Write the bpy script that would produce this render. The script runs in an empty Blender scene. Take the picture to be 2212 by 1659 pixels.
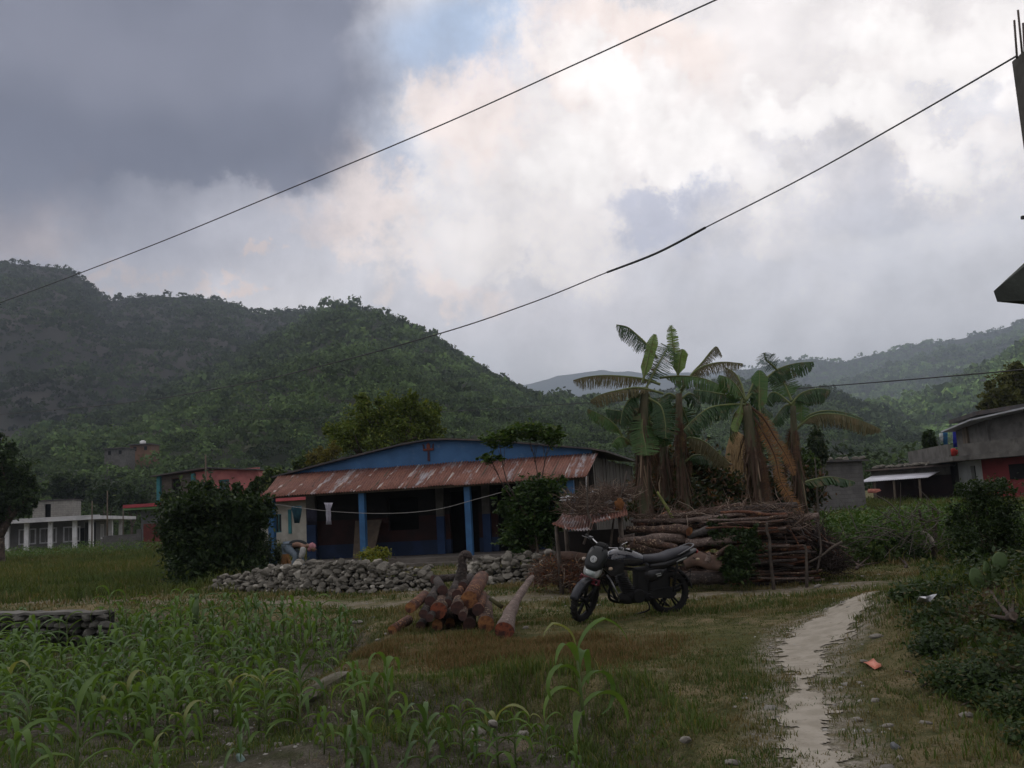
import bpy, bmesh, math, random
import numpy as np
from mathutils import Vector, Matrix, noise

R = math.radians
sc = bpy.context.scene
COL = sc.collection
rng = np.random.default_rng(7)
random.seed(7)

# ------------------------------------------------------------------ camera
F = 1995.0; CU, CV = 1106.0, 829.5; EYE = 1.6
PITCH, ROLL = 7.7, -3.2
CR = Matrix.Rotation(R(90 + PITCH), 3, 'X') @ Matrix.Rotation(R(ROLL), 3, 'Z')
cam = bpy.data.cameras.new('camera'); camo = bpy.data.objects.new('camera', cam); COL.objects.link(camo)
camo.matrix_world = Matrix.Translation((0, 0, EYE)) @ CR.to_4x4()
cam.sensor_width = 36; cam.lens = 36 * F / 2212.0
cam.clip_start = 0.05; cam.clip_end = 60000
sc.camera = camo
CRn = np.array(CR)

def ray(u, v):
    return CR @ Vector(((u - CU) / F, -(v - CV) / F, -1.0))
def P(u, v, Y):
    d = ray(u, v); t = Y / d.y
    return Vector((d.x * t, Y, EYE + d.z * t))
def G(u, v, z=0.0):
    d = ray(u, v); t = (z - EYE) / d.z
    return Vector((d.x * t, d.y * t, z))

# ------------------------------------------------------------------ noise (numpy value noise)
_perm = np.random.default_rng(3).permutation(4096)
_val = np.random.default_rng(4).random(4096)
def vnoise(x, y):
    xi = np.floor(x).astype(np.int64); yi = np.floor(y).astype(np.int64)
    fx = x - xi; fy = y - yi
    fx = fx * fx * (3 - 2 * fx); fy = fy * fy * (3 - 2 * fy)
    def h(a, b): return _val[_perm[(_perm[a & 4095] + b) & 4095]]
    return (h(xi, yi) * (1 - fx) + h(xi + 1, yi) * fx) * (1 - fy) + (h(xi, yi + 1) * (1 - fx) + h(xi + 1, yi + 1) * fx) * fy
def fbm(x, y, o=4):
    s = 0; a = 0.5; t = 0
    for i in range(o):
        s = s + a * vnoise(x * 2 ** i + 17.3 * i, y * 2 ** i + 9.1 * i); t += a; a *= 0.5
    return s / t
def sstep(a, b, x):
    t = np.clip((x - a) / (b - a), 0, 1); return t * t * (3 - 2 * t)
def sdist(px, py, poly):
    """signed distance to a polygon, negative inside"""
    px = np.asarray(px, float); py = np.asarray(py, float)
    d = np.full(px.shape, 1e9); ins = np.zeros(px.shape, bool); n = len(poly)
    for i in range(n):
        ax, ay = poly[i]; bx, by = poly[(i + 1) % n]
        ex, ey = bx - ax, by - ay; wx, wy = px - ax, py - ay
        t = np.clip((wx * ex + wy * ey) / (ex * ex + ey * ey + 1e-12), 0, 1)
        d = np.minimum(d, np.hypot(wx - ex * t, wy - ey * t))
        c = ((ay > py) != (by > py))
        with np.errstate(divide='ignore', invalid='ignore'):
            xx = (bx - ax) * (py - ay) / (by - ay + 1e-12) + ax
        ins ^= c & (px < xx)
    return np.where(ins, -d, d)

# ------------------------------------------------------------------ objects
def tag(o, label=None, cat=None, group=None, kind=None):
    if label: o['label'] = label
    if cat: o['category'] = cat
    if group: o['group'] = group
    if kind: o['kind'] = kind
    return o
def wmat(o):
    m = o.matrix_basis.copy()
    return wmat(o.parent) @ o.matrix_parent_inverse @ m if o.parent else m
def thing(name, label, cat, loc=(0, 0, 0), group=None, rotz=0):
    o = bpy.data.objects.new(name, None); COL.objects.link(o)
    o.location = loc; o.rotation_euler = (0, 0, rotz); o.empty_display_size = 0.2
    return tag(o, label, cat, group)
def put(o, parent):
    if parent:
        o.parent = parent; o.matrix_parent_inverse = wmat(parent).inverted()
    return o
def link(name, me, parent=None, mats=()):
    o = bpy.data.objects.new(name, me); COL.objects.link(o)
    for m in mats: me.materials.append(m)
    return put(o, parent)
def kids(o): return [c for c in bpy.data.objects if c.parent == o]
def dup(o, loc, rotz=0, scale=1, label=None, group=None, _ch={}):
    """copy of a thing with its parts"""
    if o.name not in _ch: _ch[o.name] = [(c, kids(c)) for c in kids(o)]
    r = o.copy(); COL.objects.link(r); r.location = loc; r.rotation_euler = (0, 0, rotz)
    r.scale = (scale,) * 3 if not hasattr(scale, '__len__') else scale
    if label: r['label'] = label
    if group: r['group'] = group
    for c, gs in _ch[o.name]:
        k = c.copy(); COL.objects.link(k); k.parent = r
        for g in gs:
            q = g.copy(); COL.objects.link(q); q.parent = k
    return r

def frames(pts):
    pts = [Vector(p) for p in pts]; n = len(pts); T = []
    for i in range(n):
        a = pts[max(i - 1, 0)]; b = pts[min(i + 1, n - 1)]
        t = b - a; T.append(t.normalized() if t.length > 1e-9 else Vector((0, 0, 1)))
    up = Vector((0, 0, 1)) if abs(T[0].z) < 0.9 else Vector((1, 0, 0))
    N = [(up - T[0] * up.dot(T[0])).normalized()]
    for i in range(1, n):
        v = N[-1] - T[i] * N[-1].dot(T[i]); N.append(v.normalized() if v.length > 1e-6 else N[-1])
    return pts, T, N
def smooth_path(pts, k=4):
    """Catmull-Rom resample"""
    pts = [Vector(p) for p in pts]
    if len(pts) < 3: return pts
    out = []; n = len(pts)
    for i in range(n - 1):
        p0 = pts[max(i - 1, 0)]; p1 = pts[i]; p2 = pts[i + 1]; p3 = pts[min(i + 2, n - 1)]
        for j in range(k):
            t = j / k
            out.append(0.5 * ((2 * p1) + (p2 - p0) * t + (2 * p0 - 5 * p1 + 4 * p2 - p3) * t * t + (3 * p1 - p0 - 3 * p2 + p3) * t ** 3))
    out.append(pts[-1]); return out

class MB:
    def __init__(s): s.V = []; s.F = []; s.M = []; s.S = []
    def add(s, vs, fs, mi=0, smooth=False, M=None):
        b = len(s.V)
        for v in vs:
            v = Vector(v)
            if M is not None: v = M @ v
            s.V.append(v)
        for f in fs: s.F.append([b + i for i in f]); s.M.append(mi); s.S.append(smooth)
        return s
    def box(s, c, d, mi=0, M=None, rot=None):
        c = Vector(c); hx, hy, hz = d[0] / 2, d[1] / 2, d[2] / 2
        vs = [Vector((x, y, z)) for x in (-hx, hx) for y in (-hy, hy) for z in (-hz, hz)]
        if rot is not None: vs = [rot @ v for v in vs]
        vs = [v + c for v in vs]
        return s.add(vs, [(0, 1, 3, 2), (4, 6, 7, 5), (0, 4, 5, 1), (2, 3, 7, 6), (0, 2, 6, 4), (1, 5, 7, 3)], mi, False, M)
    def tube(s, pts, r, n=8, mi=0, caps=True, smooth=True, M=None, capm=None, sq=1.0, wob=0.0):
        pts, T, N = frames(pts); k = len(pts)
        rr = r if hasattr(r, '__len__') else [r] * k
        vs = []; fs = []
        for i in range(k):
            B = T[i].cross(N[i])
            for j in range(n):
                a = 2 * math.pi * j / n
                w = 1 + (random.uniform(-wob, wob) if wob else 0)
                vs.append(pts[i] + (N[i] * math.cos(a) * sq + B * math.sin(a)) * rr[i] * w)
        for i in range(k - 1):
            for j in range(n):
                j2 = (j + 1) % n
                fs.append((i * n + j, i * n + j2, (i + 1) * n + j2, (i + 1) * n + j))
        s.add(vs, fs, mi, smooth, M)
        if caps:
            b = len(s.V) - len(vs); cm = mi if capm is None else capm
            s.F.append([b + j for j in range(n)][::-1]); s.M.append(cm); s.S.append(False)
            s.F.append([b + (k - 1) * n + j for j in range(n)]); s.M.append(cm); s.S.append(False)
        return s
    def lathe(s, prof, n=16, mi=0, M=None, smooth=True, caps=True):
        vs = []; fs = []; k = len(prof)
        for r_, z in prof:
            for j in range(n):
                a = 2 * math.pi * j / n; vs.append((r_ * math.cos(a), r_ * math.sin(a), z))
        for i in range(k - 1):
            for j in range(n):
                j2 = (j + 1) % n; fs.append((i * n + j, i * n + j2, (i + 1) * n + j2, (i + 1) * n + j))
        if caps: fs.append(tuple(range(n))[::-1]); fs.append(tuple((k - 1) * n + j for j in range(n)))
        return s.add(vs, fs, mi, smooth, M)
    def prism(s, poly, a, b, M=None, mi=0, smooth=False):
        """poly in local xz, extruded along local y from a to b"""
        n = len(poly)
        vs = [(x, a, z) for x, z in poly] + [(x, b, z) for x, z in poly]
        fs = [tuple(range(n)), tuple(range(n, 2 * n))[::-1]] + [(i, i + n, (i + 1) % n + n, (i + 1) % n) for i in range(n)]
        return s.add(vs, fs, mi, smooth, M)
    def quad(s, a, b, c, d, mi=0, smooth=False, M=None): return s.add([a, b, c, d], [(0, 1, 2, 3)], mi, smooth, M)
    def ball(s, c, r, M=None, mi=0, nu=12, nv=8, jit=0.0, seed=0.0, fr=1.5, smooth=True):
        c = Vector(c); r = Vector(r) if hasattr(r, '__len__') else Vector((r, r, r)); vs = []; fs = []
        for i in range(1, nv):
            th = math.pi * i / nv
            for j in range(nu):
                ph = 2 * math.pi * j / nu
                d = Vector((math.sin(th) * math.cos(ph), math.sin(th) * math.sin(ph), math.cos(th)))
                k = 1 + (jit * noise.noise(d * fr + Vector((seed, seed * 1.7, -seed))) if jit else 0)
                vs.append(c + Vector((d.x * r.x, d.y * r.y, d.z * r.z)) * k)
        top = len(vs); vs.append(c + Vector((0, 0, r.z))); vs.append(c - Vector((0, 0, r.z)))
        for i in range(nv - 2):
            for j in range(nu):
                j2 = (j + 1) % nu; fs.append((i * nu + j, (i + 1) * nu + j, (i + 1) * nu + j2, i * nu + j2))
        for j in range(nu):
            j2 = (j + 1) % nu; fs.append((top, j, j2)); fs.append((top + 1, (nv - 2) * nu + j2, (nv - 2) * nu + j))
        return s.add(vs, fs, mi, smooth, M)
    def build(s, name, mats, parent=None):
        me = bpy.data.meshes.new(name); me.from_pydata([tuple(v) for v in s.V], [], s.F)
        o = link(name, me, parent, mats if isinstance(mats, (list, tuple)) else [mats])
        me.polygons.foreach_set('material_index', s.M); me.polygons.foreach_set('use_smooth', s.S)
        me.update(); return o

def rock(mb, c, size, seed, mi=0, M=None):
    """angular boulder: clipped noisy ball"""
    rnd = random.Random(seed); c = Vector(c)
    planes = []
    for i in range(9):
        d = Vector((rnd.gauss(0, 1), rnd.gauss(0, 1), rnd.gauss(0, 1))).normalized(); planes.append((d, rnd.uniform(0.52, 0.92)))
    rot = Matrix.Rotation(rnd.uniform(0, 6.28), 3, 'Z') @ Matrix.Rotation(rnd.uniform(-.3, .3), 3, 'X')
    b = len(mb.V); mb.ball((0, 0, 0), 1.0, mi=mi, nu=11, nv=8, jit=0.35, seed=seed * 0.37, smooth=False)
    for i in range(b, len(mb.V)):
        v = mb.V[i]
        for d, h in planes:
            e = v.dot(d) - h
            if e > 0: v = v - d * e
        v = rot @ Vector((v.x * size[0], v.y * size[1], v.z * size[2]))
        mb.V[i] = (M @ (v + c)) if M is not None else v + c

def fast(name, V, Fq, mats, parent=None, tint=None, smooth=False):
    """numpy mesh from (n,3) verts and (m,4) faces; tint = per-vertex float"""
    me = bpy.data.meshes.new(name); V = np.asarray(V, np.float32); Fq = np.asarray(Fq, np.int32); k = Fq.shape[1]
    me.vertices.add(len(V)); me.vertices.foreach_set('co', V.ravel())
    me.loops.add(Fq.size); me.loops.foreach_set('vertex_index', Fq.ravel())
    me.polygons.add(len(Fq)); me.polygons.foreach_set('loop_start', np.arange(0, Fq.size, k, dtype=np.int32))
    if smooth: me.polygons.foreach_set('use_smooth', np.ones(len(Fq), bool))
    if tint is not None:
        for nm, arr in (tint.items() if isinstance(tint, dict) else [('tint', tint)]):
            a = me.attributes.new(nm, 'FLOAT', 'POINT'); a.data.foreach_set('value', np.asarray(arr, np.float32))
    me.update(calc_edges=True); me.validate()
    return link(name, me, parent, mats)

def leaves(C, size, aspect=0.45, bias=(0, 0, 0.4), droop=0.0, g=None, tdir=None):
    """diamond leaves at centres C (n,3); returns verts, faces"""
    g = g or rng; n = len(C); size = np.broadcast_to(np.asarray(size, float), (n,))[:, None]
    N = g.normal(size=(n, 3)) + np.asarray(bias) * 2; N /= np.linalg.norm(N, axis=1)[:, None]
    T = g.normal(size=(n, 3)) if tdir is None else tdir + g.normal(size=(n, 3)) * 0.35
    T[:, 2] -= droop; T -= N * (T * N).sum(1)[:, None]; T /= np.linalg.norm(T, axis=1)[:, None] + 1e-9
    B = np.cross(N, T)
    V = np.stack([C - T * size * .5, C + B * size * aspect * .5, C + T * size * .5, C - B * size * aspect * .5], 1).reshape(-1, 3)
    Fq = np.arange(4 * n).reshape(n, 4); return V, Fq
def merge(parts):
    Vs = []; Fs = []; b = 0
    for V, Fq in parts: Vs.append(V); Fs.append(Fq + b); b += len(V)
    return np.concatenate(Vs), np.concatenate(Fs)

# ------------------------------------------------------------------ materials
def nt_new(name):
    m = bpy.data.materials.new(name); m.use_nodes = True; nt = m.node_tree; nt.nodes.clear()
    out = nt.nodes.new('ShaderNodeOutputMaterial'); return m, nt, out
def nd(nt, t, **k):
    n = nt.nodes.new(t)
    for a, b in k.items():
        if a.startswith('i_'):
            key = a[2:]; key = int(key) if key.isdigit() else key.replace('_', ' ')
            n.inputs[key].default_value = b
        else: setattr(n, a, b)
    return n
def L(nt, a, b): nt.links.new(a, b)
def c4(c): return (c[0], c[1], c[2], 1)
def hexc(r, g, b):
    f = lambda x: (x / 255 / 12.92) if x / 255 <= 0.04045 else ((x / 255 + 0.055) / 1.055) ** 2.4
    return (f(r), f(g), f(b))
def coords(nt, kind='Object', scale=(1, 1, 1)):
    tc = nd(nt, 'ShaderNodeTexCoord'); mp = nd(nt, 'ShaderNodeMapping'); mp.inputs['Scale'].default_value = scale
    L(nt, tc.outputs[kind], mp.inputs['Vector']); return mp.outputs[0]
def mix(nt, f, a, b, bt='MIX'):
    m = nd(nt, 'ShaderNodeMix', data_type='RGBA', blend_type=bt)
    for s, x in ((0, f), (6, a), (7, b)):
        if hasattr(x, 'type') and hasattr(x, 'node'): L(nt, x, m.inputs[s])
        else: m.inputs[s].default_value = x if s == 0 else c4(x)
    return m.outputs[2]
def nz(nt, vec, scale, detail=4, rough=.6, lo=.35, hi=.65):
    n = nd(nt, 'ShaderNodeTexNoise'); n.inputs['Scale'].default_value = scale; n.inputs['Detail'].default_value = detail; n.inputs['Roughness'].default_value = rough
    L(nt, vec, n.inputs['Vector'])
    r = nd(nt, 'ShaderNodeMapRange', interpolation_type='SMOOTHSTEP'); r.inputs[1].default_value = lo; r.inputs[2].default_value = hi
    L(nt, n.outputs[0], r.inputs[0]); return r.outputs[0]
MATS = {}
def pm(name, c1, c2=None, scale=3, rough=.8, bump=0.0, bscale=None, metal=0.0, stretch=(1, 1, 1), c3=None, s3=.6, spec=.3, kind='Object', lo=.35, hi=.65, coat=0, c3lo=.55, c3hi=.7):
    """layered noise material"""
    if name in MATS: return MATS[name]
    m, nt, out = nt_new(name); b = nd(nt, 'ShaderNodeBsdfPrincipled'); L(nt, b.outputs[0], out.inputs[0])
    v = coords(nt, kind, stretch)
    if c2 is None: c2 = tuple(x * .75 for x in c1)
    col = mix(nt, nz(nt, v, scale, lo=lo, hi=hi), c1, c2)
    if c3 is not None: col = mix(nt, nz(nt, v, s3, 6, .7, c3lo, c3hi), col, c3)
    L(nt, col, b.inputs['Base Color']); b.inputs['Roughness'].default_value = rough; b.inputs['Metallic'].default_value = metal
    b.inputs['Specular IOR Level'].default_value = spec; b.inputs['Coat Weight'].default_value = coat
    if bump:
        n = nd(nt, 'ShaderNodeTexNoise'); n.inputs['Scale'].default_value = bscale or scale * 4; n.inputs['Detail'].default_value = 6
        L(nt, v, n.inputs['Vector']); bp = nd(nt, 'ShaderNodeBump'); bp.inputs['Strength'].default_value = 1; bp.inputs['Distance'].default_value = bump
        L(nt, n.outputs[0], bp.inputs['Height']); L(nt, bp.outputs[0], b.inputs['Normal'])
    MATS[name] = m; return m
def leafm(name, dark, light, tr=.35, rough=.55, third=None, tf=.12, spec=.25, attr=False, nscale=1.2, patch=None):
    """leaves: colour varies per leaf, some pass light"""
    if name in MATS: return MATS[name]
    m, nt, out = nt_new(name); g = nd(nt, 'ShaderNodeNewGeometry')
    col = mix(nt, g.outputs['Random Per Island'], dark, light)
    col = mix(nt, nz(nt, coords(nt), nscale, 3, .6, .3, .7), col, mix(nt, .5, dark, light))
    if third is not None:
        gt = nd(nt, 'ShaderNodeMath', operation='GREATER_THAN'); gt.inputs[1].default_value = 1 - tf
        w = nd(nt, 'ShaderNodeTexWhiteNoise', noise_dimensions='1D'); L(nt, g.outputs['Random Per Island'], w.inputs['W']); L(nt, w.outputs[0], gt.inputs[0])
        col = mix(nt, gt.outputs[0], col, third)
    if patch is not None:
        pc, ps, lo_, hi_ = patch; col = mix(nt, nz(nt, coords(nt), ps, 5, .7, lo_, hi_), col, mix(nt, g.outputs['Random Per Island'], tuple(x * .65 for x in pc), tuple(x * 1.25 for x in pc)))
    if attr:
        at = nd(nt, 'ShaderNodeAttribute', attribute_name='tint'); col = mix(nt, 1.0, col, at.outputs['Color'], 'MULTIPLY')
    b = nd(nt, 'ShaderNodeBsdfPrincipled'); L(nt, col, b.inputs['Base Color']); b.inputs['Roughness'].default_value = rough; b.inputs['Specular IOR Level'].default_value = spec
    t = nd(nt, 'ShaderNodeBsdfTranslucent'); L(nt, mix(nt, 1, col, (1.3, 1.25, .6), 'MULTIPLY'), t.inputs[0])
    ms = nd(nt, 'ShaderNodeMixShader'); ms.inputs[0].default_value = tr; L(nt, b.outputs[0], ms.inputs[1]); L(nt, t.outputs[0], ms.inputs[2]); L(nt, ms.outputs[0], out.inputs[0])
    MATS[name] = m; return m
# ------------------------------------------------------------------ sky
world = bpy.data.worlds.new('World'); sc.world = world; world.use_nodes = True
wn = world.node_tree; wn.nodes.clear()
SKYK = 1.42
SUN_EL, SUN_AZ = 42.0, -62.0      # sun to the left and a little ahead, behind the dark cloud
def build_sky():
    nt = wn
    out = nd(nt, 'ShaderNodeOutputWorld'); bg = nd(nt, 'ShaderNodeBackground'); L(nt, bg.outputs[0], out.inputs[0])
    tc = nd(nt, 'ShaderNodeTexCoord'); D = tc.outputs['Generated']
    sky = nd(nt, 'ShaderNodeTexSky', sky_type='NISHITA', sun_disc=False); sky.sun_elevation = R(SUN_EL); sky.sun_rotation = R(SUN_AZ)
    sky.air_density = 1.0; sky.dust_density = 1.5
    sk = nd(nt, 'ShaderNodeVectorMath', operation='SCALE'); sk.inputs['Scale'].default_value = 0.085; L(nt, sky.outputs[0], sk.inputs[0])
    sx = nd(nt, 'ShaderNodeSeparateXYZ'); L(nt, D, sx.inputs[0])
    def M(op, a, b=None):
        n = nd(nt, 'ShaderNodeMath', operation=op)
        for i, x in enumerate((a, b)):
            if x is None: continue
            if isinstance(x, (int, float)): n.inputs[i].default_value = x
            else: L(nt, x, n.inputs[i])
        return n.outputs[0]
    az = M('ARCTAN2', sx.outputs[0], sx.outputs[1]); el = M('ARCSINE', sx.outputs[2])
    cb = nd(nt, 'ShaderNodeCombineXYZ'); L(nt, az, cb.inputs[0]); L(nt, el, cb.inputs[1]); A = cb.outputs[0]
    def noise3(vec, scale, det, rough, dist=0):
        n = nd(nt, 'ShaderNodeTexNoise', noise_dimensions='2D'); n.inputs['Scale'].default_value = scale; n.inputs['Detail'].default_value = det; n.inputs['Roughness'].default_value = rough; n.inputs['Distortion'].default_value = dist
        L(nt, vec, n.inputs['Vector']); return n
    # turbulence that frays every cloud edge
    def warp(scale, amp, det, rough=.62):
        n = noise3(A, scale, det, rough); s1 = nd(nt, 'ShaderNodeVectorMath', operation='SUBTRACT'); L(nt, n.outputs['Color'], s1.inputs[0]); s1.inputs[1].default_value = (.5, .5, .5)
        s2 = nd(nt, 'ShaderNodeVectorMath', operation='MULTIPLY'); s2.inputs[1].default_value = (amp, amp, 0); L(nt, s1.outputs[0], s2.inputs[0])
        s3 = nd(nt, 'ShaderNodeVectorMath', operation='ADD'); L(nt, A, s3.inputs[0]); L(nt, s2.outputs[0], s3.inputs[1]); return s3.outputs[0]
    Wf = warp(8, .20, 8, .66); Ws = warp(4, .20, 3, .5)
    def blob(u, v, ru, rv, ang=0, soft=.45, wv=None):
        d = ray(u, v); a0 = math.atan2(d.x, d.y); e0 = math.asin(d.z / d.length)
        s = nd(nt, 'ShaderNodeMapping', vector_type='TEXTURE'); s.inputs['Location'].default_value = (a0, e0, 0)
        s.inputs['Rotation'].default_value = (0, 0, R(-ang)); s.inputs['Scale'].default_value = (ru / F, rv / F, 1)
        L(nt, wv or Wf, s.inputs[0]); z = s
        l = nd(nt, 'ShaderNodeVectorMath', operation='LENGTH'); L(nt, z.outputs[0], l.inputs[0])
        r = nd(nt, 'ShaderNodeMapRange', interpolation_type='SMOOTHSTEP'); r.inputs[1].default_value = 1 + soft; r.inputs[2].default_value = 1 - soft
        L(nt, l.outputs[1], r.inputs[0]); return r.outputs[0]
    def mx(f, a, b, k=1.0):
        if k != 1.0: f = M('MULTIPLY', f, k)
        return mix(nt, f, a, b)
    col = sk.outputs[0]
    # general overcast veil of the whole dome, thinner patches of blue
    veil = nz(nt, A, 1.7, 5, .55, .22, .50)
    bands = nz(nt, A, 2.6, 7, .55, .3, .72)
    base = mix(nt, bands, hexc(206, 202, 203), hexc(228, 221, 220))
    col = mx(veil, col, base, .93)
    S = lambda *a, **k: blob(*a, wv=Ws, **k)
    # blue gap between the dark cloud and the cumulus
    col = mx(S(1000, 50, 210, 120, soft=.6), col, hexc(158, 180, 210), .85)
    col = mx(S(900, 300, 120, 190, 20, soft=.7), col, hexc(172, 183, 204), .75)
    # cloud bank at the lower left, pale grey
    col = mx(S(330, 520, 560, 170, soft=.6), col, hexc(194, 193, 201), .9)
    # low flat grey-blue layer over the ridge
    col = mx(S(1750, 690, 900, 150, 5, soft=.6), col, hexc(212, 211, 216), .8)
    col = mx(S(1150, 640, 330, 120, soft=.7), col, hexc(210, 207, 212), .85)
    # great white cumulus
    white = hexc(240, 233, 230); warm = hexc(240, 224, 216)
    for b in ((1400, 200, 330, 170, 25), (1120, 400, 260, 170, 30), (1750, 130, 420, 190, 0), (1480, 330, 260, 120, 35), (2080, 260, 200, 150, 20), (1000, 520, 210, 90, 10)):
        col = mx(blob(*b, soft=.27), col, white, .72)
    for b in ((1350, 60, 240, 60, 25), (1220, 150, 110, 60, 35), (760, 440, 130, 75, 30), (960, 620, 110, 40, 25), (1010, 230, 90, 110, 30)):
        col = mx(blob(*b, soft=.5), col, warm, .75)
    for b in ((1790, 250, 110, 40, 15), (1530, 300, 60, 50, 45), (1700, 250, 60, 40, 40), (1230, 330, 90, 90, 40), (1980, 80, 160, 60, 10), (1560, 330, 150, 70, 35), (1440, 380, 110, 45, 40), (2100, 190, 130, 60, 30), (1320, 200, 170, 60, 35), (1850, 250, 120, 45, 10), (2020, 330, 120, 40, 20)):
        col = mx(blob(*b, soft=.55), col, hexc(252, 247, 244), .8)
    # greyer folds inside the cumulus
    for b in ((1410, 470, 130, 50, 8, .75), (1720, 330, 90, 40, 10, .2), (2100, 250, 110, 30, 15, .35), (1900, 420, 300, 50, 5, .25), (1650, 570, 260, 60, 12, .12)):
        col = mx(blob(*b[:5], soft=.6), col, hexc(172, 176, 194), b[5])
    # warm sunlit cumulus low on the left, small puffs above the ridge
    for b in ((50, 490, 120, 75, 0, .85), (-10, 420, 110, 60, 0, .7), (270, 618, 60, 22, 0, .7), (432, 600, 26, 22, 0, .7), (522, 585, 38, 17, 0, .85), (650, 485, 70, 40, 0, .45)):
        col = mx(blob(*b[:5], soft=.5), col, hexc(226, 208, 200), b[5])
    # the dark rain cloud, upper left, with its own folds
    dk = mix(nt, nz(nt, A, 2.6, 6, .5, .30, .70), hexc(84, 88, 106), hexc(122, 126, 144))
    fade = mix(nt, nz(nt, A, 1.2, 2, .5, .4, .6), dk, hexc(94, 98, 116))
    fade = mix(nt, S(330, 330, 460, 110, 0, soft=.8), fade, hexc(78, 83, 103))
    fade = mix(nt, S(120, 60, 330, 110, 0, soft=.8), fade, hexc(104, 107, 124))
    Wd = warp(7, .13, 8, .6)
    m1 = blob(330, 130, 520, 275, 0, soft=.22, wv=Wd); m2 = blob(560, 30, 290, 190, -10, soft=.3, wv=Wd); m3 = blob(100, 250, 380, 140, 0, soft=.3, wv=Wd)
    m4 = blob(470, 340, 240, 80, 0, soft=.35, wv=Wd); m5 = blob(-500, -300, 1100, 700, 0, soft=.3, wv=Wd)
    mm = M('MAXIMUM', M('MAXIMUM', m1, m2), M('MAXIMUM', M('MAXIMUM', m3, m4), m5))
    col = mx(mm, col, fade, .95)
    # fine relief: lit flanks against shaded ones
    n1 = noise3(A, 7, 7, .62)
    off = nd(nt, 'ShaderNodeVectorMath', operation='ADD'); L(nt, A, off.inputs[0]); off.inputs[1].default_value = (-.020, .022, 0)
    n2 = noise3(off.outputs[0], 7, 7, .62)
    rel = M('ADD', M('MULTIPLY', M('SUBTRACT', n1.outputs[0], n2.outputs[0]), .62), 1.0)
    inv = M('SUBTRACT', 1.0, M('MULTIPLY', mm, .70))
    rel = M('ADD', M('MULTIPLY', M('SUBTRACT', rel, 1.0), inv), 1.0)
    vm = nd(nt, 'ShaderNodeVectorMath', operation='SCALE'); L(nt, col, vm.inputs[0]); L(nt, rel, vm.inputs['Scale'])
    L(nt, vm.outputs[0], bg.inputs[0]); bg.inputs[1].default_value = SKYK
build_sky()

sun = bpy.data.lights.new('sun', 'SUN'); suno = bpy.data.objects.new('sun', sun); COL.objects.link(suno)
sun.energy = 0.55; sun.angle = R(14); sun.color = (1, .95, .87)
sd = Vector((math.sin(R(SUN_AZ)) * math.cos(R(SUN_EL)), math.cos(R(SUN_AZ)) * math.cos(R(SUN_EL)), math.sin(R(SUN_EL))))
suno.rotation_euler = (-sd).to_track_quat('-Z', 'Y').to_euler()
sc.view_settings.view_transform = 'Standard'; sc.view_settings.look = 'None'; sc.view_settings.exposure = 0; sc.view_settings.gamma = 1
sc.cycles.use_denoising = True; sc.cycles.use_light_tree = False
world.cycles.sampling_method = 'MANUAL'; world.cycles.sample_map_resolution = 256
sc.cycles.max_bounces = 6; sc.cycles.diffuse_bounces = 3; sc.cycles.transmission_bounces = 4; sc.cycles.volume_bounces = 0; sc.cycles.transparent_max_bounces = 8
# ------------------------------------------------------------------ terrain
def gp(u, v, z=0.0):
    p = G(u, v, z); return (p.x, p.y)
FIELD = [gp(-700, 1340), gp(-200, 1322), gp(225, 1312), gp(420, 1325), gp(640, 1330), gp(768, 1338), gp(800, 1385), gp(740, 1430), gp(655, 1462), gp(700, 1490), gp(900, 1480),
         gp(1100, 1478), gp(1290, 1500), gp(1380, 1535), gp(1440, 1600), gp(1460, 1700), (2.2, 0.5), (-14, 0.5)]
def zz(a, b): return gp(1474.7 + a * .3333, 1253.5 + b * .3333)
PATH = [zz(*p) for p in ((760, 1450), (730, 1217), (680, 1050), (660, 900), (690, 720), (715, 620), (640, 540), (600, 480), (660, 400), (720, 320), (850, 290), (1000, 240), (1100, 180), (1300, 140), (1450, 90), (1650, 30), (1800, -20), (2100, -50),
        (2150, -20), (1850, 20), (1690, 50), (1550, 95), (1400, 160), (1300, 220), (1220, 300), (1100, 400), (930, 480), (880, 560), (910, 600), (830, 680), (900, 760), (930, 900), (1000, 1030), (1060, 1217), (1130, 1450))]
def H(x, y):
    x = np.asarray(x, float); y = np.asarray(y, float)
    d = sdist(x, y, FIELD)
    h = -0.42 * sstep(0.28, -0.30, d + (fbm(x * 1.3, y * 1.3) - .5) * .4)
    h = h + 0.16 * np.exp(-((x + 1.55) ** 2 / .7 + (y - 8.15) ** 2 / .35)) + .10 * np.exp(-((x - .3) ** 2 / 2.5 + (y - 8.6) ** 2 / .5))
    h = h + (fbm(x * .9 + 5, y * .9) - .5) * .09 * sstep(60, 20, y) + (fbm(x * 4.1, y * 4.1 + 7, 3) - .5) * .035 * sstep(30, 12, y)
    h = h + 0.62 * np.exp(-(((x - 5.3) / 1.3) ** 2 + ((y - 10.3) / 2.6) ** 2)) + .35 * np.exp(-(((x - 4.6) / 1.0) ** 2 + ((y - 7.8) / 1.5) ** 2))
    h = h + 0.024 * np.clip(y - 24, 0, 60) * sstep(2, 14, x)
    h = h + (fbm(x * .02, y * .02, 3) - .5) * .8 * sstep(80, 220, np.hypot(x, y))
    return h
def Hs(x, y): return float(H(np.array([x]), np.array([y]))[0])
def GH(u, v, dz=0):
    """terrain point seen at pixel"""
    p = G(u, v, 0)
    for i in range(8): p = G(u, v, Hs(p.x, p.y) + dz)
    return p

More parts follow.
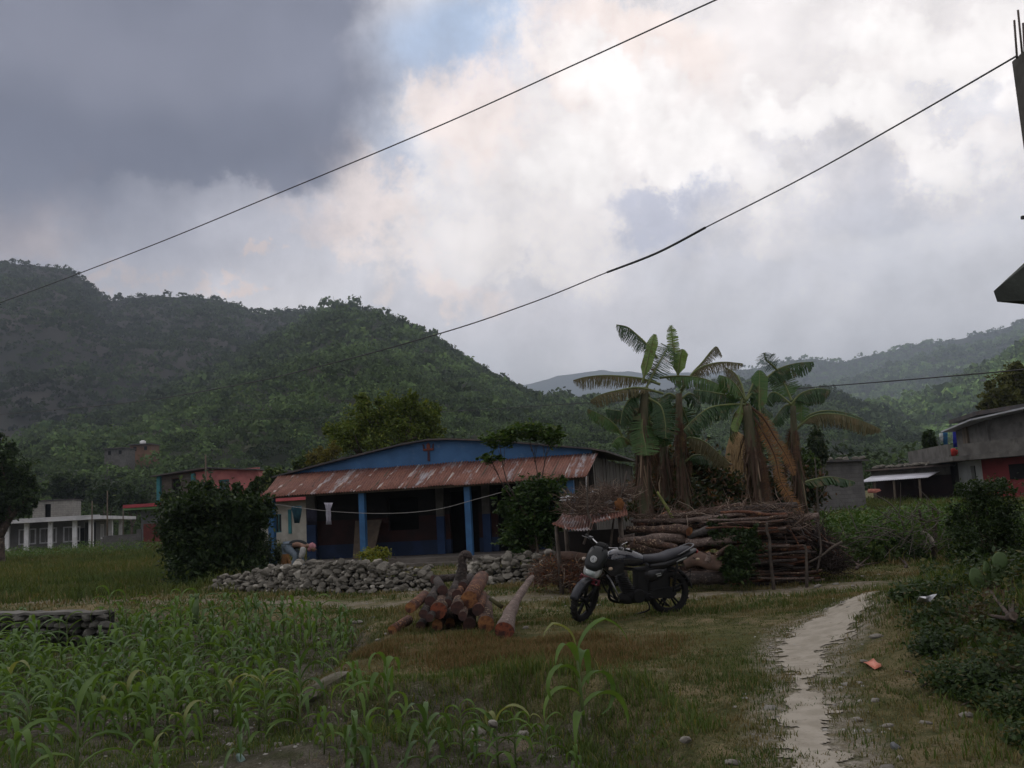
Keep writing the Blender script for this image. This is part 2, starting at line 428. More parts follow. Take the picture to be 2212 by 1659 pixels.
def axis(dense_lo, dense_hi, step, far, g=1.13):
    a = list(np.arange(dense_lo, dense_hi + 1e-6, step)); s = step; x = dense_hi
    while x < far: s *= g; x += s; a.append(x)
    s = step; x = dense_lo; pre = []
    while x > -far: s *= g; x -= s; pre.append(x)
    return np.array(pre[::-1] + a)
def grid_mesh(X, Y, Z):
    ny, nx = X.shape; V = np.stack([X, Y, Z], -1).reshape(-1, 3)
    i = np.arange(ny - 1)[:, None] * nx + np.arange(nx - 1)[None]; i = i.ravel()
    return V, np.stack([i, i + 1, i + nx + 1, i + nx], 1)
gx = axis(-9, 8, .10, 5900); gy = axis(3.4, 21, .10, 5900)
GX, GY = np.meshgrid(gx, gy)
GZ = H(GX, GY)
V, Fq = grid_mesh(GX, GY, GZ)
fd = sdist(V[:, 0], V[:, 1], FIELD); soil = sstep(.25, -.15, fd + (fbm(V[:, 0] * 2, V[:, 1] * 2) - .5) * .6)
def mark(us, w):   # worn dirt along a polyline of ground points
    d = np.full(len(V), 1e9)
    for a, b in zip(us[:-1], us[1:]):
        ax, ay = a; bx, by = b; ex, ey = bx - ax, by - ay; t = np.clip(((V[:, 0] - ax) * ex + (V[:, 1] - ay) * ey) / (ex * ex + ey * ey), 0, 1)
        d = np.minimum(d, np.hypot(V[:, 0] - ax - ex * t, V[:, 1] - ay - ey * t))
    return sstep(w, w * .25, d)
track = mark([gp(60, 1300), gp(330, 1298), gp(600, 1302), gp(800, 1308), gp(1000, 1296), gp(1240, 1290), gp(1500, 1290), gp(1700, 1275), gp(1900, 1262), gp(2050, 1250)], .75)
track = np.maximum(track, .8 * mark([gp(600, 1290), gp(900, 1282), gp(1240, 1278)], .5))
track = np.maximum(track, mark([gp(1530, 1262), gp(1700, 1262), gp(1850, 1275)], .5) * .7)
dry = mark([gp(720, 1410), gp(900, 1400), gp(1100, 1410), gp(1250, 1400)], 1.6) * sstep(.25, .6, fbm(V[:, 0] * 1.2, V[:, 1] * 1.2))
me_soil = mark([gp(2120, 1330), gp(2190, 1420), gp(2250, 1500)], .8)
pd = sdist(V[:, 0], V[:, 1], PATH); worn = sstep(.55, -.05, pd)

gm, nt, out = nt_new('ground')
b = nd(nt, 'ShaderNodeBsdfPrincipled'); L(nt, b.outputs[0], out.inputs[0]); b.inputs['Roughness'].default_value = .95; b.inputs['Specular IOR Level'].default_value = .1
v = coords(nt)
def att(n): return nd(nt, 'ShaderNodeAttribute', attribute_name=n).outputs['Fac']
def mul(a, b_, op='MULTIPLY'):
    n = nd(nt, 'ShaderNodeMath', operation=op, use_clamp=True)
    for i, x in enumerate((a, b_)):
        if isinstance(x, (int, float)): n.inputs[i].default_value = x
        else: L(nt, x, n.inputs[i])
    return n.outputs[0]
col = mix(nt, nz(nt, v, .7, 6, .7), (.078, .080, .028), (.175, .140, .080))
col = mix(nt, nz(nt, v, 3.2, 6, .7, .4, .65), col, (.050, .058, .020))
col = mix(nt, mul(att('dry'), .75), col, mix(nt, nz(nt, v, 5, 5, .6), (.115, .072, .036), (.085, .062, .03)))
sc_ = mix(nt, nz(nt, v, 6, 6, .7), (.060, .052, .038), (.115, .105, .085))
sc_ = mix(nt, nz(nt, v, 1.3, 3, .6, .5, .7), sc_, (.040, .046, .018))
peb = nd(nt, 'ShaderNodeTexVoronoi'); peb.inputs['Scale'].default_value = 16; L(nt, v, peb.inputs['Vector'])
pr = nd(nt, 'ShaderNodeMapRange'); pr.inputs[1].default_value = .24; pr.inputs[2].default_value = .12; L(nt, peb.outputs['Distance'], pr.inputs[0])
sc_ = mix(nt, mul(pr.outputs[0], nz(nt, v, 2.5, 2, .5, .52, .6)), sc_, (.23, .22, .19))
col = mix(nt, att('soil'), col, sc_)
dirtc = mix(nt, nz(nt, v, 9, 6, .7), (.21, .185, .14), (.13, .112, .082))
tn = nz(nt, v, 1.7, 6, .75, .38, .56); col = mix(nt, mul(mul(att('track'), 1.4), tn), col, dirtc)
col = mix(nt, nz(nt, v, 2.3, 6, .7, .60, .68), col, mix(nt, .55, (.20, .165, .12), (.1, .08, .05)))
wnz = nd(nt, 'ShaderNodeMath', operation='MULTIPLY_ADD'); wnz.inputs[1].default_value = 1.4; wnz.inputs[2].default_value = -.36; wnz.use_clamp = True; L(nt, att('worn'), wnz.inputs[0])
col = mix(nt, mul(mul(wnz.outputs[0], 1.5), nz(nt, v, 6, 7, .75, .34, .60)), col, mix(nt, nz(nt, v, 9, 6, .7), (.28, .255, .21), (.17, .15, .115)))
col = mix(nt, mul(att('mound'), nz(nt, v, 3, 6, .7, .35, .55)), col, mix(nt, nz(nt, v, 11, 5, .7), (.075, .045, .032), (.035, .022, .018)))
gr_ = nz(nt, v, 70, 3, .7, .35, .65); col = mix(nt, .55, col, mix(nt, gr_, tuple([.45] * 3), tuple([1.7] * 3)), 'MULTIPLY')
L(nt, col, b.inputs['Base Color'])
n = nd(nt, 'ShaderNodeTexNoise'); n.inputs['Scale'].default_value = 14; n.inputs['Detail'].default_value = 8; n.inputs['Roughness'].default_value = .7; L(nt, v, n.inputs['Vector'])
bp = nd(nt, 'ShaderNodeBump'); bp.inputs['Distance'].default_value = .05; bp.inputs['Strength'].default_value = .9; L(nt, n.outputs[0], bp.inputs['Height']); L(nt, bp.outputs[0], b.inputs['Normal'])
tag(fast('ground', V, Fq, [gm], tint={'soil': soil, 'track': track, 'dry': dry, 'worn': worn, 'mound': me_soil}, smooth=True), kind='structure')

# trodden path, ragged edges, laid just over the ground
st = .025; px = np.arange(1.2, 10.2, st); py = np.arange(3.5, 20, st); PX, PY = np.meshgrid(px, py)
e = sdist(PX, PY, PATH) + (fbm(PX * 2.6, PY * 2.6, 4) - .5) * .26 + (fbm(PX * 12, PY * 12, 4) - .5) * .34 - .03
PX2 = PX + (fbm(PX * 23 + 40, PY * 23, 2) - .5) * .03; PY2 = PY + (fbm(PX * 23 + 80, PY * 23, 2) - .5) * .03
def HG_(x, y):
    """height of the ground mesh itself (bilinear)"""
    i = np.clip(np.searchsorted(gx, x) - 1, 0, len(gx) - 2); j = np.clip(np.searchsorted(gy, y) - 1, 0, len(gy) - 2)
    s = (x - gx[i]) / (gx[i + 1] - gx[i]); t = (y - gy[j]) / (gy[j + 1] - gy[j])
    return (GZ[j, i] * (1 - s) + GZ[j, i + 1] * s) * (1 - t) + (GZ[j + 1, i] * (1 - s) + GZ[j + 1, i + 1] * s) * t
PZ = HG_(PX2, PY2) + .008
V, Fq = grid_mesh(PX2, PY2, PZ); keep = (e.ravel()[Fq] < 0).all(1); Fq = Fq[keep]
used = np.unique(Fq); rm = np.full(len(V), -1); rm[used] = np.arange(len(used)); V = V[used]; Fq = rm[Fq]
pathm = pm('path_dirt', (.34, .31, .26), (.27, .245, .20), 5, .97, .006, 60, c3=(.17, .145, .11), s3=7, spec=.05, c3lo=.56, c3hi=.70)
tag(fast('path', V, Fq, [pathm], smooth=True), kind='structure')

# ------------------------------------------------------------------ hills
hillm = pm('hill_earth', (.022, .030, .016), (.040, .042, .022), .02, .95, 0, c3=(.055, .045, .036), s3=.008, spec=.1)
rockhill = pm('hill_bare', (.035, .036, .030), (.055, .048, .045), .012, .95, 0, spec=.1)
forest = leafm('forest_leaves', (.021, .044, .016), (.064, .092, .027), tr=.12, rough=.8, spec=.08, attr=True, nscale=.02)
def hill(crest, base, rows=46, cols=150, amp=.10, treeh=6, pw=1.0, ns=.006, seed=0, back=.5):
    us = np.linspace(crest[0][0], crest[-1][0], cols); cu = [c[0] for c in crest]
    vs = np.interp(us, cu, [c[1] for c in crest]); Ds = np.interp(us, cu, [c[2] for c in crest])
    vs = vs + (fbm(us * .05 + seed, us * 0 + seed, 3) - .5) * 6
    Bs = np.interp(us, [crest[0][0], crest[-1][0]], base) if hasattr(base, '__len__') else np.full(cols, float(base))
    X = np.zeros((rows + 8, cols)); Y = X.copy(); Z = X.copy()
    for j in range(cols):
        d = ray(us[j], vs[j]); h = math.hypot(d.x, d.y); hx, hy, s = d.x / h, d.y / h, d.z / h
        zc = EYE + s * Ds[j] - treeh
        for i in range(rows + 8):
            if i < rows: t = i / (rows - 1); D = Bs[j] + (Ds[j] - Bs[j]) * t; z = zc * t ** pw
            else: t = (i - rows + 1) / 8; D = Ds[j] * (1 + back * t); z = zc * (1 - t * 1.02)
            X[i, j] = hx * D; Y[i, j] = hy * D; Z[i, j] = z
    tt = np.concatenate([np.linspace(0, 1, rows), np.zeros(8)])[:, None]
    N = fbm(X * ns + seed * 3.1, Y * ns, 5); Rg = 1 - np.abs(2 * N - 1) * 1.6
    zc = Z[rows - 1][None]; Z = Z + (Rg - .55) * amp * zc * (4 * tt * (1 - tt)) ** .8 - 1.0 * (tt == 0)
    return X, Y, Z, rows
def scatter(X, Y, Z, rows, spacing, size, lod, tmin=0.0, seed=1, tintf=None, umin=-60, umax=2300, flat=.8, gap=.0):
    """tree crowns over a hillside: every crown a cloud of leafy clumps"""
    g = np.random.default_rng(seed); V, Fq = grid_mesh(X[:rows], Y[:rows], Z[:rows])
    a = V[Fq[:, 0]]; b_ = V[Fq[:, 1]]; c = V[Fq[:, 2]]; d = V[Fq[:, 3]]
    area = .5 * (np.linalg.norm(np.cross(b_ - a, c - a), axis=1) + np.linalg.norm(np.cross(c - a, d - a), axis=1))
    row = np.arange(len(Fq)) // (X.shape[1] - 1); area = area * (row >= tmin * (rows - 1))
    n = int(area.sum() / spacing ** 2); idx = g.choice(len(Fq), n, p=area / area.sum())
    s = g.random((n, 1)); t = g.random((n, 1))
    p = (a[idx] * (1 - s) + b_[idx] * s) * (1 - t) + (d[idx] * (1 - s) + c[idx] * s) * t
    # keep what the lens can see, a margin round it
    q = (p - np.array([0, 0, EYE])) @ CRn; uu = CU + F * q[:, 0] / -q[:, 2]; m = (uu > umin) & (uu < umax)
    if gap: m &= fbm(p[:, 0] * .012 + seed, p[:, 1] * .012, 4) > gap
    p = p[m]; n = len(p)
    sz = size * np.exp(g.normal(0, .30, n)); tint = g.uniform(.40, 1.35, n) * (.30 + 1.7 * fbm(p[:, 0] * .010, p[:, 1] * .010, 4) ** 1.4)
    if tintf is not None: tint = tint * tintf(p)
    dist = np.hypot(p[:, 0], p[:, 1]); Vs = []; Ts = []
    for lo, hi, k, cs in lod:
        m = (dist >= lo) & (dist < hi)
        if not m.any(): continue
        q = p[m]; s_ = sz[m]; n1 = len(q)
        nd_ = g.normal(size=(n1, k, 3)); nd_ /= np.linalg.norm(nd_, axis=2)[..., None]; nd_[..., 2] = np.abs(nd_[..., 2]) - .25
        rad = g.uniform(.45, 1.0, (n1, k, 1)) ** .6
        lump = 1 + .35 * np.sin(nd_[..., :1] * 5 + g.uniform(0, 6, (n1, 1, 1))) * np.cos(nd_[..., 1:2] * 4)
        hs = g.uniform(.75, 1.25, (n1, 1, 1)) * np.array([0, 0, 1]) + np.array([1, 1, 0])
        C = q[:, None] + (nd_ * rad * lump * (s_[:, None, None] * np.array([.5, .5, .5 * flat])) + np.array([0, 0, 1]) * (s_[:, None, None] * .45)) * hs
        C = C.reshape(-1, 3); S = (np.repeat(s_, k) * cs * g.uniform(.5, 1.3, n1 * k))[:, None]
        N = nd_.reshape(-1, 3) + g.normal(size=(len(C), 3)) * .5; N /= np.linalg.norm(N, axis=1)[:, None]
        T = g.normal(size=(len(C), 3)); T -= N * (T * N).sum(1)[:, None]; T /= np.linalg.norm(T, axis=1)[:, None]; B = np.cross(N, T)
        Vs.append(np.stack([C - T * S * .6, C + B * S * .4, C + T * S * .6, C - B * S * .4], 1).reshape(-1, 3)); Ts.append(np.repeat(np.repeat(tint[m], k) * g.uniform(.8, 1.2, n1 * k), 4))
    Vv = np.concatenate(Vs); return Vv, np.arange(len(Vv)).reshape(-1, 4), np.concatenate(Ts), n

def make_hill(crest, base, forest_kw, label, mat=hillm, **kw):
    X, Y, Z, rows = hill(crest, base, **kw); V, Fq = grid_mesh(X, Y, Z)
    tag(fast('hill', V, Fq, [mat], smooth=True), kind='structure')
    Vv, Fv, T, n = scatter(X, Y, Z, rows, **forest_kw)
    tag(fast('forest', Vv, Fv, [forest], tint=T), label, 'forest', kind='stuff'); print('forest', n, len(Fv))
    return X, Y, Z

HA = [(-300, 1000, 450), (-150, 980, 480), (0, 950, 520), (150, 905, 580), (250, 880, 630), (330, 850, 680), (400, 815, 730), (480, 775, 780), (560, 735, 830), (640, 695, 870), (700, 662, 900), (740, 652, 900),
      (800, 657, 880), (860, 682, 850), (940, 722, 820), (1000, 767, 800), (1060, 802, 780), (1120, 837, 760), (1160, 850, 740), (1220, 856, 720), (1300, 862, 700), (1400, 900, 650), (1500, 950, 600)]
GA = make_hill(HA, 190, dict(spacing=5.3, size=6.2, lod=[(0, 330, 190, .10), (330, 560, 70, .16), (560, 2000, 30, .26)], seed=2, tintf=lambda p: np.full(len(p), 1.5)), 'dark green wooded hillside rising behind the blue house', amp=.13, pw=1.05, rows=60, cols=180)
HB = [(-400, 600, 1300), (-100, 575, 1300), (0, 562, 1300), (50, 560, 1300), (110, 568, 1290), (160, 580, 1280), (200, 612, 1270), (235, 640, 1260), (300, 634, 1250), (400, 630, 1250), (470, 637, 1250), (520, 657, 1250), (560, 668, 1250),
      (640, 662, 1250), (700, 660, 1250), (760, 668, 1250), (850, 720, 1200), (950, 800, 1100)]
make_hill(HB, 480, dict(spacing=6.6, size=6.6, lod=[(0, 9999, 18, .3)], tmin=.15, seed=5, umax=900, tintf=lambda p: np.full(len(p), .8), gap=.12), 'shadowed wooded ridge with a bare peak at far left', mat=rockhill, amp=.10, rows=50, cols=130, seed=4)
HC = [(1150, 890, 950), (1240, 862, 1000), (1300, 855, 1020), (1400, 850, 1050), (1500, 838, 1050), (1580, 818, 1050), (1630, 816, 1040), (1680, 828, 1000), (1763, 834, 980), (1813, 844, 950), (1846, 862, 930), (1917, 888, 880), (1950, 908, 850), (2020, 945, 800), (2080, 975, 760), (2150, 1000, 700), (2300, 1040, 620)]
make_hill(HC, 330, dict(spacing=6.8, size=7.2, lod=[(0, 560, 90, .14), (560, 2000, 30, .28)], seed=8, umin=1150, umax=2250, tintf=lambda p: np.full(len(p), 1.7)), 'bluish wooded spur behind the banana plants', amp=.08, rows=40, cols=120, seed=7)
HD = [(1820, 930, 1100), (1880, 887, 1150), (1935, 869, 1200), (2000, 844, 1250), (2058, 825, 1300), (2100, 805, 1350), (2132, 789, 1350), (2170, 767, 1400), (2212, 740, 1400), (2300, 690, 1450), (2500, 600, 1500)]
make_hill(HD, 560, dict(spacing=12, size=12, lod=[(0, 9999, 26, .3)], seed=9, umin=1780, tintf=lambda p: np.full(len(p), 3.6)), 'sunlit green slope above the red house', amp=.12, rows=36, cols=60, seed=11)  # tint raised to paint sunlight onto this slope's trees
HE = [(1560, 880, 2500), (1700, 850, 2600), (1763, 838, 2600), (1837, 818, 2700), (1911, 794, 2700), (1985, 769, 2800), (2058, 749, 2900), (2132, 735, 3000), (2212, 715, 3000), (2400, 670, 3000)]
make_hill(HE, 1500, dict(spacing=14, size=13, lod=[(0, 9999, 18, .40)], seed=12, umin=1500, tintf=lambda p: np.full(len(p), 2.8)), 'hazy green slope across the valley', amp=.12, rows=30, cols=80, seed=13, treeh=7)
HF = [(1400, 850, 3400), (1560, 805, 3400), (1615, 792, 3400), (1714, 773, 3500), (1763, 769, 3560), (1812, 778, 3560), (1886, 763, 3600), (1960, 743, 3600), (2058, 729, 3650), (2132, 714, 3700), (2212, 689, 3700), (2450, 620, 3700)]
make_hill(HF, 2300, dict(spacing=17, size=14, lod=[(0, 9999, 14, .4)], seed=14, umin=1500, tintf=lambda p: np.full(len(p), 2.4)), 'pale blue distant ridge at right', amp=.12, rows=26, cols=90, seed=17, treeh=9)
HG = [(1000, 860, 5200), (1100, 838, 5200), (1145, 830, 5200), (1200, 813, 5200), (1300, 800, 5200), (1400, 806, 5200), (1500, 806, 5200), (1600, 800, 5200), (1700, 810, 5200)]
X, Y, Z, rows = hill(HG, 4000, rows=20, cols=70, amp=.1, treeh=0, seed=21, ns=.002, back=.1); V, Fq = grid_mesh(X, Y, Z)
tag(fast('hill', V, Fq, [pm('far_hill', (.05, .065, .045), (.035, .05, .04), .004, .95, 0, spec=.1)], smooth=True), kind='structure')

# ------------------------------------------------------------------ air
hm = MB(); hm.box((0, 0, 372), (12600, 12600, 752))
hz_, nt, out = nt_new('haze'); pv = nd(nt, 'ShaderNodeVolumePrincipled'); L(nt, pv.outputs[0], out.inputs['Volume'])
pv.inputs['Density'].default_value = .00022; pv.inputs['Color'].default_value = (.72, .84, 1, 1); pv.inputs['Anisotropy'].default_value = .2
pv.inputs['Density Attribute'].default_value = ''
ho = hm.build('haze', hz_); tag(ho, kind='stuff')
# ------------------------------------------------------------------ shared materials
def brickm(name, c1, c2, mortar, scale=1, bw=.4, bh=.2, msize=.015, rough=.9, bump=.01, axis='XZ', stain=None):
    if name in MATS: return MATS[name]
    m, nt, out = nt_new(name); b = nd(nt, 'ShaderNodeBsdfPrincipled'); L(nt, b.outputs[0], out.inputs[0])
    tc = nd(nt, 'ShaderNodeTexCoord'); s = nd(nt, 'ShaderNodeSeparateXYZ'); L(nt, tc.outputs['Object'], s.inputs[0])
    a = nd(nt, 'ShaderNodeMath', operation='ADD'); L(nt, s.outputs[0], a.inputs[0]); L(nt, s.outputs[1], a.inputs[1])
    c = nd(nt, 'ShaderNodeCombineXYZ'); L(nt, a.outputs[0], c.inputs[0]); L(nt, s.outputs[2], c.inputs[1])
    t = nd(nt, 'ShaderNodeTexBrick'); t.inputs['Scale'].default_value = scale; t.inputs['Brick Width'].default_value = bw; t.inputs['Row Height'].default_value = bh; t.inputs['Mortar Size'].default_value = msize
    t.inputs['Color1'].default_value = c4(c1); t.inputs['Color2'].default_value = c4(c2); t.inputs['Mortar'].default_value = c4(mortar); L(nt, c.outputs[0], t.inputs['Vector'])
    v = coords(nt); col = mix(nt, nz(nt, v, 1.1, 6, .7, .4, .7), t.outputs[0], stain or tuple(x * .55 for x in c1))
    L(nt, col, b.inputs['Base Color']); b.inputs['Roughness'].default_value = rough
    bp = nd(nt, 'ShaderNodeBump'); bp.inputs['Distance'].default_value = bump; bp.invert = True; L(nt, t.outputs['Fac'], bp.inputs['Height']); L(nt, bp.outputs[0], b.inputs['Normal'])
    MATS[name] = m; return m
def rustm(name, seam=.76, rust=.62, stretch=(2.6, .30, 1)):
    m, nt, out = nt_new(name); b = nd(nt, 'ShaderNodeBsdfPrincipled'); L(nt, b.outputs[0], out.inputs[0])
    v = coords(nt, 'Object', stretch); w = coords(nt)
    red = mix(nt, nz(nt, v, 1.6, 6, .65), (.150, .062, .044), (.235, .105, .074))
    red = mix(nt, nz(nt, w, 9, 5, .7, .45, .7), red, (.11, .05, .036))
    zinc = mix(nt, nz(nt, v, 3, 4, .6), (.34, .33, .35), (.24, .21, .21))
    s = nd(nt, 'ShaderNodeSeparateXYZ'); L(nt, w, s.inputs[0])
    f = nd(nt, 'ShaderNodeMath', operation='DIVIDE'); f.inputs[1].default_value = seam; L(nt, s.outputs[0], f.inputs[0])
    fl = nd(nt, 'ShaderNodeMath', operation='FLOOR'); L(nt, f.outputs[0], fl.inputs[0]); fr = nd(nt, 'ShaderNodeMath', operation='FRACT'); L(nt, f.outputs[0], fr.inputs[0])
    wn_ = nd(nt, 'ShaderNodeTexWhiteNoise', noise_dimensions='1D'); L(nt, fl.outputs[0], wn_.inputs['W'])
    # each sheet keeps its own share of bare zinc, worst along the laps
    z1 = nd(nt, 'ShaderNodeTexNoise'); z1.inputs['Scale'].default_value = 1.15; z1.inputs['Detail'].default_value = 7; z1.inputs['Roughness'].default_value = .72; L(nt, v, z1.inputs['Vector'])
    th = nd(nt, 'ShaderNodeMath', operation='MULTIPLY_ADD'); th.inputs[1].default_value = .17; th.inputs[2].default_value = -.085; L(nt, wn_.outputs[0], th.inputs[0])
    ad = nd(nt, 'ShaderNodeMath', operation='ADD'); L(nt, z1.outputs[0], ad.inputs[0]); L(nt, th.outputs[0], ad.inputs[1])
    r = nd(nt, 'ShaderNodeMapRange', interpolation_type='SMOOTHSTEP'); r.inputs[1].default_value = rust - .05; r.inputs[2].default_value = rust + .05; L(nt, ad.outputs[0], r.inputs[0])
    col = mix(nt, r.outputs[0], red, zinc)
    lt = nd(nt, 'ShaderNodeMath', operation='LESS_THAN'); lt.inputs[1].default_value = .055; L(nt, fr.outputs[0], lt.inputs[0])
    ml = nd(nt, 'ShaderNodeMath', operation='MULTIPLY'); L(nt, lt.outputs[0], ml.inputs[0]); L(nt, nz(nt, v, 2.2, 3, .6, .46, .54), ml.inputs[1])
    col = mix(nt, ml.outputs[0], col, (.42, .38, .36))
    L(nt, col, b.inputs['Base Color']); b.inputs['Roughness'].default_value = .62; b.inputs['Metallic'].default_value = .15; b.inputs['Specular IOR Level'].default_value = .35
    MATS[name] = m; return m
rust = rustm('rusty_tin')
oldtin = pm('old_tin', (.05, .05, .055), (.09, .075, .07), 1.5, .6, .003, 8, metal=.2)
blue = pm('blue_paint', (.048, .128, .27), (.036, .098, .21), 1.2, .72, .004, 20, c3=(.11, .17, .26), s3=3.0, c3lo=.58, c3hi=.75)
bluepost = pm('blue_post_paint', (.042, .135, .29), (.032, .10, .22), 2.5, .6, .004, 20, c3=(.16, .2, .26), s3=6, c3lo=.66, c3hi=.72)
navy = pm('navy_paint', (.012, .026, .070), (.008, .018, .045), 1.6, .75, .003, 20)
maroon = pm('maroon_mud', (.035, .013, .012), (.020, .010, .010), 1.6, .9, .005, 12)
nearblack = pm('black_plaster', (.016, .015, .014), (.010, .010, .010), 2, .9, .004, 12)  # near-black, for the upper wall band and the outer walls
beige = pm('dusty_plaster', (.11, .105, .095), (.07, .065, .06), 2.2, .9, .004, 12)
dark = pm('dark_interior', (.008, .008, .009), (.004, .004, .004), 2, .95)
weather = pm('weathered_board', (.115, .108, .095), (.060, .052, .044), 2.6, .9, .008, 14, stretch=(5, 5, .45), c3=(.022, .018, .015), s3=2.2, c3lo=.5, c3hi=.6)
concrete = pm('raw_concrete', (.125, .12, .112), (.08, .075, .07), 1.5, .92, .008, 14, c3=(.05, .048, .045), s3=1.2, c3lo=.55, c3hi=.75)
palec = pm('pale_concrete', (.52, .52, .53), (.40, .40, .41), .9, .9, .003, 14)
white = pm('white_paint', (.66, .66, .67), (.52, .52, .52), 2, .7, .002, 14)
woodm = pm('grey_wood', (.12, .095, .07), (.07, .055, .042), 4, .9, .006, 20, stretch=(1, 1, .3))
glassy = pm('dark_glass', (.01, .012, .014), (.02, .022, .025), 2, .15, spec=.6)
barkm = pm('bark', (.085, .062, .048), (.040, .030, .026), 5, .95, .02, 18, c3=(.15, .12, .10), s3=3, c3lo=.55, c3hi=.68)

def frame(A, B, z=0):
    """matrix with x along A>B on the ground, y away from the lens"""
    A = Vector(A); B = Vector(B); a = math.atan2(B.y - A.y, B.x - A.x)
    return Matrix.Translation((A.x, A.y, z)) @ Matrix.Rotation(a, 4, 'Z')
def root(name, label, cat, M, group=None):
    o = thing(name, label, cat, group=group); o.matrix_basis = M; return o
def lb(mb, name, mats, parent):
    """build in the parent's own frame"""
    o = mb.build(name, mats); o.parent = parent; return o
def wall_holes(mb, x0, x1, z0, z1, y, th, holes, mi=0):
    """wall slab in the xz plane with rectangular openings (hx0,hx1,hz0,hz1)"""
    xs = sorted({x0, x1} | {h[0] for h in holes} | {h[1] for h in holes}); zs = sorted({z0, z1} | {h[2] for h in holes} | {h[3] for h in holes})
    for a, b_ in zip(xs[:-1], xs[1:]):
        run = None
        for c, d in zip(zs[:-1], zs[1:]):
            mxx, mz = (a + b_) / 2, (c + d) / 2
            if any(h[0] < mxx < h[1] and h[2] < mz < h[3] for h in holes): continue
            mb.box(((a + b_) / 2, y, (c + d) / 2), (b_ - a, th, d - c), mi)
def corr(mb, p00, p10, p11, p01, waves, amp, rows=2, mi=0, sag=0.0, jit=0.0):
    """corrugated sheet over a bilinear patch; corrugations run from edge 0 to edge 1"""
    p00, p10, p11, p01 = map(Vector, (p00, p10, p11, p01)); n = waves * 6
    nrm = (p10 - p00).cross(p01 - p00).normalized(); vs = []
    for j in range(rows + 1):
        t = j / rows
        for i in range(n + 1):
            s = i / n; p = (p00 * (1 - s) + p10 * s) * (1 - t) + (p01 * (1 - s) + p11 * s) * t
            sheet = int(s * waves / 9); rj = random.Random(sheet * 7 + 3)
            p = p + nrm * (math.cos(s * waves * 2 * math.pi) * amp + rj.uniform(-1, 1) * jit) + (p00 - p01).normalized() * (rj.uniform(-1, 1) * jit * 2 if j == 0 else 0)
            p.z -= sag * 4 * t * (1 - t); vs.append(p)
    fs = [(j * (n + 1) + i, j * (n + 1) + i + 1, (j + 1) * (n + 1) + i + 1, (j + 1) * (n + 1) + i) for j in range(rows) for i in range(n)]
    mb.add(vs, fs, mi, True)
def solid(o, t=.004):
    m = o.modifiers.new('thickness', 'SOLIDIFY'); m.thickness = t; m.offset = 0; return o

# ------------------------------------------------------------------ the blue house
HM = Matrix.Translation((-8.22, 30.5, 0)) @ Matrix.Rotation(math.atan2(-2.5, 10.44), 4, 'Z')
house = root('blue_house', 'single-storey blue house with a rusty tin veranda roof behind the dry stone walls', 'house', HM)
mb = MB(); corr(mb, (-.18, -.05, 2.44), (10.62, -.05, 2.44), (10.72, 2.02, 3.26), (-.62, 2.02, 3.26), 118, .022, 3, jit=.012)
solid(lb(mb, 'veranda_roof', rust, house), .003)
mb = MB()
for y_, z_ in ((.12, 2.42), (1.1, 2.80)): mb.box((5.2, y_, z_), (10.6, .07, .09))
for x_ in np.arange(.1, 10.6, 1.17): mb.tube([(x_, .05, 2.45), (x_ + .01, 1.95, 3.2)], .035, 6)
lb(mb, 'rafters', woodm, house)
for x_ in (-.02, 3.2, 6.75, 10.05):
    mb = MB(); mb.box((x_, .3, 1.33), (.19, .19, 2.2)); mb.box((x_, .3, .16), (.24, .24, .16), 1); lb(mb, 'post', [bluepost, concrete], house)
# gable over the veranda
gab = [(-.55, 3.10), (10.5, 3.10), (10.5, 3.36), (9.0, 3.60), (7.3, 3.86), (5.7, 4.03), (4.95, 4.06), (4.0, 3.98), (2.4, 3.72), (1.0, 3.50), (-.55, 3.22)]
mb = MB(); mb.prism(gab, 2.08, 2.2); lb(mb, 'gable', blue, house)
# main roof, low curve of tin with a dark edge
rf = [(-.85, 3.20), (1.0, 3.53), (2.4, 3.76), (4.0, 4.02), (4.95, 4.11), (5.7, 4.08), (7.3, 3.91), (9.0, 3.65), (10.5, 3.42), (11.0, 3.30)]
mb = MB(); poly = rf + [(x, z - .055) for x, z in rf[::-1]]; mb.prism(poly, 1.86, 13.6); ro = lb(mb, 'roof', oldtin, house)
for i, (x_, y_, s_) in enumerate(((.0, 2.0, .10), (9.7, 2.3, .12), (10.3, 6, .13), (10.6, 9.5, .16), (10.5, 11, .13), (10.75, 12.4, .17))):
    pass
# front wall with door openings, painted in bands
holes = [(3.35, 4.45, 1.1, 2.2), (5.55, 6.55, .25, 2.3), (7.2, 8.3, .25, 2.3)]
mb = MB()
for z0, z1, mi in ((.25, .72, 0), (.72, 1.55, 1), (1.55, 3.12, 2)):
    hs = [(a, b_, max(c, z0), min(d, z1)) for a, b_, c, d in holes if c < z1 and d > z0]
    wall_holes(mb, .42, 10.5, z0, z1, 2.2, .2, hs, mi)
lb(mb, 'wall', [navy, maroon, nearblack], house)
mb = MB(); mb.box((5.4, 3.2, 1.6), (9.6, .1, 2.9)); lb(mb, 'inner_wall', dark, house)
for x_, w_ in ((.55, .34), (5.25, .26), (6.85, .26), (9.6, .26)):
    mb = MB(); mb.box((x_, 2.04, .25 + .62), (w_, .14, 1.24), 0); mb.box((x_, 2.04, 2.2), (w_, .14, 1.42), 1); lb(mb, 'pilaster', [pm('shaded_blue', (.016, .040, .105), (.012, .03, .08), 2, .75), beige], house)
mb = MB(); mb.box((5.1, 1.15, .12), (10.9, 2.6, .25)); mb.box((5.4, -.35, .05), (6.0, .4, .12)); lb(mb, 'plinth', pm('mud_floor', (.15, .135, .12), (.10, .088, .075), 2, .95, .01), house)
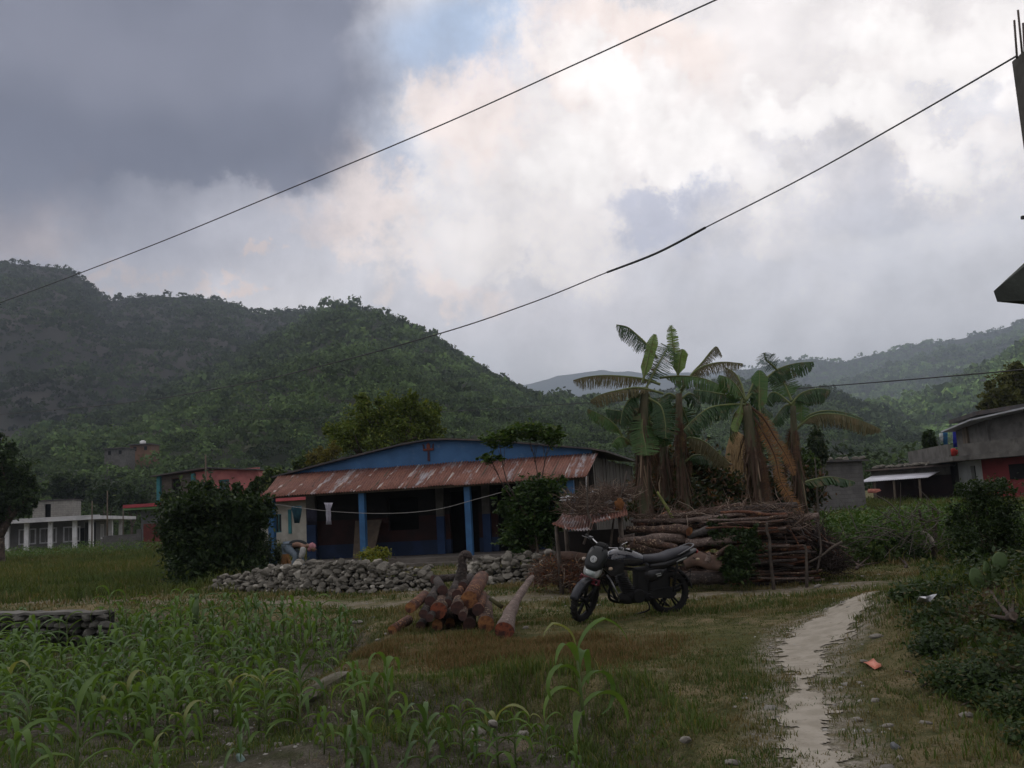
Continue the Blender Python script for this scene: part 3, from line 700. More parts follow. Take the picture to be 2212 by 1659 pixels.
# right-hand wall of weathered boards
mb = MB()
for i in range(30):
    y_ = 2.15 + i * .38; mb.box((10.5 + random.uniform(-.015, .015), y_, 1.55), (.03, .36, 3.2 + random.uniform(-.05, .1)))
lb(mb, 'side_wall', weather, house)
mb = MB(); mb.box((10.02, 2.0, 1.6), (.9, .08, 2.7)); lb(mb, 'corner_board', weather, house)
mb = MB(); mb.box((-.5 + .85, 8, 1.7), (.12, 11.4, 2.9)); lb(mb, 'side_wall', nearblack, house)
mb = MB(); mb.box((5.4, 13.4, 1.6), (10, .1, 3.1)); lb(mb, 'back_wall', nearblack, house)
mb = MB(); mb.tube([(10.43, .9, 2.75), (10.44, .85, 1.15)], .028, 8); lb(mb, 'downpipe', white, house)
mb = MB(); mb.box((9.35, 2.02, 1.75), (.85, .08, 1.5)); mb.box((9.35, 1.97, 1.75), (.7, .04, 1.35), 1); lb(mb, 'shutter', [navy, blue], house)
# trident emblem on the gable
em = pm('emblem_paint', (.050, .018, .028), (.03, .012, .02), 8, .6)
em2 = pm('emblem_red', (.17, .045, .03), (.12, .03, .02), 8, .6)
mb = MB(); cx, cz = 4.92, 3.72; y0, y1 = 2.045, 2.078
mb.prism([(cx - .05, cz - .34), (cx + .035, cz - .36), (cx + .03, cz + .05), (cx - .03, cz + .05)], y0, y1)
for s_ in (-1, 1):
    mb.prism([(cx + s_ * .03, cz - .02), (cx + s_ * .19, cz), (cx + s_ * .20, cz + .24), (cx + s_ * .15, cz + .20), (cx + s_ * .13, cz + .07), (cx + s_ * .03, cz + .05)][::s_], y0, y1)
mb.prism([(cx - .055, cz + .04), (cx + .055, cz + .04), (cx + .06, cz + .20), (cx, cz + .27), (cx - .06, cz + .20)], y0 - .01, y1 - .003, mi=1)
mb.prism([(cx - .19, cz + .02), (cx + .19, cz + .02), (cx + .17, cz + .07), (cx - .17, cz + .07)], y0 - .006, y1 - .002, mi=1)
lb(mb, 'emblem', [em, em2], house)
# leaning board, table and the like in the shade
mb = MB(); mb.add([(2.45, 1.1, .26), (3.15, 1.1, .26), (3.25, 1.75, 1.5), (2.3, 1.75, 1.5), (2.45, 1.14, .25), (3.15, 1.14, .25), (3.25, 1.80, 1.49), (2.3, 1.80, 1.49)], [(0, 1, 2, 3), (7, 6, 5, 4), (0, 4, 5, 1), (1, 5, 6, 2), (2, 6, 7, 3), (3, 7, 4, 0)], M=HM)
tag(mb.build('plywood_panel', pm('plywood', (.13, .10, .075), (.085, .065, .05), 3, .9)), 'brown wooden panel leaning against the veranda wall', 'panel')
mb = MB(); mb.box((8.6, 1.2, .62), (1.4, .6, .05), M=HM)
tb = thing('bench', 'low dark wooden bench in the shade of the veranda', 'bench', HM @ Vector((8.6, 1.2, .25))); mb.build('seat', woodm, tb)
for a in (-.6, .6):
    for b_ in (-.22, .22): m2 = MB(); m2.box((8.6 + a, 1.2 + b_, .42), (.06, .06, .35), M=HM); m2.build('leg', woodm, tb)
# washing line from the pole by the bush to the small tree, sagging across the front
def cable(pts, r, mat, name, label, cat, n=6, k=10, mats=None):
    pp = smooth_path(pts, k); mb = MB(); mb.tube(pp, list(np.interp(np.linspace(0, 1, len(pp)), np.linspace(0, 1, len(r)), r)) if hasattr(r, '__len__') else r, n); return tag(mb.build(name, mat), label, cat)
linem = pm('pale_cord', (.30, .29, .28), (.24, .23, .22), 5, .7)
cable([P(540, 1078, 28.6), P(600, 1090, 28.9), P(720, 1105, 29.1), P(840, 1109, 28.8), P(940, 1101, 28), P(1030, 1078, 26.8), P(1110, 1056, 25.2)], .0075, linem, 'washing_line', 'pale washing line sagging across the front of the blue house', 'washing line')
# white shirt hung on the line
def cloth(name, label, outline, Y, mat, ripple=.03, cat='clothing', grp=None, seed=0):
    """hanging cloth: outline in pixels (top to bottom, left/right pairs), folds in depth"""
    mb = MB(); rows = []; n = 8
    for (ul, ur, v) in outline:
        rows.append([P(ul + (ur - ul) * i / n, v, Y) + Vector((0, math.sin(i * 2.1 + seed + len(rows) * .4) * ripple, 0)) for i in range(n + 1)])
    vs = [p for r_ in rows for p in r_]; m = n + 1
    fs = [(j * m + i, j * m + i + 1, (j + 1) * m + i + 1, (j + 1) * m + i) for j in range(len(rows) - 1) for i in range(n)]
    mb.add(vs, fs, 0, True); o = mb.build(name, mat); solid(o, .012); return tag(o, label, cat, grp)
shirtm = pm('white_cloth', (.42, .41, .47), (.33, .32, .38), 9, .9)
cloth('hanging_shirt', 'white shirt hanging limp from the washing line', [(700, 719, 1086), (702, 717, 1092), (704, 714, 1100), (704, 715, 1112), (705, 715, 1122), (704, 716, 1133)], 29.3, shirtm)
cloth('hanging_trousers', 'dark teal trousers hung at the left end of the veranda', [(630, 651, 1093), (629, 652, 1100), (633, 650, 1112), (636, 646, 1130)], 29.8, pm('teal_cloth', (.02, .07, .09), (.015, .05, .07), 5, .9), seed=2)
cloth('hanging_cloth', 'dark blue cloth hung beside the white shirt in the shade', [(662, 684, 1100), (662, 685, 1115), (664, 684, 1134)], 30.6, pm('navy_cloth', (.03, .03, .05), (.02, .02, .035), 5, .9), seed=4)
mb = MB(); mb.tube([P(541, 1074, 28.6), P(539, 1110, 28.6), P(541, 1150, 28.6), Vector((P(541, 1200, 28.6).x, 28.6, -.05))], [.045, .05, .06, .07], 8, wob=.08)
tag(mb.build('line_pole', pm('pole_bark', (.15, .13, .11), (.09, .075, .065), 4, .95, .01)), 'grey tree-branch pole holding the left end of the washing line', 'pole')

# ------------------------------------------------------------------ person bending over behind the stone wall
def skin_body(name, joints, edges, radii, mat, parent, levels=2, rootv=0):
    me = bpy.data.meshes.new(name); me.from_pydata([tuple(j) for j in joints], edges, []); me.update()
    o = link(name, me, parent, [mat]); o.modifiers.new('skin', 'SKIN')
    for i, r in enumerate(radii):
        s = me.skin_vertices[0].data[i]; s.radius = (r, r) if not hasattr(r, '__len__') else r
    me.skin_vertices[0].data[rootv].use_root = True
    s = o.modifiers.new('smooth', 'SUBSURF'); s.levels = levels; s.render_levels = levels
    for p in me.polygons: p.use_smooth = True
    o.modifiers['skin'].use_smooth_shade = True
    return o
def person():
    Y = 26.6; base = P(640, 1222, Y)
    q = lambda u, v, dy=0: P(u, v, Y + dy)
    r = thing('person', 'person bent double in dark top, grey trousers and pink head scarf', 'person', (q(645, 1222).x, Y, Hs(q(645, 1222).x, Y)))
    skin = pm('skin', (.20, .115, .08), (.17, .095, .065), 9, .6); trouser = pm('grey_trousers', (.13, .16, .19), (.09, .12, .15), 9, .9)
    top = pm('dark_top', (.018, .022, .022), (.012, .014, .016), 9, .9); sleeve = pm('pale_sleeve', (.34, .34, .33), (.27, .27, .26), 9, .9)
    gz = Hs(base.x, Y) + .05
    hipL = q(621, 1184, -.10); hipR = q(623, 1181, .12); kL = q(640, 1201, -.16); kR = q(650, 1200, .16)
    aL = Vector((q(634, 1210).x, Y - .12, gz + .08)); aR = Vector((q(650, 1210).x, Y + .16, gz + .08))
    sh = q(655, 1177, 0); nk = q(664, 1179, 0); hd = q(672, 1181, 0); pel = q(623, 1181, 0); mid = q(638, 1174, 0)
    sL = q(655, 1181, -.17); sR = q(655, 1176, .18); eL = q(653, 1195, -.22); eR = q(655, 1196, .2); wL = q(648, 1209, -.2); wR = q(650, 1210, .16)
    j = [pel, mid, sh, nk, hd, hipL, kL, aL, aL + Vector((.16, -.03, -.07)), hipR, kR, aR, aR + Vector((.16, .03, -.07)), sL, eL, wL, sR, eR, wR]
    e = [(0, 1), (1, 2), (2, 3), (3, 4), (0, 5), (5, 6), (6, 7), (7, 8), (0, 9), (9, 10), (10, 11), (11, 12), (2, 13), (13, 14), (14, 15), (2, 16), (16, 17), (17, 18)]
    rad = [.13, .125, .13, .055, .085, .10, .075, .045, .03, .10, .075, .045, .03, .06, .045, .032, .06, .045, .032]
    skin_body('body', j, e, rad, skin, r)
    skin_body('dark_top', [pel, mid, sh, nk], [(0, 1), (1, 2), (2, 3)], [(.15, .14), (.155, .14), (.16, .145), .07], top, r)
    skin_body('trousers', [pel, hipL, kL, aL + Vector((0, 0, .08)), hipR, kR, aR + Vector((0, 0, .08))], [(0, 1), (1, 2), (2, 3), (0, 4), (4, 5), (5, 6)], [.155, .125, .095, .075, .125, .095, .075], trouser, r)
    skin_body('sleeve', [sL, eL, wL + Vector((0, 0, .04))], [(0, 1), (1, 2)], [.085, .085, .065], sleeve, r)
    skin_body('sleeve', [sR, eR, wR + Vector((0, 0, .04))], [(0, 1), (1, 2)], [.085, .08, .06], sleeve, r)
    # hands: palm, four fingers and a thumb each
    for k, w in enumerate((wL, wR)):
        d = Vector((-.25, 0, -1)).normalized(); s_ = Vector((0, 1, 0)); pts = [w, w + d * .07]; ed = [(0, 1)]; rr = [.028, .034]
        for f in range(4):
            b0 = w + d * .09 + s_ * (f - 1.5) * .02; b1 = b0 + d * .035 + Vector((-.006, 0, 0)); b2 = b1 + d * (.026, .032, .030, .022)[f] + Vector((-.016, 0, 0))
            i = len(pts); pts += [b0, b1, b2]; ed += [(1, i), (i, i + 1), (i + 1, i + 2)]; rr += [.010, .009, .007]
        t0 = w + d * .03 + s_ * (-.035 if k else .035); t1 = t0 + d * .03 + s_ * (-.02 if k else .02); i = len(pts); pts += [t0, t1]; ed += [(0, i), (i, i + 1)]; rr += [.012, .009]
        skin_body('hand', pts, ed, rr, skin, r, 1)
    # face looks down; scarf wraps the crown
    mb = MB(); hc = q(674, 1181, 0); mb.ball(hc, (.105, .10, .11), jit=.35, seed=4, fr=4, nu=16, nv=12); mb.ball(hc + Vector((-.08, .0, -.06)), (.06, .07, .07), jit=.3, seed=7, fr=4)
    mb.build('head_scarf', pm('pink_scarf', (.42, .20, .22), (.30, .13, .15), 14, .9, .01), r)
    mb = MB(); mb.ball(hc + Vector((.035, -.02, -.055)), (.075, .075, .085)); mb.tube([hc + Vector((.10, -.02, -.06)), hc + Vector((.125, -.02, -.10))], [.014, .018], 6)
    for s_ in (-.035, .035): mb.ball(hc + Vector((.095, s_ - .02, -.035)), .011, mi=1, nu=6, nv=4)
    mb.box(hc + Vector((.085, -.02, -.125)), (.015, .045, .012), 2); mb.ball(hc + Vector((0, -.105, -.05)), (.02, .014, .03), nu=6, nv=5)
    mb.build('face', [skin, pm('eye', (.02, .015, .012), None, 5, .3), pm('lips', (.16, .06, .05), None, 5, .6)], r)
person()
# orange-brown sheaf of straw stands behind the person
mb = MB(); bp_ = P(613, 1224, 27.3); bp_.z = Hs(bp_.x, bp_.y); g_ = random.Random(5)
for i in range(90):
    a = g_.uniform(0, 6.28); r_ = g_.uniform(.02, .26); p0 = bp_ + Vector((math.cos(a) * r_, .25 + math.sin(a) * r_, 0)); p1 = bp_ + Vector((math.cos(a) * .03 + g_.uniform(-.05, .05), .25, g_.uniform(.62, .88)))
    mb.tube([p0, p1], [.011, .006], 4)
tag(mb.build('straw_sheaf', pm('straw_orange', (.24, .12, .045), (.15, .08, .035), 8, .9)), 'small orange-brown straw sheaf beside the left blue post', 'sheaf')

# ------------------------------------------------------------------ cables overhead
wirem = pm('black_cable', (.02, .02, .022), (.03, .03, .032), 3, .6)
cable([P(2500, -430, 5.5), P(1940, -172, 9), P(1546, 0, 14), P(1240, 140, 20), P(930, 280, 29), P(610, 414, 42), P(300, 541, 62), P(0, 654, 85), P(-300, 760, 105)], (.013, .013, .014, .017, .022, .028, .036, .042, .046), wirem, 'power_cable', 'highest black cable running from the top edge down to the left hills', 'cable')
for p_, r_ in (((1546, 0, 14), 0),): pass
c2 = cable([P(2196, 121, 8.1), P(1970, 252, 9.5), P(1740, 381, 11.5), P(1523, 492, 14), P(1418, 547, 15.5), P(1312, 588, 17.5), P(1140, 657, 21), P(945, 722, 27), P(700, 789, 37), P(500, 834, 50), P(250, 873, 72), P(-60, 900, 100)], (.010, .010, .010, .011, .011, .012, .014, .018, .022, .026, .03, .036), wirem, 'power_cable', 'middle black cable tied to the bare concrete column, with a thick spliced stretch', 'cable')
mb = MB(); mb.tube(smooth_path([P(1523, 492, 14), P(1418, 547, 15.5), P(1312, 588, 17.5)], 8), .022, 6); mb.build('splice', wirem, c2)
cable([P(2600, 758, 20), P(2212, 798, 26), P(2000, 817, 31), P(1800, 833, 36), P(1500, 856, 44), P(1240, 872, 54), P(945, 890, 70), P(600, 905, 90), P(150, 905, 120)], .020, wirem, 'power_cable', 'lowest thin cable passing behind the banana plants', 'cable')
# ------------------------------------------------------------------ background buildings, left
def hcol(mb, x, y, z0, z1, w, mi=0): mb.box((x, y, (z0 + z1) / 2), (w, w, z1 - z0), mi)
def window(parent, x, z, w, h, y, fm, gm_=None, bars=2, ft=.08):
    """frame with its pane behind bars, in the parent's frame; front faces -y"""
    mb = MB(); t = ft
    mb.box((x, y, z + h / 2 - t / 2), (w, .08, t)); mb.box((x, y, z - h / 2 + t / 2), (w, .08, t))
    for s_ in (-1, 1): mb.box((x + s_ * (w / 2 - t / 2), y, z), (t, .08, h - 2 * t))
    for i in range(bars): mb.box((x - w / 2 + w * (i + 1) / (bars + 1), y, z), (.03, .05, h - 2 * t))
    f = lb(mb, 'window', fm, parent)
    mb = MB(); mb.box((x, y + .07, z), (w - 2 * t, .02, h - 2 * t)); g_ = mb.build('pane', gm_ or glassy); g_.parent = f
    return f
gwall = pm('grey_render', (.20, .195, .19), (.15, .145, .14), 1, .9, .004, 10)
A = P(-70, 1130, 89.5); B = P(203, 1114, 92); Mx = frame(A, B); Ld = (B.xy - A.xy).length; gz = Hs(A.x, A.y) - .3; zt = 2.95
r = root('school_house', 'long low house with white slab roof and white veranda columns at far left', 'house', Mx)
mb = MB(); mb.box((Ld / 2 + .2, 8, 3.04), (Ld + 1.4, 19.5, .34)); mb.box((Ld / 2 + .2, -1.72, 3.24), (Ld + 1.4, .1, .10)); lb(mb, 'roof_slab', palec, r)
cols = []
for u in (-40, 20, 62, 113, 165, 200):
    p = Mx.inverted() @ P(u, 1140, A.y + (B.y - A.y) * (u + 70) / 273.0); cols.append(p.x)
for x_ in cols:
    mb = MB(); hcol(mb, x_, -.6, gz, 2.87, .40); lb(mb, 'column', white, r)
for y_ in (7.5, 13): mb = MB(); hcol(mb, Ld + .1, y_, gz, 2.87, .4); lb(mb, 'column', white, r)
mb = MB(); mb.box((Ld / 2 - 1, 2.2, (gz + 2.87) / 2), (Ld - 1, .2, 2.87 - gz)); mb.box((Ld - 1.5, 9.3, (gz + 2.87) / 2), (.2, 14, 2.87 - gz)); mb.box((Ld / 2 - 1, 16.4, (gz + 2.87) / 2), (Ld - 1, .2, 2.87 - gz)); lb(mb, 'wall', gwall, r)
mb = MB(); mb.box((Ld / 2, .3, gz + .25), (Ld + 1, 3.6, .5)); lb(mb, 'plinth', gwall, r)
for u, w_ in ((41, 1.6), (87, 1.6), (139, 1.6)):
    p = Mx.inverted() @ P(u, 1155, A.y + (B.y - A.y) * (u + 70) / 273.0); window(r, p.x + .2, 1.55, w_, 1.55, 2.06, white, bars=2, ft=.13)
mb = MB(); mb.box((Ld - 1.9, 2.06, 1.0), (1.2, .06, 2.2)); lb(mb, 'door', dark, r)
# recess at the corner and the far window
f = window(r, 0, 0, 1.5, 1.6, 0, white, pm('red_curtain', (.13, .05, .03), None, 3, .9), bars=3, ft=.14); f.matrix_local = Matrix.Translation((Ld - 1.38, 10.6, 1.65)) @ Matrix.Rotation(R(90), 4, 'Z')
mb = MB(); mb.box((Ld - 1.36, 5.0, 1.35), (.06, 4.6, 2.6)); lb(mb, 'recess_shade', dark, r)  # near-black panel painted as the shade of the open recess
# water tank room on its roof
hb = brickm('pale_block', (.24, .23, .205), (.20, .19, .17), (.15, .145, .13), 1, .45, .22, .02)
p0 = Mx.inverted() @ P(78, 1100, 96.5); p1 = Mx.inverted() @ P(163, 1100, 97.5); cx = (p0.x + p1.x) / 2; w_ = p1.x - p0.x
ub = root('rooftop_room', 'pale block room standing on the white slab roof', 'room', Mx @ Matrix.Translation((cx, 5, 3.21)))
mb = MB(); wall_holes(mb, -w_ / 2, w_ / 2, 0, 1.85, 0, .2, [(-w_ * .19, -w_ * .04, .05, 1.55)]); mb.box((-w_ / 2 + .1, 1.9, .92), (.2, 3.6, 1.85)); mb.box((w_ / 2 - .1, 1.9, .92), (.2, 3.6, 1.85)); mb.box((0, 3.7, .92), (w_, .2, 1.85)); lb(mb, 'wall', hb, ub)
mb = MB(); mb.box((0, 1.8, 1.93), (w_ + .3, 4.3, .07)); lb(mb, 'roof', oldtin, ub)
mb = MB(); mb.box((-w_ * .115, .5, .8), (.7, .05, 1.6)); lb(mb, 'door', dark, ub)
# block garden wall and the red gate
blockm = brickm('grey_block', (.125, .12, .118), (.10, .096, .093), (.085, .082, .078), 1, .40, .2, .012)
A = P(222, 1190, 71.4); B = P(305, 1188, 71.7); Mx = frame(A, B); w_ = (B.xy - A.xy).length; gz = Hs(A.x, A.y) - .2
r = root('block_wall', 'grey concrete-block garden wall beside the red gate', 'wall', Mx)
mb = MB(); mb.box((w_ / 2, 0, (gz + 1.25) / 2), (w_, .16, 1.25 - gz)); mb.box((w_ - .14, -.02, .8), (.32, .24, 1.5 - gz)); mb.box((w_ / 2, 0, 1.275), (w_ - .6, .2, .05)); lb(mb, 'wall', blockm, r)
A = P(311, 1188, 71); B = P(352, 1186, 71); Mx = frame(A, B); w_ = (B.xy - A.xy).length
gr = root('metal_gate', 'dull red metal gate between block wall and dark bush', 'gate', Mx)
redg = pm('red_gate_paint', (.13, .03, .025), (.09, .022, .02), 2, .6)
mb = MB(); mb.box((w_ / 2, 0, 1.05), (w_, .04, 1.9)); 
for i in range(7): mb.box((i * w_ / 6, -.03, 1.05), (.04, .04, 1.96))
for z_ in (.1, 1.05, 2.0): mb.box((w_ / 2, -.035, z_), (w_, .035, .05))
lb(mb, 'leaf', redg, gr)
# two-storey green and pink house
A = P(302, 1180, 76); B = P(560, 1180, 73); Mx = frame(A, B); w_ = (B.xy - A.xy).length
X = lambda u: (Mx.inverted() @ P(u, 1100, A.y + (B.y - A.y) * (u - 302) / 258.0)).x
Z = lambda u, v: P(u, v, A.y + (B.y - A.y) * (u - 302) / 258.0).z
r = root('painted_house', 'two-storey house with teal pillar, pink wall and red balcony edge behind the dark bush', 'house', Mx)
teal = pm('teal_paint', (.03, .17, .19), (.025, .12, .14), 2, .7); pink = pm('pink_paint', (.38, .14, .13), (.28, .10, .10), 1.5, .8); greyb = brickm('brown_block', (.10, .09, .075), (.085, .075, .065), (.07, .065, .06), 1, .4, .2, .012)
z1, z2 = Z(320, 1100), Z(400, 1024)
mb = MB(); wall_holes(mb, .2, w_, -.3, z1 - .15, 0, .2, []); mb.box((.3, 4, z1 / 2 - .25), (.2, 7.8, z1)); mb.box((w_, 4, z1 / 2), (.2, 7.8, z1)); lb(mb, 'ground_floor_wall', pm('dim_render', (.11, .115, .12), (.08, .08, .085), 1, .9), r)
mb = MB(); wall_holes(mb, X(336), X(418), z1 + .25, z2, .4, .2, [(X(366), X(386), z1 + .25, z2 - .25)]); mb.box((X(336) + .1, 4.2, (z1 + z2) / 2), (.2, 7.4, z2 - z1 - .3)); lb(mb, 'upper_wall', greyb, r)
mb = MB(); wall_holes(mb, X(418), w_ - .1, z1 + .25, z2 + .12, .38, .2, [(X(424), X(440), z1 + .9, z1 + 1.9), (X(470), X(492), z1 + .9, z1 + 2.0)]); mb.box((w_ - .2, 4.2, (z1 + z2) / 2), (.2, 7.4, z2 - z1 - .3)); lb(mb, 'pink_wall', pink, r)
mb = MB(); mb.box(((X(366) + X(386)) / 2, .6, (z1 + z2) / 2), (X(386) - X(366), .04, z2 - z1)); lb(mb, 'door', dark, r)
for a, b_ in ((424, 440), (470, 492)): window(r, (X(a) + X(b_)) / 2, z1 + 1.42, X(b_) - X(a), 1.1, .42, white if a == 424 else teal, bars=1, ft=.07)
for u in (341, 416): mb = MB(); mb.box((X(u), .22, (z1 + z2) / 2), (.32, .3, z2 - z1)); lb(mb, 'pillar', teal, r)
mb = MB(); mb.box((w_ / 2 - .3, -.2, z1 + .08), (w_ + 1.0, 1.5, .16), 1); mb.box((w_ / 2 - .3, -.45, z1 + .30), (w_ + .9, 1.3, .26), 0); lb(mb, 'balcony_edge', [pm('red_trim', (.34, .05, .06), (.26, .04, .05), 2, .7), pm('lime_trim', (.16, .30, .12), (.12, .24, .1), 2, .7)], r)
mb = MB(); xs = [X(330), X(453), X(560)]; zs = [z2 + .05, z2 + .42, z2 - .02]
mb.prism([(xs[0], zs[0]), (xs[1], zs[1]), (xs[2], zs[2]), (xs[2], zs[2] - .1), (xs[1], zs[1] - .1), (xs[0], zs[0] - .1)], -.3, 8); lb(mb, 'roof', oldtin, r)
mb = MB(); mb.prism([(xs[0] + .5, zs[0] - .1), (xs[1], zs[1] - .1), (xs[2] - .3, zs[2] - .1), (w_ - .3, z2 - .3), (xs[0] + .5, z2 - .3)][::-1], .42, .5); lb(mb, 'gable', pm('brown_gable', (.13, .06, .05), (.09, .05, .04), 2, .8), r)
# white house glimpsed through the left bay of the veranda
A = P(545, 1165, 60); B = P(690, 1160, 58); Mx = frame(A, B); w_ = (B.xy - A.xy).length
X = lambda u: (Mx.inverted() @ P(u, 1100, A.y + (B.y - A.y) * (u - 545) / 145.0)).x
r = root('white_house', 'white-walled house with a red slab edge seen through the veranda', 'house', Mx)
zt = P(620, 1083, 59).z
mb = MB(); wall_holes(mb, 0, w_, -.3, zt, 0, .2, [(X(596), X(610), .95, 2.1)]); mb.box((.1, 4, zt / 2), (.2, 7.8, zt)); mb.box((w_ - .1, 4, zt / 2), (.2, 7.8, zt)); mb.box((w_ / 2, 8, zt / 2), (w_, .2, zt)); lb(mb, 'wall', pm('cream_render', (.36, .345, .30), (.27, .255, .22), 1, .9), r)
mb = MB(); mb.box((w_ / 2, 3.6, zt + .16), (w_ + .5, 9.4, .32)); lb(mb, 'roof_slab', pm('red_slab', (.45, .09, .10), (.36, .07, .08), 2, .7), r)
window(r, (X(596) + X(610)) / 2, 1.52, X(610) - X(596) + .06, 1.2, -.02, teal, bars=1, ft=.07)
mb = MB(); mb.box((X(629), -.14, 1.6), (.22, .06, 1.5)); lb(mb, 'window_trim', teal, r)
# small roof and tank up the slope
def on_hill(u, v, G3):
    X_, Y_, Z_ = G3; q = (np.stack([X_, Y_, Z_], -1).reshape(-1, 3) - np.array([0, 0, EYE])) @ CRn; uu = CU + F * q[:, 0] / -q[:, 2]; vv = CV - F * q[:, 1] / -q[:, 2]
    m = np.hypot(uu - u, vv - v); m[q[:, 2] > 0] = 1e9; i = int(np.argmin(m)); return Vector((X_.ravel()[i], Y_.ravel()[i], Z_.ravel()[i]))
for u, v, nm, lab, tank in ((335, 1012, 'hillside_house', 'small house with a white water tank on the wooded slope', True), (286, 1036, 'hillside_house', 'low tin-roofed house half hidden by trees on the slope', False)):
    p = on_hill(u, v, GA); k = (p.y) / 1995.0
    r = root(nm, lab, 'house', Matrix.Translation(p + Vector((0, -7, 5.0 if tank else 7.0))))
    mb = MB(); mb.box((0, 0, 9 * k - 5), (44 * k, 6, 10)); lb(mb, 'wall', (pm('ochre_wall', (.16, .085, .05), (.11, .06, .04), .3, .9) if tank else concrete), r)
    mb = MB(); mb.box((0, -.3, 9.8 * k), (47 * k, 7, .25)); lb(mb, 'roof', oldtin, r)
    for s_ in (-1, 1): mb = MB(); mb.box((s_ * 11 * k, -3.05, 1 * k), (6 * k, .1, 8 * k)); lb(mb, 'window', dark, r)
    if tank: mb = MB(); mb.lathe([(6 * k, 0), (6 * k, 8 * k), (2.5 * k, 10 * k)], 12, M=Matrix.Translation((-4 * k, 0, 10 * k))); lb(mb, 'water_tank', white, r)
# thin poles rising from the village
for u, v0, v1, Y, lab in ((444, 982, 1120, 62, 'thin wooden pole rising above the pink wall'), (199, 1082, 1120, 88, 'thin pole above the white slab roof, left of the taller ones'), (232, 1060, 1170, 86, 'tall thin pole standing before the white slab corner'), (266, 1095, 1125, 100, 'short thin pole behind the white slab roof')):
    a = P(u, v0, Y); mb = MB(); mb.tube([(a.x, a.y, Hs(a.x, a.y) - .3), a], [.09, .05], 6); tag(mb.build('utility_pole', woodm), lab, 'pole', 'thin poles in the village')

# ------------------------------------------------------------------ right: block shed, long low house, red house
A = P(1762, 1095, 45); B = P(1868, 1090, 46.6); Mx = frame(A, B); w_ = (B.xy - A.xy).length; gz = Hs(A.x, A.y) - .3
r = root('block_shed', 'grey block shed with stones on its flat roof, right of the banana plants', 'shed', Mx)
zt = P(1866, 996, 46.5).z
mb = MB(); mb.box((w_ / 2, 0, (gz + zt) / 2), (w_, .2, zt - gz)); mb.box((w_ - .1, 3.1, (gz + zt) / 2), (.2, 6, zt - gz)); mb.box((.1, 3.1, (gz + zt) / 2), (.2, 6, zt - gz)); mb.box((w_ / 2, 6.2, (gz + zt) / 2), (w_, .2, zt - gz)); lb(mb, 'wall', blockm, r)
mb = MB(); mb.box((w_ / 2, 3, zt + .04), (w_ + .3, 6.8, .08)); lb(mb, 'roof', oldtin, r)
stonem = pm('river_stone', (.24, .225, .195), (.12, .11, .095), 3.5, .88, .012, 12, kind='Object', c3=(.105, .095, .08), s3=1.4, c3lo=.52, c3hi=.66)
stonec = leafm('stone_mix', (.060, .056, .047), (.23, .215, .185), tr=0, rough=.95, spec=.1, nscale=9, third=(.33, .31, .27), tf=.15)
def stones(name, items, label, cat, grp=None, parent=None, mat=None):
    mb = MB()
    for c, s, sd_ in items: rock(mb, c, s, sd_)
    o = mb.build(name, mat or stonec, parent); return tag(o, label, cat, grp)
for i, u in enumerate((1794, 1812, 1828, 1848, 1862)):
    p = P(u, 1000, 45.8 + i * .25); p.z = zt + .16; mb = MB(); rock(mb, (0, 0, 0), (.22, .16, .12), 60 + i); o = mb.build('roof_stone', stonec); o.location = p
    tag(o, 'stone weighing down the roof of the grey block shed', 'stone', 'stones on the block shed roof')
A = P(1860, 1080, 57); B = P(2035, 1066, 54); Mx = frame(A, B); w_ = (B.xy - A.xy).length; gz = Hs(A.x, A.y) - .4
Xf = lambda u, A_=A, B_=B, u0=1860, u1=2035: (Mx.inverted() @ P(u, 1050, A_.y + (B_.y - A_.y) * (u - u0) / (u1 - u0))).x
r = root('low_house', 'long low house with a white awning and rubble on its roof', 'house', Mx)
zt = P(1950, 1012, 55.5).z
mb = MB(); mb.box((w_ / 2, 2.4, (gz + zt) / 2), (w_, .2, zt - gz)); mb.box((.1, 4.5, (gz + zt) / 2), (.2, 4.2, zt - gz)); mb.box((w_ - .1, 4.5, (gz + zt) / 2), (.2, 4.2, zt - gz)); mb.box((w_ / 2, 2.25, zt - .25), (w_, .14, .5), 1); lb(mb, 'wall', [pm('dim_maroon', (.035, .018, .018), (.02, .012, .014), 1, .9), concrete], r)
mb = MB(); mb.box((w_ / 2, 4.2, zt + .05), (w_ + .3, 5.2, .10)); lb(mb, 'roof', pm('brown_roof', (.09, .07, .06), (.06, .05, .045), 1, .9), r)
za, zb_ = P(1925, 1027, 54.3).z, P(1925, 1037, 53).z
mb = MB(); corr(mb, (Xf(1866), -.5, zb_), (Xf(2014), -.5, zb_ + .05), (Xf(2014), 1.9, za + .1), (Xf(1866), 1.9, za + .1), 40, .02, 1); solid(lb(mb, 'awning', pm('pale_tin', (.62, .63, .68), (.5, .5, .55), 1, .5, metal=.1), r), .01)
for u in (1893, 1935, 1990): mb = MB(); mb.tube([(Xf(u), -.3, gz), (Xf(u) + .05, -.3, zb_)], .07, 6); lb(mb, 'post', woodm, r)
gi = random.Random(3)
for i in range(26):
    x_ = .4 + (w_ - .8) * i / 26 + gi.uniform(-.1, .1); mb = MB(); s_ = gi.uniform(.12, .24); rock(mb, (0, 0, 0), (s_ * 1.2, s_, s_ * .6), 80 + i); o = mb.build('roof_stone', stonec)
    o.matrix_basis = Mx @ Matrix.Translation((x_, 1.75 + gi.uniform(0, .5), zt + .10 + s_ * .55)); tag(o, 'pale stone in the row along the long low house roof', 'stone', 'stones on the long low roof')
cloth('red_cloth', 'pinkish cloth drying under the white awning', [(1876, 1900, 1056), (1874, 1903, 1060), (1876, 1890, 1065)], 53.2, pm('pink_cloth', (.5, .2, .15), (.4, .15, .12), 3, .9))
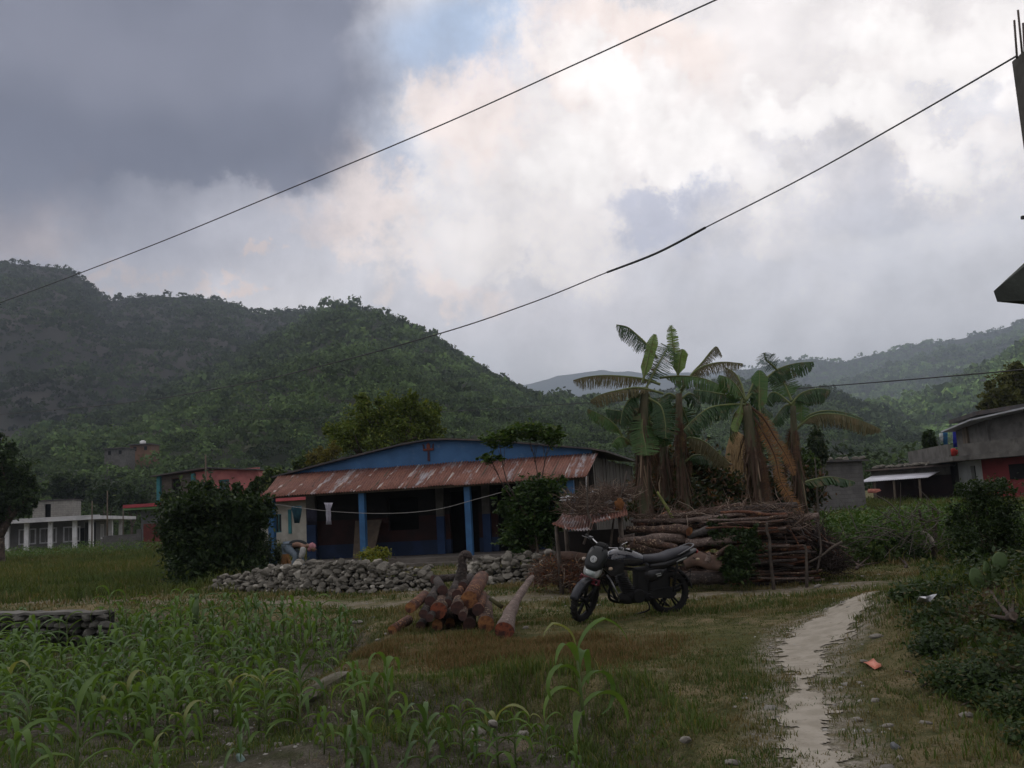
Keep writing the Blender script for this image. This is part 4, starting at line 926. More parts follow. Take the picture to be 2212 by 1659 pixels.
# two-storey house at the right edge: left block, white panel, red wall, balcony slab and upper room
A = P(2022, 1084, 61); B = P(2129, 1075, 52); C_ = P(2300, 1068, 47.5)
Mx = frame(A, B); w1 = (B.xy - A.xy).length; gz = Hs(A.x, A.y) - .5
r = root('red_house', 'two-storey concrete house with a red ground-floor wall at the right edge', 'house', Mx)
def at_(u, v, u0, A_, u1, B_): return Mx.inverted() @ P(u, v, A_.y + (B_.y - A_.y) * (u - u0) / (u1 - u0))
z1 = P(2070, 1000, 57).z
holes = [(at_(2043, 1, 2022, A, 2129, B).x, at_(2050, 1, 2022, A, 2129, B).x, .9, 2.5), (at_(2062, 1, 2022, A, 2129, B).x, at_(2073, 1, 2022, A, 2129, B).x, .9, 2.6), (at_(2117, 1, 2022, A, 2129, B).x, at_(2126, 1, 2022, A, 2129, B).x, 1.3, 2.6)]
xw = at_(2092, 1, 2022, A, 2129, B).x
mb = MB(); wall_holes(mb, 0, xw, gz, z1, 0, .2, holes[:2], 0); wall_holes(mb, xw, w1, gz, z1, 0, .2, holes[2:], 1); mb.box((w1 / 2, 6.6, (gz + z1) / 2), (w1, .2, z1 - gz)); mb.box((.1, 3.3, (gz + z1) / 2), (.2, 6.4, z1 - gz)); lb(mb, 'wall', [concrete, pm('white_panel', (.40, .42, .42), (.32, .33, .33), 1, .85)], r)
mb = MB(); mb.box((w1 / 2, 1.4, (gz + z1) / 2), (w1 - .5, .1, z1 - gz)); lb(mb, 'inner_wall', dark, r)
m2 = Mx.inverted() @ frame(B, C_); w2 = (C_.xy - B.xy).length
mb = MB(); mb.box((w2 / 2, .1, (gz + z1) / 2), (w2, .2, z1 - gz), M=m2); mb.box((w2 - .1, 4, (gz + z1) / 2), (.2, 8, z1 - gz), M=m2); mb.box((w2 / 2, 8, (gz + z1) / 2), (w2, .2, z1 - gz), M=m2); lb(mb, 'red_wall', pm('red_wall_paint', (.19, .030, .032), (.13, .022, .025), .8, .85, .003, 8), r)
mb = MB(); mb.box((2.6, -.02, 2.1), (1.6, .12, .8), M=m2); lb(mb, 'window', dark, r)
# balcony slab round both faces, parapet, upper room
mb = MB(); mb.box((w1 / 2, 2.6, z1 + .13), (w1 + 1.4, 8.6, .26)); mb.box((w2 / 2, 2.6, z1 + .132), (w2 + .5, 7.4, .25), M=m2); mb.box((w1 / 2 + .3, -1.55, z1 + .62), (w1 * .9, .12, .72)); mb.box((w2 / 2 - .2, -1.0, z1 + .60), (w2, .12, .66), M=m2); lb(mb, 'balcony_slab', concrete, r)
z2 = P(2082, 926, 56).z; z3 = P(2200, 888, 51).z
xa = at_(2074, 1, 2022, A, 2129, B).x
mb = MB()
ux = [(xa, 0.6), (w1 + .2, .6)]
def slopewall(mb, M_, x0, x1, y, za_, zb2, zc): mb.add([(x0, y, zc), (x1, y, zc), (x1, y, zb2), (x0, y, za_), (x0, y + .2, zc), (x1, y + .2, zc), (x1, y + .2, zb2), (x0, y + .2, za_)], [(0, 1, 2, 3), (7, 6, 5, 4), (0, 4, 5, 1), (1, 5, 6, 2), (2, 6, 7, 3), (3, 7, 4, 0)], 0, False, M_)
zb1 = z2 + (z3 - z2) * .42
slopewall(mb, Matrix(), xa, w1 + .1, .5, z2, zb1, z1 + .262); slopewall(mb, m2, 0.1, w2, .5, zb1, z3, z1 + .262); mb.box((xa + .1, 3.6, (z1 + z2) / 2 + .13), (.2, 5.8, z2 - z1 - .26)); lb(mb, 'upper_wall', concrete, r)
xu = at_(2096, 1, 2022, A, 2129, B).x
mb = MB(); mb.box((xu, .44, z1 + 1.45), (.75, .12, 1.6)); lb(mb, 'shutter', woodm, r)
mb = MB()
mb.add([(xa - .5, -.2, z2 - .02), (w1 + .3, -.4, zb1 + .02), (w1 + .3, 7, zb1 + .02), (xa - .5, 7, z2 - .02)], [(0, 1, 2, 3)]); mb.add([(0, -.4, zb1 + .02), (w2 + .4, -.4, z3 + .1), (w2 + .4, 8, z3 + .1), (0, 8, zb1 + .02)], [(0, 1, 2, 3)], M=m2)
solid(lb(mb, 'eave_sheet', pm('pale_eave', (.40, .42, .45), (.3, .31, .33), 1, .6), r), .09)
zr0, zr1 = P(2079, 905, 55).z, P(2212, 878, 50).z
mb = MB(); mb.add([(xa - .1, .2, zr0), (w1 + .2, 0, zr0 + (zr1 - zr0) * .40), (w1 + .2, 7.5, zr0 + (zr1 - zr0) * .4 + .2), (xa - .1, 7.5, zr0)], [(0, 1, 2, 3)]); mb.add([(.05, 0, zr0 + (zr1 - zr0) * .4 + .005), (w2 + .4, 0, zr1), (w2 + .4, 8, zr1), (.05, 8, zr0 + (zr1 - zr0) * .4 + .2)], [(0, 1, 2, 3)], M=m2)
solid(lb(mb, 'roof', oldtin, r), .22)
mb = MB(); mb.box((-.3, .3, z1 + .95), (.5, .5, 1.4)); lb(mb, 'chimney', concrete, r)
mb = MB(); mb.box((xa / 2 - .2, 0, z1 + 1.7), (xa, .02, .02)); lb(mb, 'clothes_rail', wirem, r)
for (o_, lab, mt, nm, s_) in (([(2030, 2036, 936), (2029, 2037, 944), (2031, 2037, 954)], 'small white cloth at the left of the balcony washing', pm('white_wash', (.5, .55, .55), None, 4, .9), 'hanging_cloth', 1), ([(2037, 2047, 934), (2037, 2047, 950), (2041, 2048, 972)], 'teal blue trousers among the balcony washing', pm('blue_wash', (.02, .10, .20), None, 4, .9), 'hanging_trousers', 2), ([(2058, 2069, 926), (2058, 2070, 950), (2059, 2073, 966)], 'bright blue cloth nearest the upper room wall', pm('royal_wash', (.02, .03, .28), None, 4, .9), 'hanging_cloth', 3)):
    cloth(nm, lab, o_, 60, mt, .05, seed=s_)
mb = MB(); p = P(2060, 977, 58.2); mb.ball(p, (.25, .2, .24), jit=.4, fr=3); tag(mb.build('red_bundle', pm('red_wash', (.5, .05, .04), None, 4, .9)), 'small red bundle on the balcony edge', 'bundle')

# ------------------------------------------------------------------ unfinished building at the right edge: column, bars, eave
ub = thing('unfinished_building', 'bare concrete building at right edge with its roof eave and a column of rebar', 'building', (6.2, 8.5, Hs(6.2, 8.5)))
gz = Hs(5.5, 9)
e0 = P(2154, 652, 8.2); e1 = P(2162, 636, 8.2); zs = e0.z
mb = MB(); mb.add([e0, e0 + Vector((3.6, .2, 0)), e0 + Vector((3.6, 1.6, 0)), e0 + Vector((.75, .42, 0)),
                   e0 + Vector((-.02, 0, .10)), e0 + Vector((3.6, .2, 2.6)), e0 + Vector((3.6, 1.6, 2.6)), e0 + Vector((.75, .42, .62))], [(0, 3, 2, 1), (4, 5, 6), (4, 6, 7), (0, 1, 5, 4), (1, 2, 6, 5), (2, 3, 7, 6), (3, 0, 4, 7)])
mb.build('eave_slab', pm('mossy_concrete', (.060, .068, .060), (.035, .04, .036), 3, .95, .01, 14), ub)
cb_ = P(2190, 108, 8.1)
colx = P(2212, 260, 8.1).x + .10; mb = MB()
mb.box((cb_.x + .22, 8.23, (zs + cb_.z) / 2 + .2), (.22, .22, cb_.z - zs - .4)); rock(mb, (cb_.x + .22, 8.23, cb_.z - .03), (.13, .13, .08), 5)
mb.build('column', concrete, ub)
for (u0, v0, u1, v1, dy) in ((2191, 44, 2197, 118, -.05), (2199, 22, 2209, 118, .05), (2210, 50, 2214, 118, .02)):
    m_ = MB(); m_.tube([P(u0, v0, 8.2 + dy), P(u1, v1 + 8, 8.2 + dy)], .011, 6); m_.build('rebar', pm('rebar_steel', (.09, .075, .065), (.06, .045, .04), 5, .7), ub)
mb = MB(); p = P(2209, 470, 8.2); mb.box(p + Vector((.1, 0, 0)), (.22, .03, .03)); mb.box(p + Vector((.21, 0, 0)), (.03, .03, .5)); mb.build('bracket', wirem, ub)
mb = MB(); mb.box((5.75, 9.1, (zs + gz) / 2), (.2, 1.0, zs - gz - .01)); mb.box((6.8, 9.7, (zs + gz) / 2), (2.3, .2, zs - gz - .01)); mb.box((6.8, 8.5, (zs + gz) / 2), (2.3, .2, zs - gz - .01)); mb.build('wall', blockm, ub)
# ------------------------------------------------------------------ trees and bushes
def cloud(blobs, n, size, g, clump=.35, k=14, aspect=.45, bias=(0, 0, .5), droop=.0, shell=.5, spread=1.0):
    """leaves gathered in clumps through ellipsoid blobs [(centre, radii, weight)]"""
    parts = []; tw = sum(b[2] for b in blobs)
    for c, r_, w in blobs:
        m = max(3, int(n * w / tw / k)); c = np.array(c); r_ = np.array(r_) * .92
        d = g.normal(size=(m, 3)); d /= np.linalg.norm(d, axis=1)[:, None]; rad = g.uniform(shell * .7, 1.03, (m, 1)) ** .8
        ir = 1 + .30 * np.sin(d[:, :1] * 5 + c[0] * 7) * np.cos(d[:, 2:] * 4 + c[1] * 3) + .22 * np.sin(d[:, 1:2] * 9 + d[:, 2:] * 7 + c[2]) + (g.random((m, 1)) < .12) * g.uniform(.05, .30, (m, 1))
        cc = c + d * rad * r_ * ir
        P_ = (cc[:, None] + g.normal(size=(m, k, 3)) * clump * spread * r_.mean() * .5).reshape(-1, 3)
        parts.append(leaves(P_, size * g.uniform(.6, 1.3, len(P_)), aspect, bias, droop, g))
    return merge(parts)
def limbs(base, blobs, r0, seed=0, fork=.35, sub=3):
    """tapered trunk that forks to every blob and splits again inside it"""
    rd = random.Random(seed); mb = MB(); base = Vector(base)
    cen = sum((Vector(b[0]) for b in blobs), Vector()) / len(blobs); fk = base.lerp(Vector((base.x * .6 + cen.x * .4, base.y * .6 + cen.y * .4, cen.z)), fork)
    mb.tube(smooth_path([base, base.lerp(fk, .5) + Vector((rd.uniform(-.05, .05), 0, 0)), fk], 4), [r0 * (1.25 - .05 * i) for i in range(9)], 9, wob=.06)
    for c, r_, w in blobs:
        c = Vector(c); mid = fk.lerp(c, .5) + Vector((rd.uniform(-.1, .1), rd.uniform(-.1, .1), 0)) * (c - fk).length
        mb.tube(smooth_path([fk, mid, c], 3), [r0 * (.75 - .08 * i) for i in range(7)], 7)
        for i in range(sub):
            e = c + Vector((rd.uniform(-1, 1) * r_[0], rd.uniform(-1, 1) * r_[1], rd.uniform(-.2, .9) * r_[2])) * .8
            mb.tube([mid.lerp(c, rd.uniform(.2, .9)), e], [r0 * .3, r0 * .08], 5)
    return mb
def tree(name, label, cat, base, blobs, n, size, mat, r0=.12, seed=0, trunk=None, group=None, crown='crown', **kw):
    g = np.random.default_rng(seed); t = thing(name, label, cat, base, group)
    rs = random.Random(seed + 5); extra = []
    for c, r_, w in blobs:
        for i in range(4):
            a = rs.uniform(0, 6.28); e_ = rs.uniform(-.3, 1.3); d = Vector((math.cos(a) * math.cos(e_), math.sin(a) * math.cos(e_), math.sin(e_))); q = rs.uniform(.16, .34); extra.append(((c[0] + d.x * r_[0] * 1.02, c[1] + d.y * r_[1], c[2] + d.z * r_[2] * 1.05), (r_[0] * q, r_[1] * q, r_[2] * q * 1.4), w * q * .55))
    V_, F_ = cloud(list(blobs) + extra, n, size, g, **kw); fast(crown, V_, F_, [mat], t)
    limbs(base, blobs, r0, seed).build('trunk', trunk or barkm, t); return t
def ell(u, v, Y, ru, rv, depth=None, w=None):
    """ellipsoid blob seen at a pixel: radii in pixels turned to metres"""
    k = Y / F; p = P(u, v, Y); rx, rz = ru * k, rv * k; d = depth or rx
    return ((p.x, p.y, p.z), (rx, d, rz), w or (rx * rz) ** .9)
lf_dark = leafm('leaf_dark', (.009, .020, .007), (.034, .062, .018), third=(.07, .10, .03), tf=.06)
lf_mid = leafm('leaf_mid', (.022, .045, .012), (.070, .115, .030), third=(.12, .15, .04), tf=.1)
lf_bright = leafm('leaf_bright', (.055, .090, .016), (.14, .18, .030), third=(.20, .20, .03), tf=.15)
lf_yellow = leafm('leaf_yellow', (.13, .15, .02), (.28, .27, .035), third=(.10, .16, .03), tf=.2)
lf_grey = leafm('leaf_grey', (.018, .032, .018), (.050, .072, .040), third=(.09, .10, .06), tf=.1)
# big dark bush, left of the house
Y = 27.2
tree('dark_bush', 'large dark drooping bush left of the blue house', 'bush', GH(470, 1252), [ell(395, 1110, Y, 52, 62, 1.0), ell(455, 1085, Y, 55, 50, 1.1), ell(530, 1098, Y, 52, 44, 1.0), ell(400, 1190, Y, 50, 62, 1.0), ell(470, 1170, Y + .2, 80, 80, 1.2), ell(430, 1228, Y - .5, 60, 34, .8), ell(558, 1112, Y + .3, 30, 35, .6), ell(520, 1225, Y, 60, 32, .7), ell(370, 1150, Y, 26, 60, .6)],
     30000, .16, lf_dark, .09, 11, aspect=.42, droop=.8, bias=(0, -.2, .3), clump=.30, shell=.35)
tree('flowering_bush', 'grey-green bush under the line pole, right of the dark bush', 'bush', GH(560, 1240), [ell(560, 1190, 28.4, 34, 42, .7), ell(585, 1215, 28.2, 26, 28, .5), ell(530, 1215, 28, 30, 30, .6)], 6000, .10, lf_grey, .03, 12, clump=.4)
g = np.random.default_rng(31)
# trees behind the house
tree('leafy_tree', 'bright green leafy tree behind the left half of the blue house roof', 'tree', (P(850, 1100, 47).x, 47, 0), [ell(745, 945, 46.5, 45, 40), ell(800, 905, 47, 55, 40), ell(860, 895, 47, 50, 38), ell(905, 905, 47.5, 45, 42), ell(850, 950, 47, 80, 50), ell(930, 930, 47.5, 25, 30), ell(890, 868, 47, 14, 26)],
     26000, .20, lf_bright if False else leafm('leaf_leafy', (.050, .080, .014), (.125, .170, .030), third=(.17, .19, .035)), .28, 13, clump=.26, aspect=.4, droop=.3)
tree('yellow_shrub', 'small yellowish shrub showing over the left slope of the roof', 'shrub', (P(700, 1100, 45).x, 45, 0), [ell(700, 988, 45, 26, 20), ell(722, 975, 45, 14, 16), ell(672, 992, 45, 14, 12)], 2600, .19, leafm('leaf_tan', (.08, .085, .02), (.20, .17, .04)), .06, 14, clump=.35, aspect=.25, droop=.9)
# slender tree right of the veranda: flat tiers over a dense dark green mass
B0 = GH(1165, 1212); Y = 24.2
tree('slender_tree', 'small flat-tiered green tree growing before the right end of the veranda', 'tree', (P(1160, 1200, Y).x, Y, 0), [ell(1078, 950, Y, 42, 17, .5), ell(1058, 990, Y, 26, 9, .35), ell(1138, 930, Y, 40, 19, .5), ell(1188, 942, Y + .2, 32, 22, .45)],
     5200, .115, leafm('leaf_tier', (.028, .062, .014), (.075, .130, .028), third=(.11, .15, .04)), .030, 15, clump=.30, aspect=.55, bias=(0, 0, 1.2))
tree('dense_shrub', 'dense mid-green shrub hiding the right end of the veranda', 'shrub', (P(1150, 1200, 24.6).x, 24.6, 0), [ell(1150, 1062, 24.5, 52, 32, .7), ell(1195, 1060, 24.5, 34, 26, .6), ell(1120, 1100, 24.5, 38, 34, .6), ell(1175, 1105, 24.5, 50, 38, .7), ell(1150, 1135, 24.7, 62, 44, .9), ell(1190, 1150, 24.7, 50, 40, .8), ell(1120, 1160, 24.7, 40, 44, .6), ell(1212, 1095, 24.6, 18, 30, .4)],
     13000, .13, leafm('leaf_shrub', (.015, .036, .010), (.048, .092, .022), third=(.08, .12, .04)), .06, 16, clump=.30, aspect=.55, bias=(0, 0, .9))
tree('golden_shrub', 'low yellow-green shrub just behind the dry stone wall', 'shrub', GH(805, 1232), [ell(795, 1200, 21.3, 22, 15, .22), ell(822, 1196, 21.3, 22, 13, .22), ell(808, 1210, 21.2, 34, 14, .25)], 3800, .052, lf_yellow, .015, 17, clump=.35, bias=(0, 0, .8))
# edges of the frame and village trees
tree('dark_tree', 'very dark tall tree at the far left edge', 'tree', (P(0, 1130, 58).x, 58, 0), [ell(-30, 1010, 58, 60, 60), ell(30, 1040, 58, 40, 60), ell(-10, 1090, 58, 60, 50), ell(50, 1085, 57, 24, 34)], 16000, .30, lf_dark, .3, 18, clump=.25, droop=.4)
tree('hill_tree', 'sunlit yellow-green tree above the roof of the red house', 'tree', (P(2190, 1000, 76).x, 76, 1.3), [ell(2195, 825, 76, 42, 34), ell(2160, 860, 75, 34, 30), ell(2225, 860, 76, 50, 46), ell(2135, 878, 75, 20, 16)], 14000, .36, leafm('leaf_sun', (.035, .050, .014), (.13, .13, .035)), .3, 19, clump=.24)
for i, (u, v, Y, ru, rv, mt, lab) in enumerate(((1765, 960, 38, 16, 40, lf_grey, 'thin upright sapling right of the rightmost banana plant'), (1745, 1010, 36, 22, 34, lf_mid, 'leafy bush below the thin sapling beside the block shed'), (2008, 955, 60, 10, 26, lf_dark, 'small dark tree left of the balcony washing'), (660, 1000, 70, 20, 14, lf_mid, 'distant round tree at the left tip of the house roof'), (590, 1035, 70, 26, 22, lf_mid, 'distant bushy tree between pink wall and tin roof'),
                                              (235, 1062, 140, 34, 22, lf_dark, 'round dark tree behind the pale block room, right side'), (150, 1050, 150, 50, 26, lf_dark, 'broad dark tree behind the pale block room'), (285, 1075, 130, 28, 24, lf_dark, 'dark tree left of the teal pillar'))):
    b_ = P(u, 1140, Y); tree('small_tree', lab, 'tree', (b_.x, b_.y, Hs(b_.x, b_.y)), [ell(u, v, Y, ru, rv), ell(u + ru * .4, v + rv * .6, Y, ru * .8, rv * .7), ell(u - ru * .5, v + rv * .5, Y, ru * .7, rv * .6)], 3600, Y * .0055, mt, .05 + Y * .001, 40 + i, clump=.35)

# low wood along the foot of the hills
g = np.random.default_rng(55); n = 900; az = g.uniform(-.62, .60, n); dd = g.uniform(125, 260, n); px = np.tan(az) * dd; py = dd
m = ~((px < -30) & (py < 135) & (px > -75)); px, py = px[m], py[m]; n = len(px); s_ = g.uniform(3.5, 7.5, n); k = 110
C = np.stack([px, py, H(px, py) - 1.0], 1)[:, None] + np.array([0, 0, 1]) * (s_ * .55)[:, None, None]
d_ = g.normal(size=(n, k, 3)); d_ /= np.linalg.norm(d_, axis=2)[..., None]; C = (C + d_ * g.uniform(.5, 1, (n, k, 1)) * s_[:, None, None] * np.array([.6, .6, .6])).reshape(-1, 3)
V_, F_ = leaves(C, np.repeat(s_, k) * .15, .6, (0, 0, .6), g=g)
tag(fast('woodland', V_, F_, [forest], tint=np.repeat(np.repeat(g.uniform(.5, 1.5, n), k), 4)), 'low dark woodland along the foot of the hills', 'woodland', kind='stuff')

# ------------------------------------------------------------------ banana plants
bl_dark = pm('banana_green', (.020, .052, .018), (.035, .075, .024), 1.6, .42, .003, 30, spec=.4)
bl_light = None
def bananam(name, c1, c2, tr, rough=.45):
    m, nt, out = nt_new(name); v = coords(nt); g = nd(nt, 'ShaderNodeNewGeometry')
    col = mix(nt, g.outputs['Random Per Island'], c1, c2); col = mix(nt, nz(nt, v, 5, 5, .7, .50, .72), col, (.12, .085, .035))
    b = nd(nt, 'ShaderNodeBsdfPrincipled'); L(nt, col, b.inputs[0]); b.inputs['Roughness'].default_value = rough; b.inputs['Specular IOR Level'].default_value = .35
    t = nd(nt, 'ShaderNodeBsdfTranslucent'); L(nt, col, t.inputs[0]); ms = nd(nt, 'ShaderNodeMixShader'); ms.inputs[0].default_value = tr
    L(nt, b.outputs[0], ms.inputs[1]); L(nt, t.outputs[0], ms.inputs[2]); L(nt, ms.outputs[0], out.inputs[0]); return m
BG = dict(dark=bananam('banana_leaf_green', (.014, .044, .012), (.034, .080, .020), .22), light=bananam('banana_leaf_young', (.13, .21, .055), (.20, .29, .08), .45),
          mid=bananam('banana_leaf_mid', (.05, .115, .030), (.085, .155, .040), .35), brown=bananam('banana_leaf_dying', (.085, .085, .040), (.14, .115, .055), .3, .7), dead=bananam('banana_leaf_dead', (.105, .054, .028), (.040, .025, .018), .10, .9))
BG['orange'] = bananam('banana_leaf_orange', (.21, .105, .035), (.12, .06, .03), .12, .9)
ribm = pm('banana_rib', (.14, .17, .06), (.10, .12, .045), 3, .5)
def bz(a, b_, Y): return P(1179.8 + a * .3333, 663.6 + b_ * .3333, Y)
def banana_leaf(parent, pts, Y, wpx, kind='dark', mode='h', seed=0, dz=0.0, tear=.5, base=.12, tipw=.25):
    wpx = wpx * (1.2 if kind in ('dark', 'mid') else 1)
    """arching blade: midrib with torn lamina fingers on both sides. pts run from the crown to the tip"""
    rd = random.Random(seed); n = len(pts)
    ctrl = [bz(a, b_, Y + dz * i / (n - 1)) for i, (a, b_) in enumerate(pts)]
    path = smooth_path(ctrl, 12); pts3, T, N = frames(path); W = wpx * .3333 * Y / F; m = len(path)
    mb = MB(); mb.tube(path, [max(.006, .030 * (1 - i / m)) for i in range(m)], 6); rib = mb
    lm = MB()
    for side in (-1, 1):
        i = int(m * base)
        while i < m - 1:
            t = i / (m - 1); step = 1
            tt = (t - base) / (1 - base); w = W * min(1, (tt + .05) * 4) * min(1, (1 - tt) * (1 / tipw) + .15)
            a, b_ = path[i], path[min(i + step, m - 1)]; tv = (b_ - a)
            if mode == 'h': s1 = Vector((0, side, 0)); s1 = (s1 - T[i] * s1.dot(T[i])).normalized(); dn = Vector((0, 0, -1)); dn = (dn - T[i] * dn.dot(T[i]) * .7).normalized(); ph = R(rd.uniform(38, 62) + 14 * tt)
            else: s1 = T[i].cross(Vector((0, -1, 0))).normalized() * side; dn = Vector((0, -.6 * side, -.3)); ph = R(rd.uniform(5, 28) if tear >= .35 else 38 + 8 * math.sin(tt * 5 + side))
            d1 = (s1 * math.cos(ph) + dn * math.sin(ph)).normalized(); ph2 = ph + R(rd.uniform(8, 30) if tear >= .35 else 12) * (1 if mode == 'h' else .4)
            d2 = (s1 * math.cos(ph2) + dn * math.sin(ph2)).normalized()
            # torn finger: a few sub-blades per segment, each leaning its own way
            nf = 1 if tear < .35 else (2 if tear < .8 else 3)
            for f in range(nf):
                f0, f1 = f / nf, (f + 1) / nf; j = rd.random() < tear and tear >= .35
                ww = w * rd.uniform(.72, 1.0) if j else w * (1 if tear < .35 else rd.uniform(.94, 1.0)); sh = tv * (rd.uniform(-.25, .25) + .35) if j else tv * .35
                q0 = a + tv * f0; q1 = a + tv * f1; gap = tv * (.10 if j else 0) / nf * 3 * tear; dd1 = d1 + (Vector((rd.uniform(-.1, .1), 0, rd.uniform(-.15, .05))) if j else Vector())
                m0 = q0 + dd1 * ww * .5 + sh * .5; m1 = q1 + dd1 * ww * .5 + sh * .5 - gap; e0 = m0 + d2 * ww * .5 + sh + gap * .6; e1 = m1 + d2 * ww * .5 + sh - gap * .4
                lm.add([q0, q1, m1, m0, e1, e0], [(0, 1, 2, 3), (3, 2, 4, 5)], 0, False)
            i += step
    o = lm.build('leaf', BG[kind], parent); r_ = rib.build('midrib', ribm if kind not in ('dead', 'orange') else BG['dead'], o); return o
skirtm = leafm('dead_skirt', (.040, .026, .020), (.115, .075, .052), tr=.1, rough=.9, third=(.22, .16, .11), tf=.08)
stemm = pm('banana_stem', (.11, .085, .055), (.055, .06, .03), 2.2, .8, .01, 12, stretch=(3, 3, .5), c3=(.15, .17, .07), s3=1.4)
def banana(label, crown, foot, Y, leaf_list, r0=.15, skirt=260, seed=0, sk=(0, .80)):
    c = bz(*crown, Y); f = bz(*foot, Y); gz_ = Hs(f.x, f.y); f.z = gz_ - .05
    t = thing('banana_plant', label, 'banana plant', (f.x, f.y, gz_), 'banana plants behind the wood stack')
    path = smooth_path([f, f.lerp(c, .35) + Vector((.04, 0, 0)), f.lerp(c, .7) - Vector((.03, 0, 0)), c], 5); m = len(path)
    mb = MB(); mb.tube(path, [r0 * (1.15 - .6 * i / m) for i in range(m)], 10, wob=.05); mb.build('stem', stemm, t)
    # dead leaves hang against the stem as long strips
    rd = random.Random(seed); sm = MB()
    for i in range(skirt):
        s = rd.uniform(*sk); k = min(m - 1, int((.25 + .75 * s) * (m - 1))); p = path[k]; a = rd.uniform(0, 6.28); ln = rd.uniform(.3, 1.0); w = rd.uniform(.006, .026); rr = r0 * rd.uniform(.55, 1.35)
        d0 = Vector((math.cos(a), math.sin(a), 0)); s_ = Vector((-math.sin(a), math.cos(a), 0)); p0 = p + d0 * r0 * .6; p1 = p + d0 * rr + Vector((0, 0, -ln * .35)); p2 = p + d0 * rr * rd.uniform(.8, 1.5) + Vector((rd.uniform(-.08, .08), 0, -ln))
        if p2.z < gz_ + .05: p2.z = gz_ + .05
        sm.add([p0 - s_ * w * .5, p0 + s_ * w * .5, p1 + s_ * w, p1 - s_ * w, p2 + s_ * w * .4, p2 - s_ * w * .4], [(0, 1, 2, 3), (3, 2, 4, 5)])
    sm.build('dead_leaves', skirtm, t)
    cx_, cy_ = crown; fx_, fy_ = foot
    for i in range(3):
        s0 = rd.uniform(.10, .5); ax, ay = cx_ + (fx_ - cx_) * s0, cy_ + (fy_ - cy_) * s0; dx = rd.uniform(-75, 75); ln = rd.uniform(200, 380)
        banana_leaf(t, [(ax, ay), (ax + dx * .6, ay + 30), (ax + dx, ay + ln * .5), (ax + dx * 1.15, ay + ln)], Y, rd.uniform(18, 34), 'dead', mode='v', seed=seed * 97 + i, dz=rd.uniform(-.35, .3), tear=1.0)
    for i, l in enumerate(leaf_list): banana_leaf(t, l[0], Y, *l[1:3], mode=l[3], seed=seed * 31 + i, dz=l[4], tear=l[5] if len(l) > 5 else .55)
    return t
banana('tall banana plant nearest the blue house, its ragged leaf reaching far left', (640, 520), (600, 1400), 19.2, [
    ([(720, 330), (650, 240), (590, 180), (525, 128), (455, 113)], 88, 'dark', 'h', .2, .9), ([(625, 490), (650, 380), (672, 290), (705, 175)], 40, 'light', 'v', -.1, .2),
    ([(740, 500), (600, 460), (400, 443), (260, 452), (175, 474)], 95, 'brown', 'h', .3, 1.0), ([(760, 560), (600, 522), (450, 543), (350, 568), (285, 602)], 84, 'brown', 'h', -.4, .7),
    ([(640, 540), (715, 390), (755, 320), (795, 250)], 90, 'dark', 'v', .3, .9), ([(500, 850), (455, 775), (400, 725), (330, 685), (270, 658)], 58, 'mid', 'h', -.3, .5),
    ([(690, 760), (640, 715), (560, 690), (470, 672), (388, 660)], 80, 'dark', 'h', .2, .5), ([(560, 900), (520, 855), (470, 842), (425, 885)], 60, 'mid', 'h', -.2, .4),
    ([(600, 560), (560, 640), (540, 740), (560, 830)], 90, 'dark', 'h', .4, .6), ([(660, 560), (700, 660), (720, 780), (700, 860)], 90, 'dark', 'v', .5, .5), ([(640, 600), (600, 680), (585, 800), (590, 900)], 80, 'brown', 'v', .2, .8),
    ([(660, 590), (740, 640), (770, 740), (775, 850)], 80, 'dark', 'v', -.2, .6), ([(640, 560), (560, 580), (500, 660), (480, 760)], 84, 'dark', 'h', -.2, .5), ([(650, 640), (620, 760), (640, 880), (650, 960)], 80, 'mid', 'v', -.3, .5), ([(680, 700), (640, 780), (560, 800), (520, 850)], 70, 'dark', 'h', .2, .5)], .14, 260, 3)
banana('banana plant with two pale upright young leaves', (860, 560), (880, 1380), 19.8, [
    ([(858, 450), (838, 350), (822, 235), (808, 118)], 40, 'light', 'v', 0, .5), ([(850, 460), (862, 380), (872, 320), (888, 272)], 44, 'light', 'v', -.15, .1),
    ([(870, 560), (940, 440), (1010, 360), (1075, 278), (1108, 258), (1140, 318)], 66, 'brown', 'h', .2, 1.0), ([(870, 540), (960, 420), (1060, 370), (1160, 355), (1275, 366)], 88, 'brown', 'h', -.2, 1.0),
    ([(735, 458), (830, 448), (950, 450), (1060, 475), (1180, 535)], 74, 'mid', 'h', -.4, .6), ([(890, 880), (930, 845), (1020, 868), (1100, 930), (1190, 1012)], 100, 'brown', 'h', -.3, .8),
    ([(865, 600), (790, 700), (760, 820), (770, 900)], 70, 'dark', 'v', .4, .6), ([(900, 1000), (960, 960), (1040, 965), (1080, 1010)], 60, 'dark', 'h', .3, .4), ([(870, 600), (930, 560), (990, 600), (1010, 680)], 80, 'dark', 'h', .3, .5), ([(860, 600), (800, 560), (740, 600), (700, 680)], 84, 'dark', 'h', .2, .6), ([(870, 620), (900, 700), (930, 780), (930, 860)], 70, 'dark', 'v', .3, .6)], .12, 200, 5)
banana('banana plant behind the first two, hidden but for its trunk and skirt', (770, 700), (740, 1380), 20.6, [
    ([(770, 700), (700, 620), (650, 640), (630, 740)], 90, 'dark', 'h', .2, .6), ([(770, 700), (830, 640), (880, 680), (900, 780)], 80, 'dark', 'h', .1, .7), ([(770, 720), (740, 820), (700, 900), (680, 1000)], 80, 'dead', 'v', 0, .8)], .12, 190, 7)
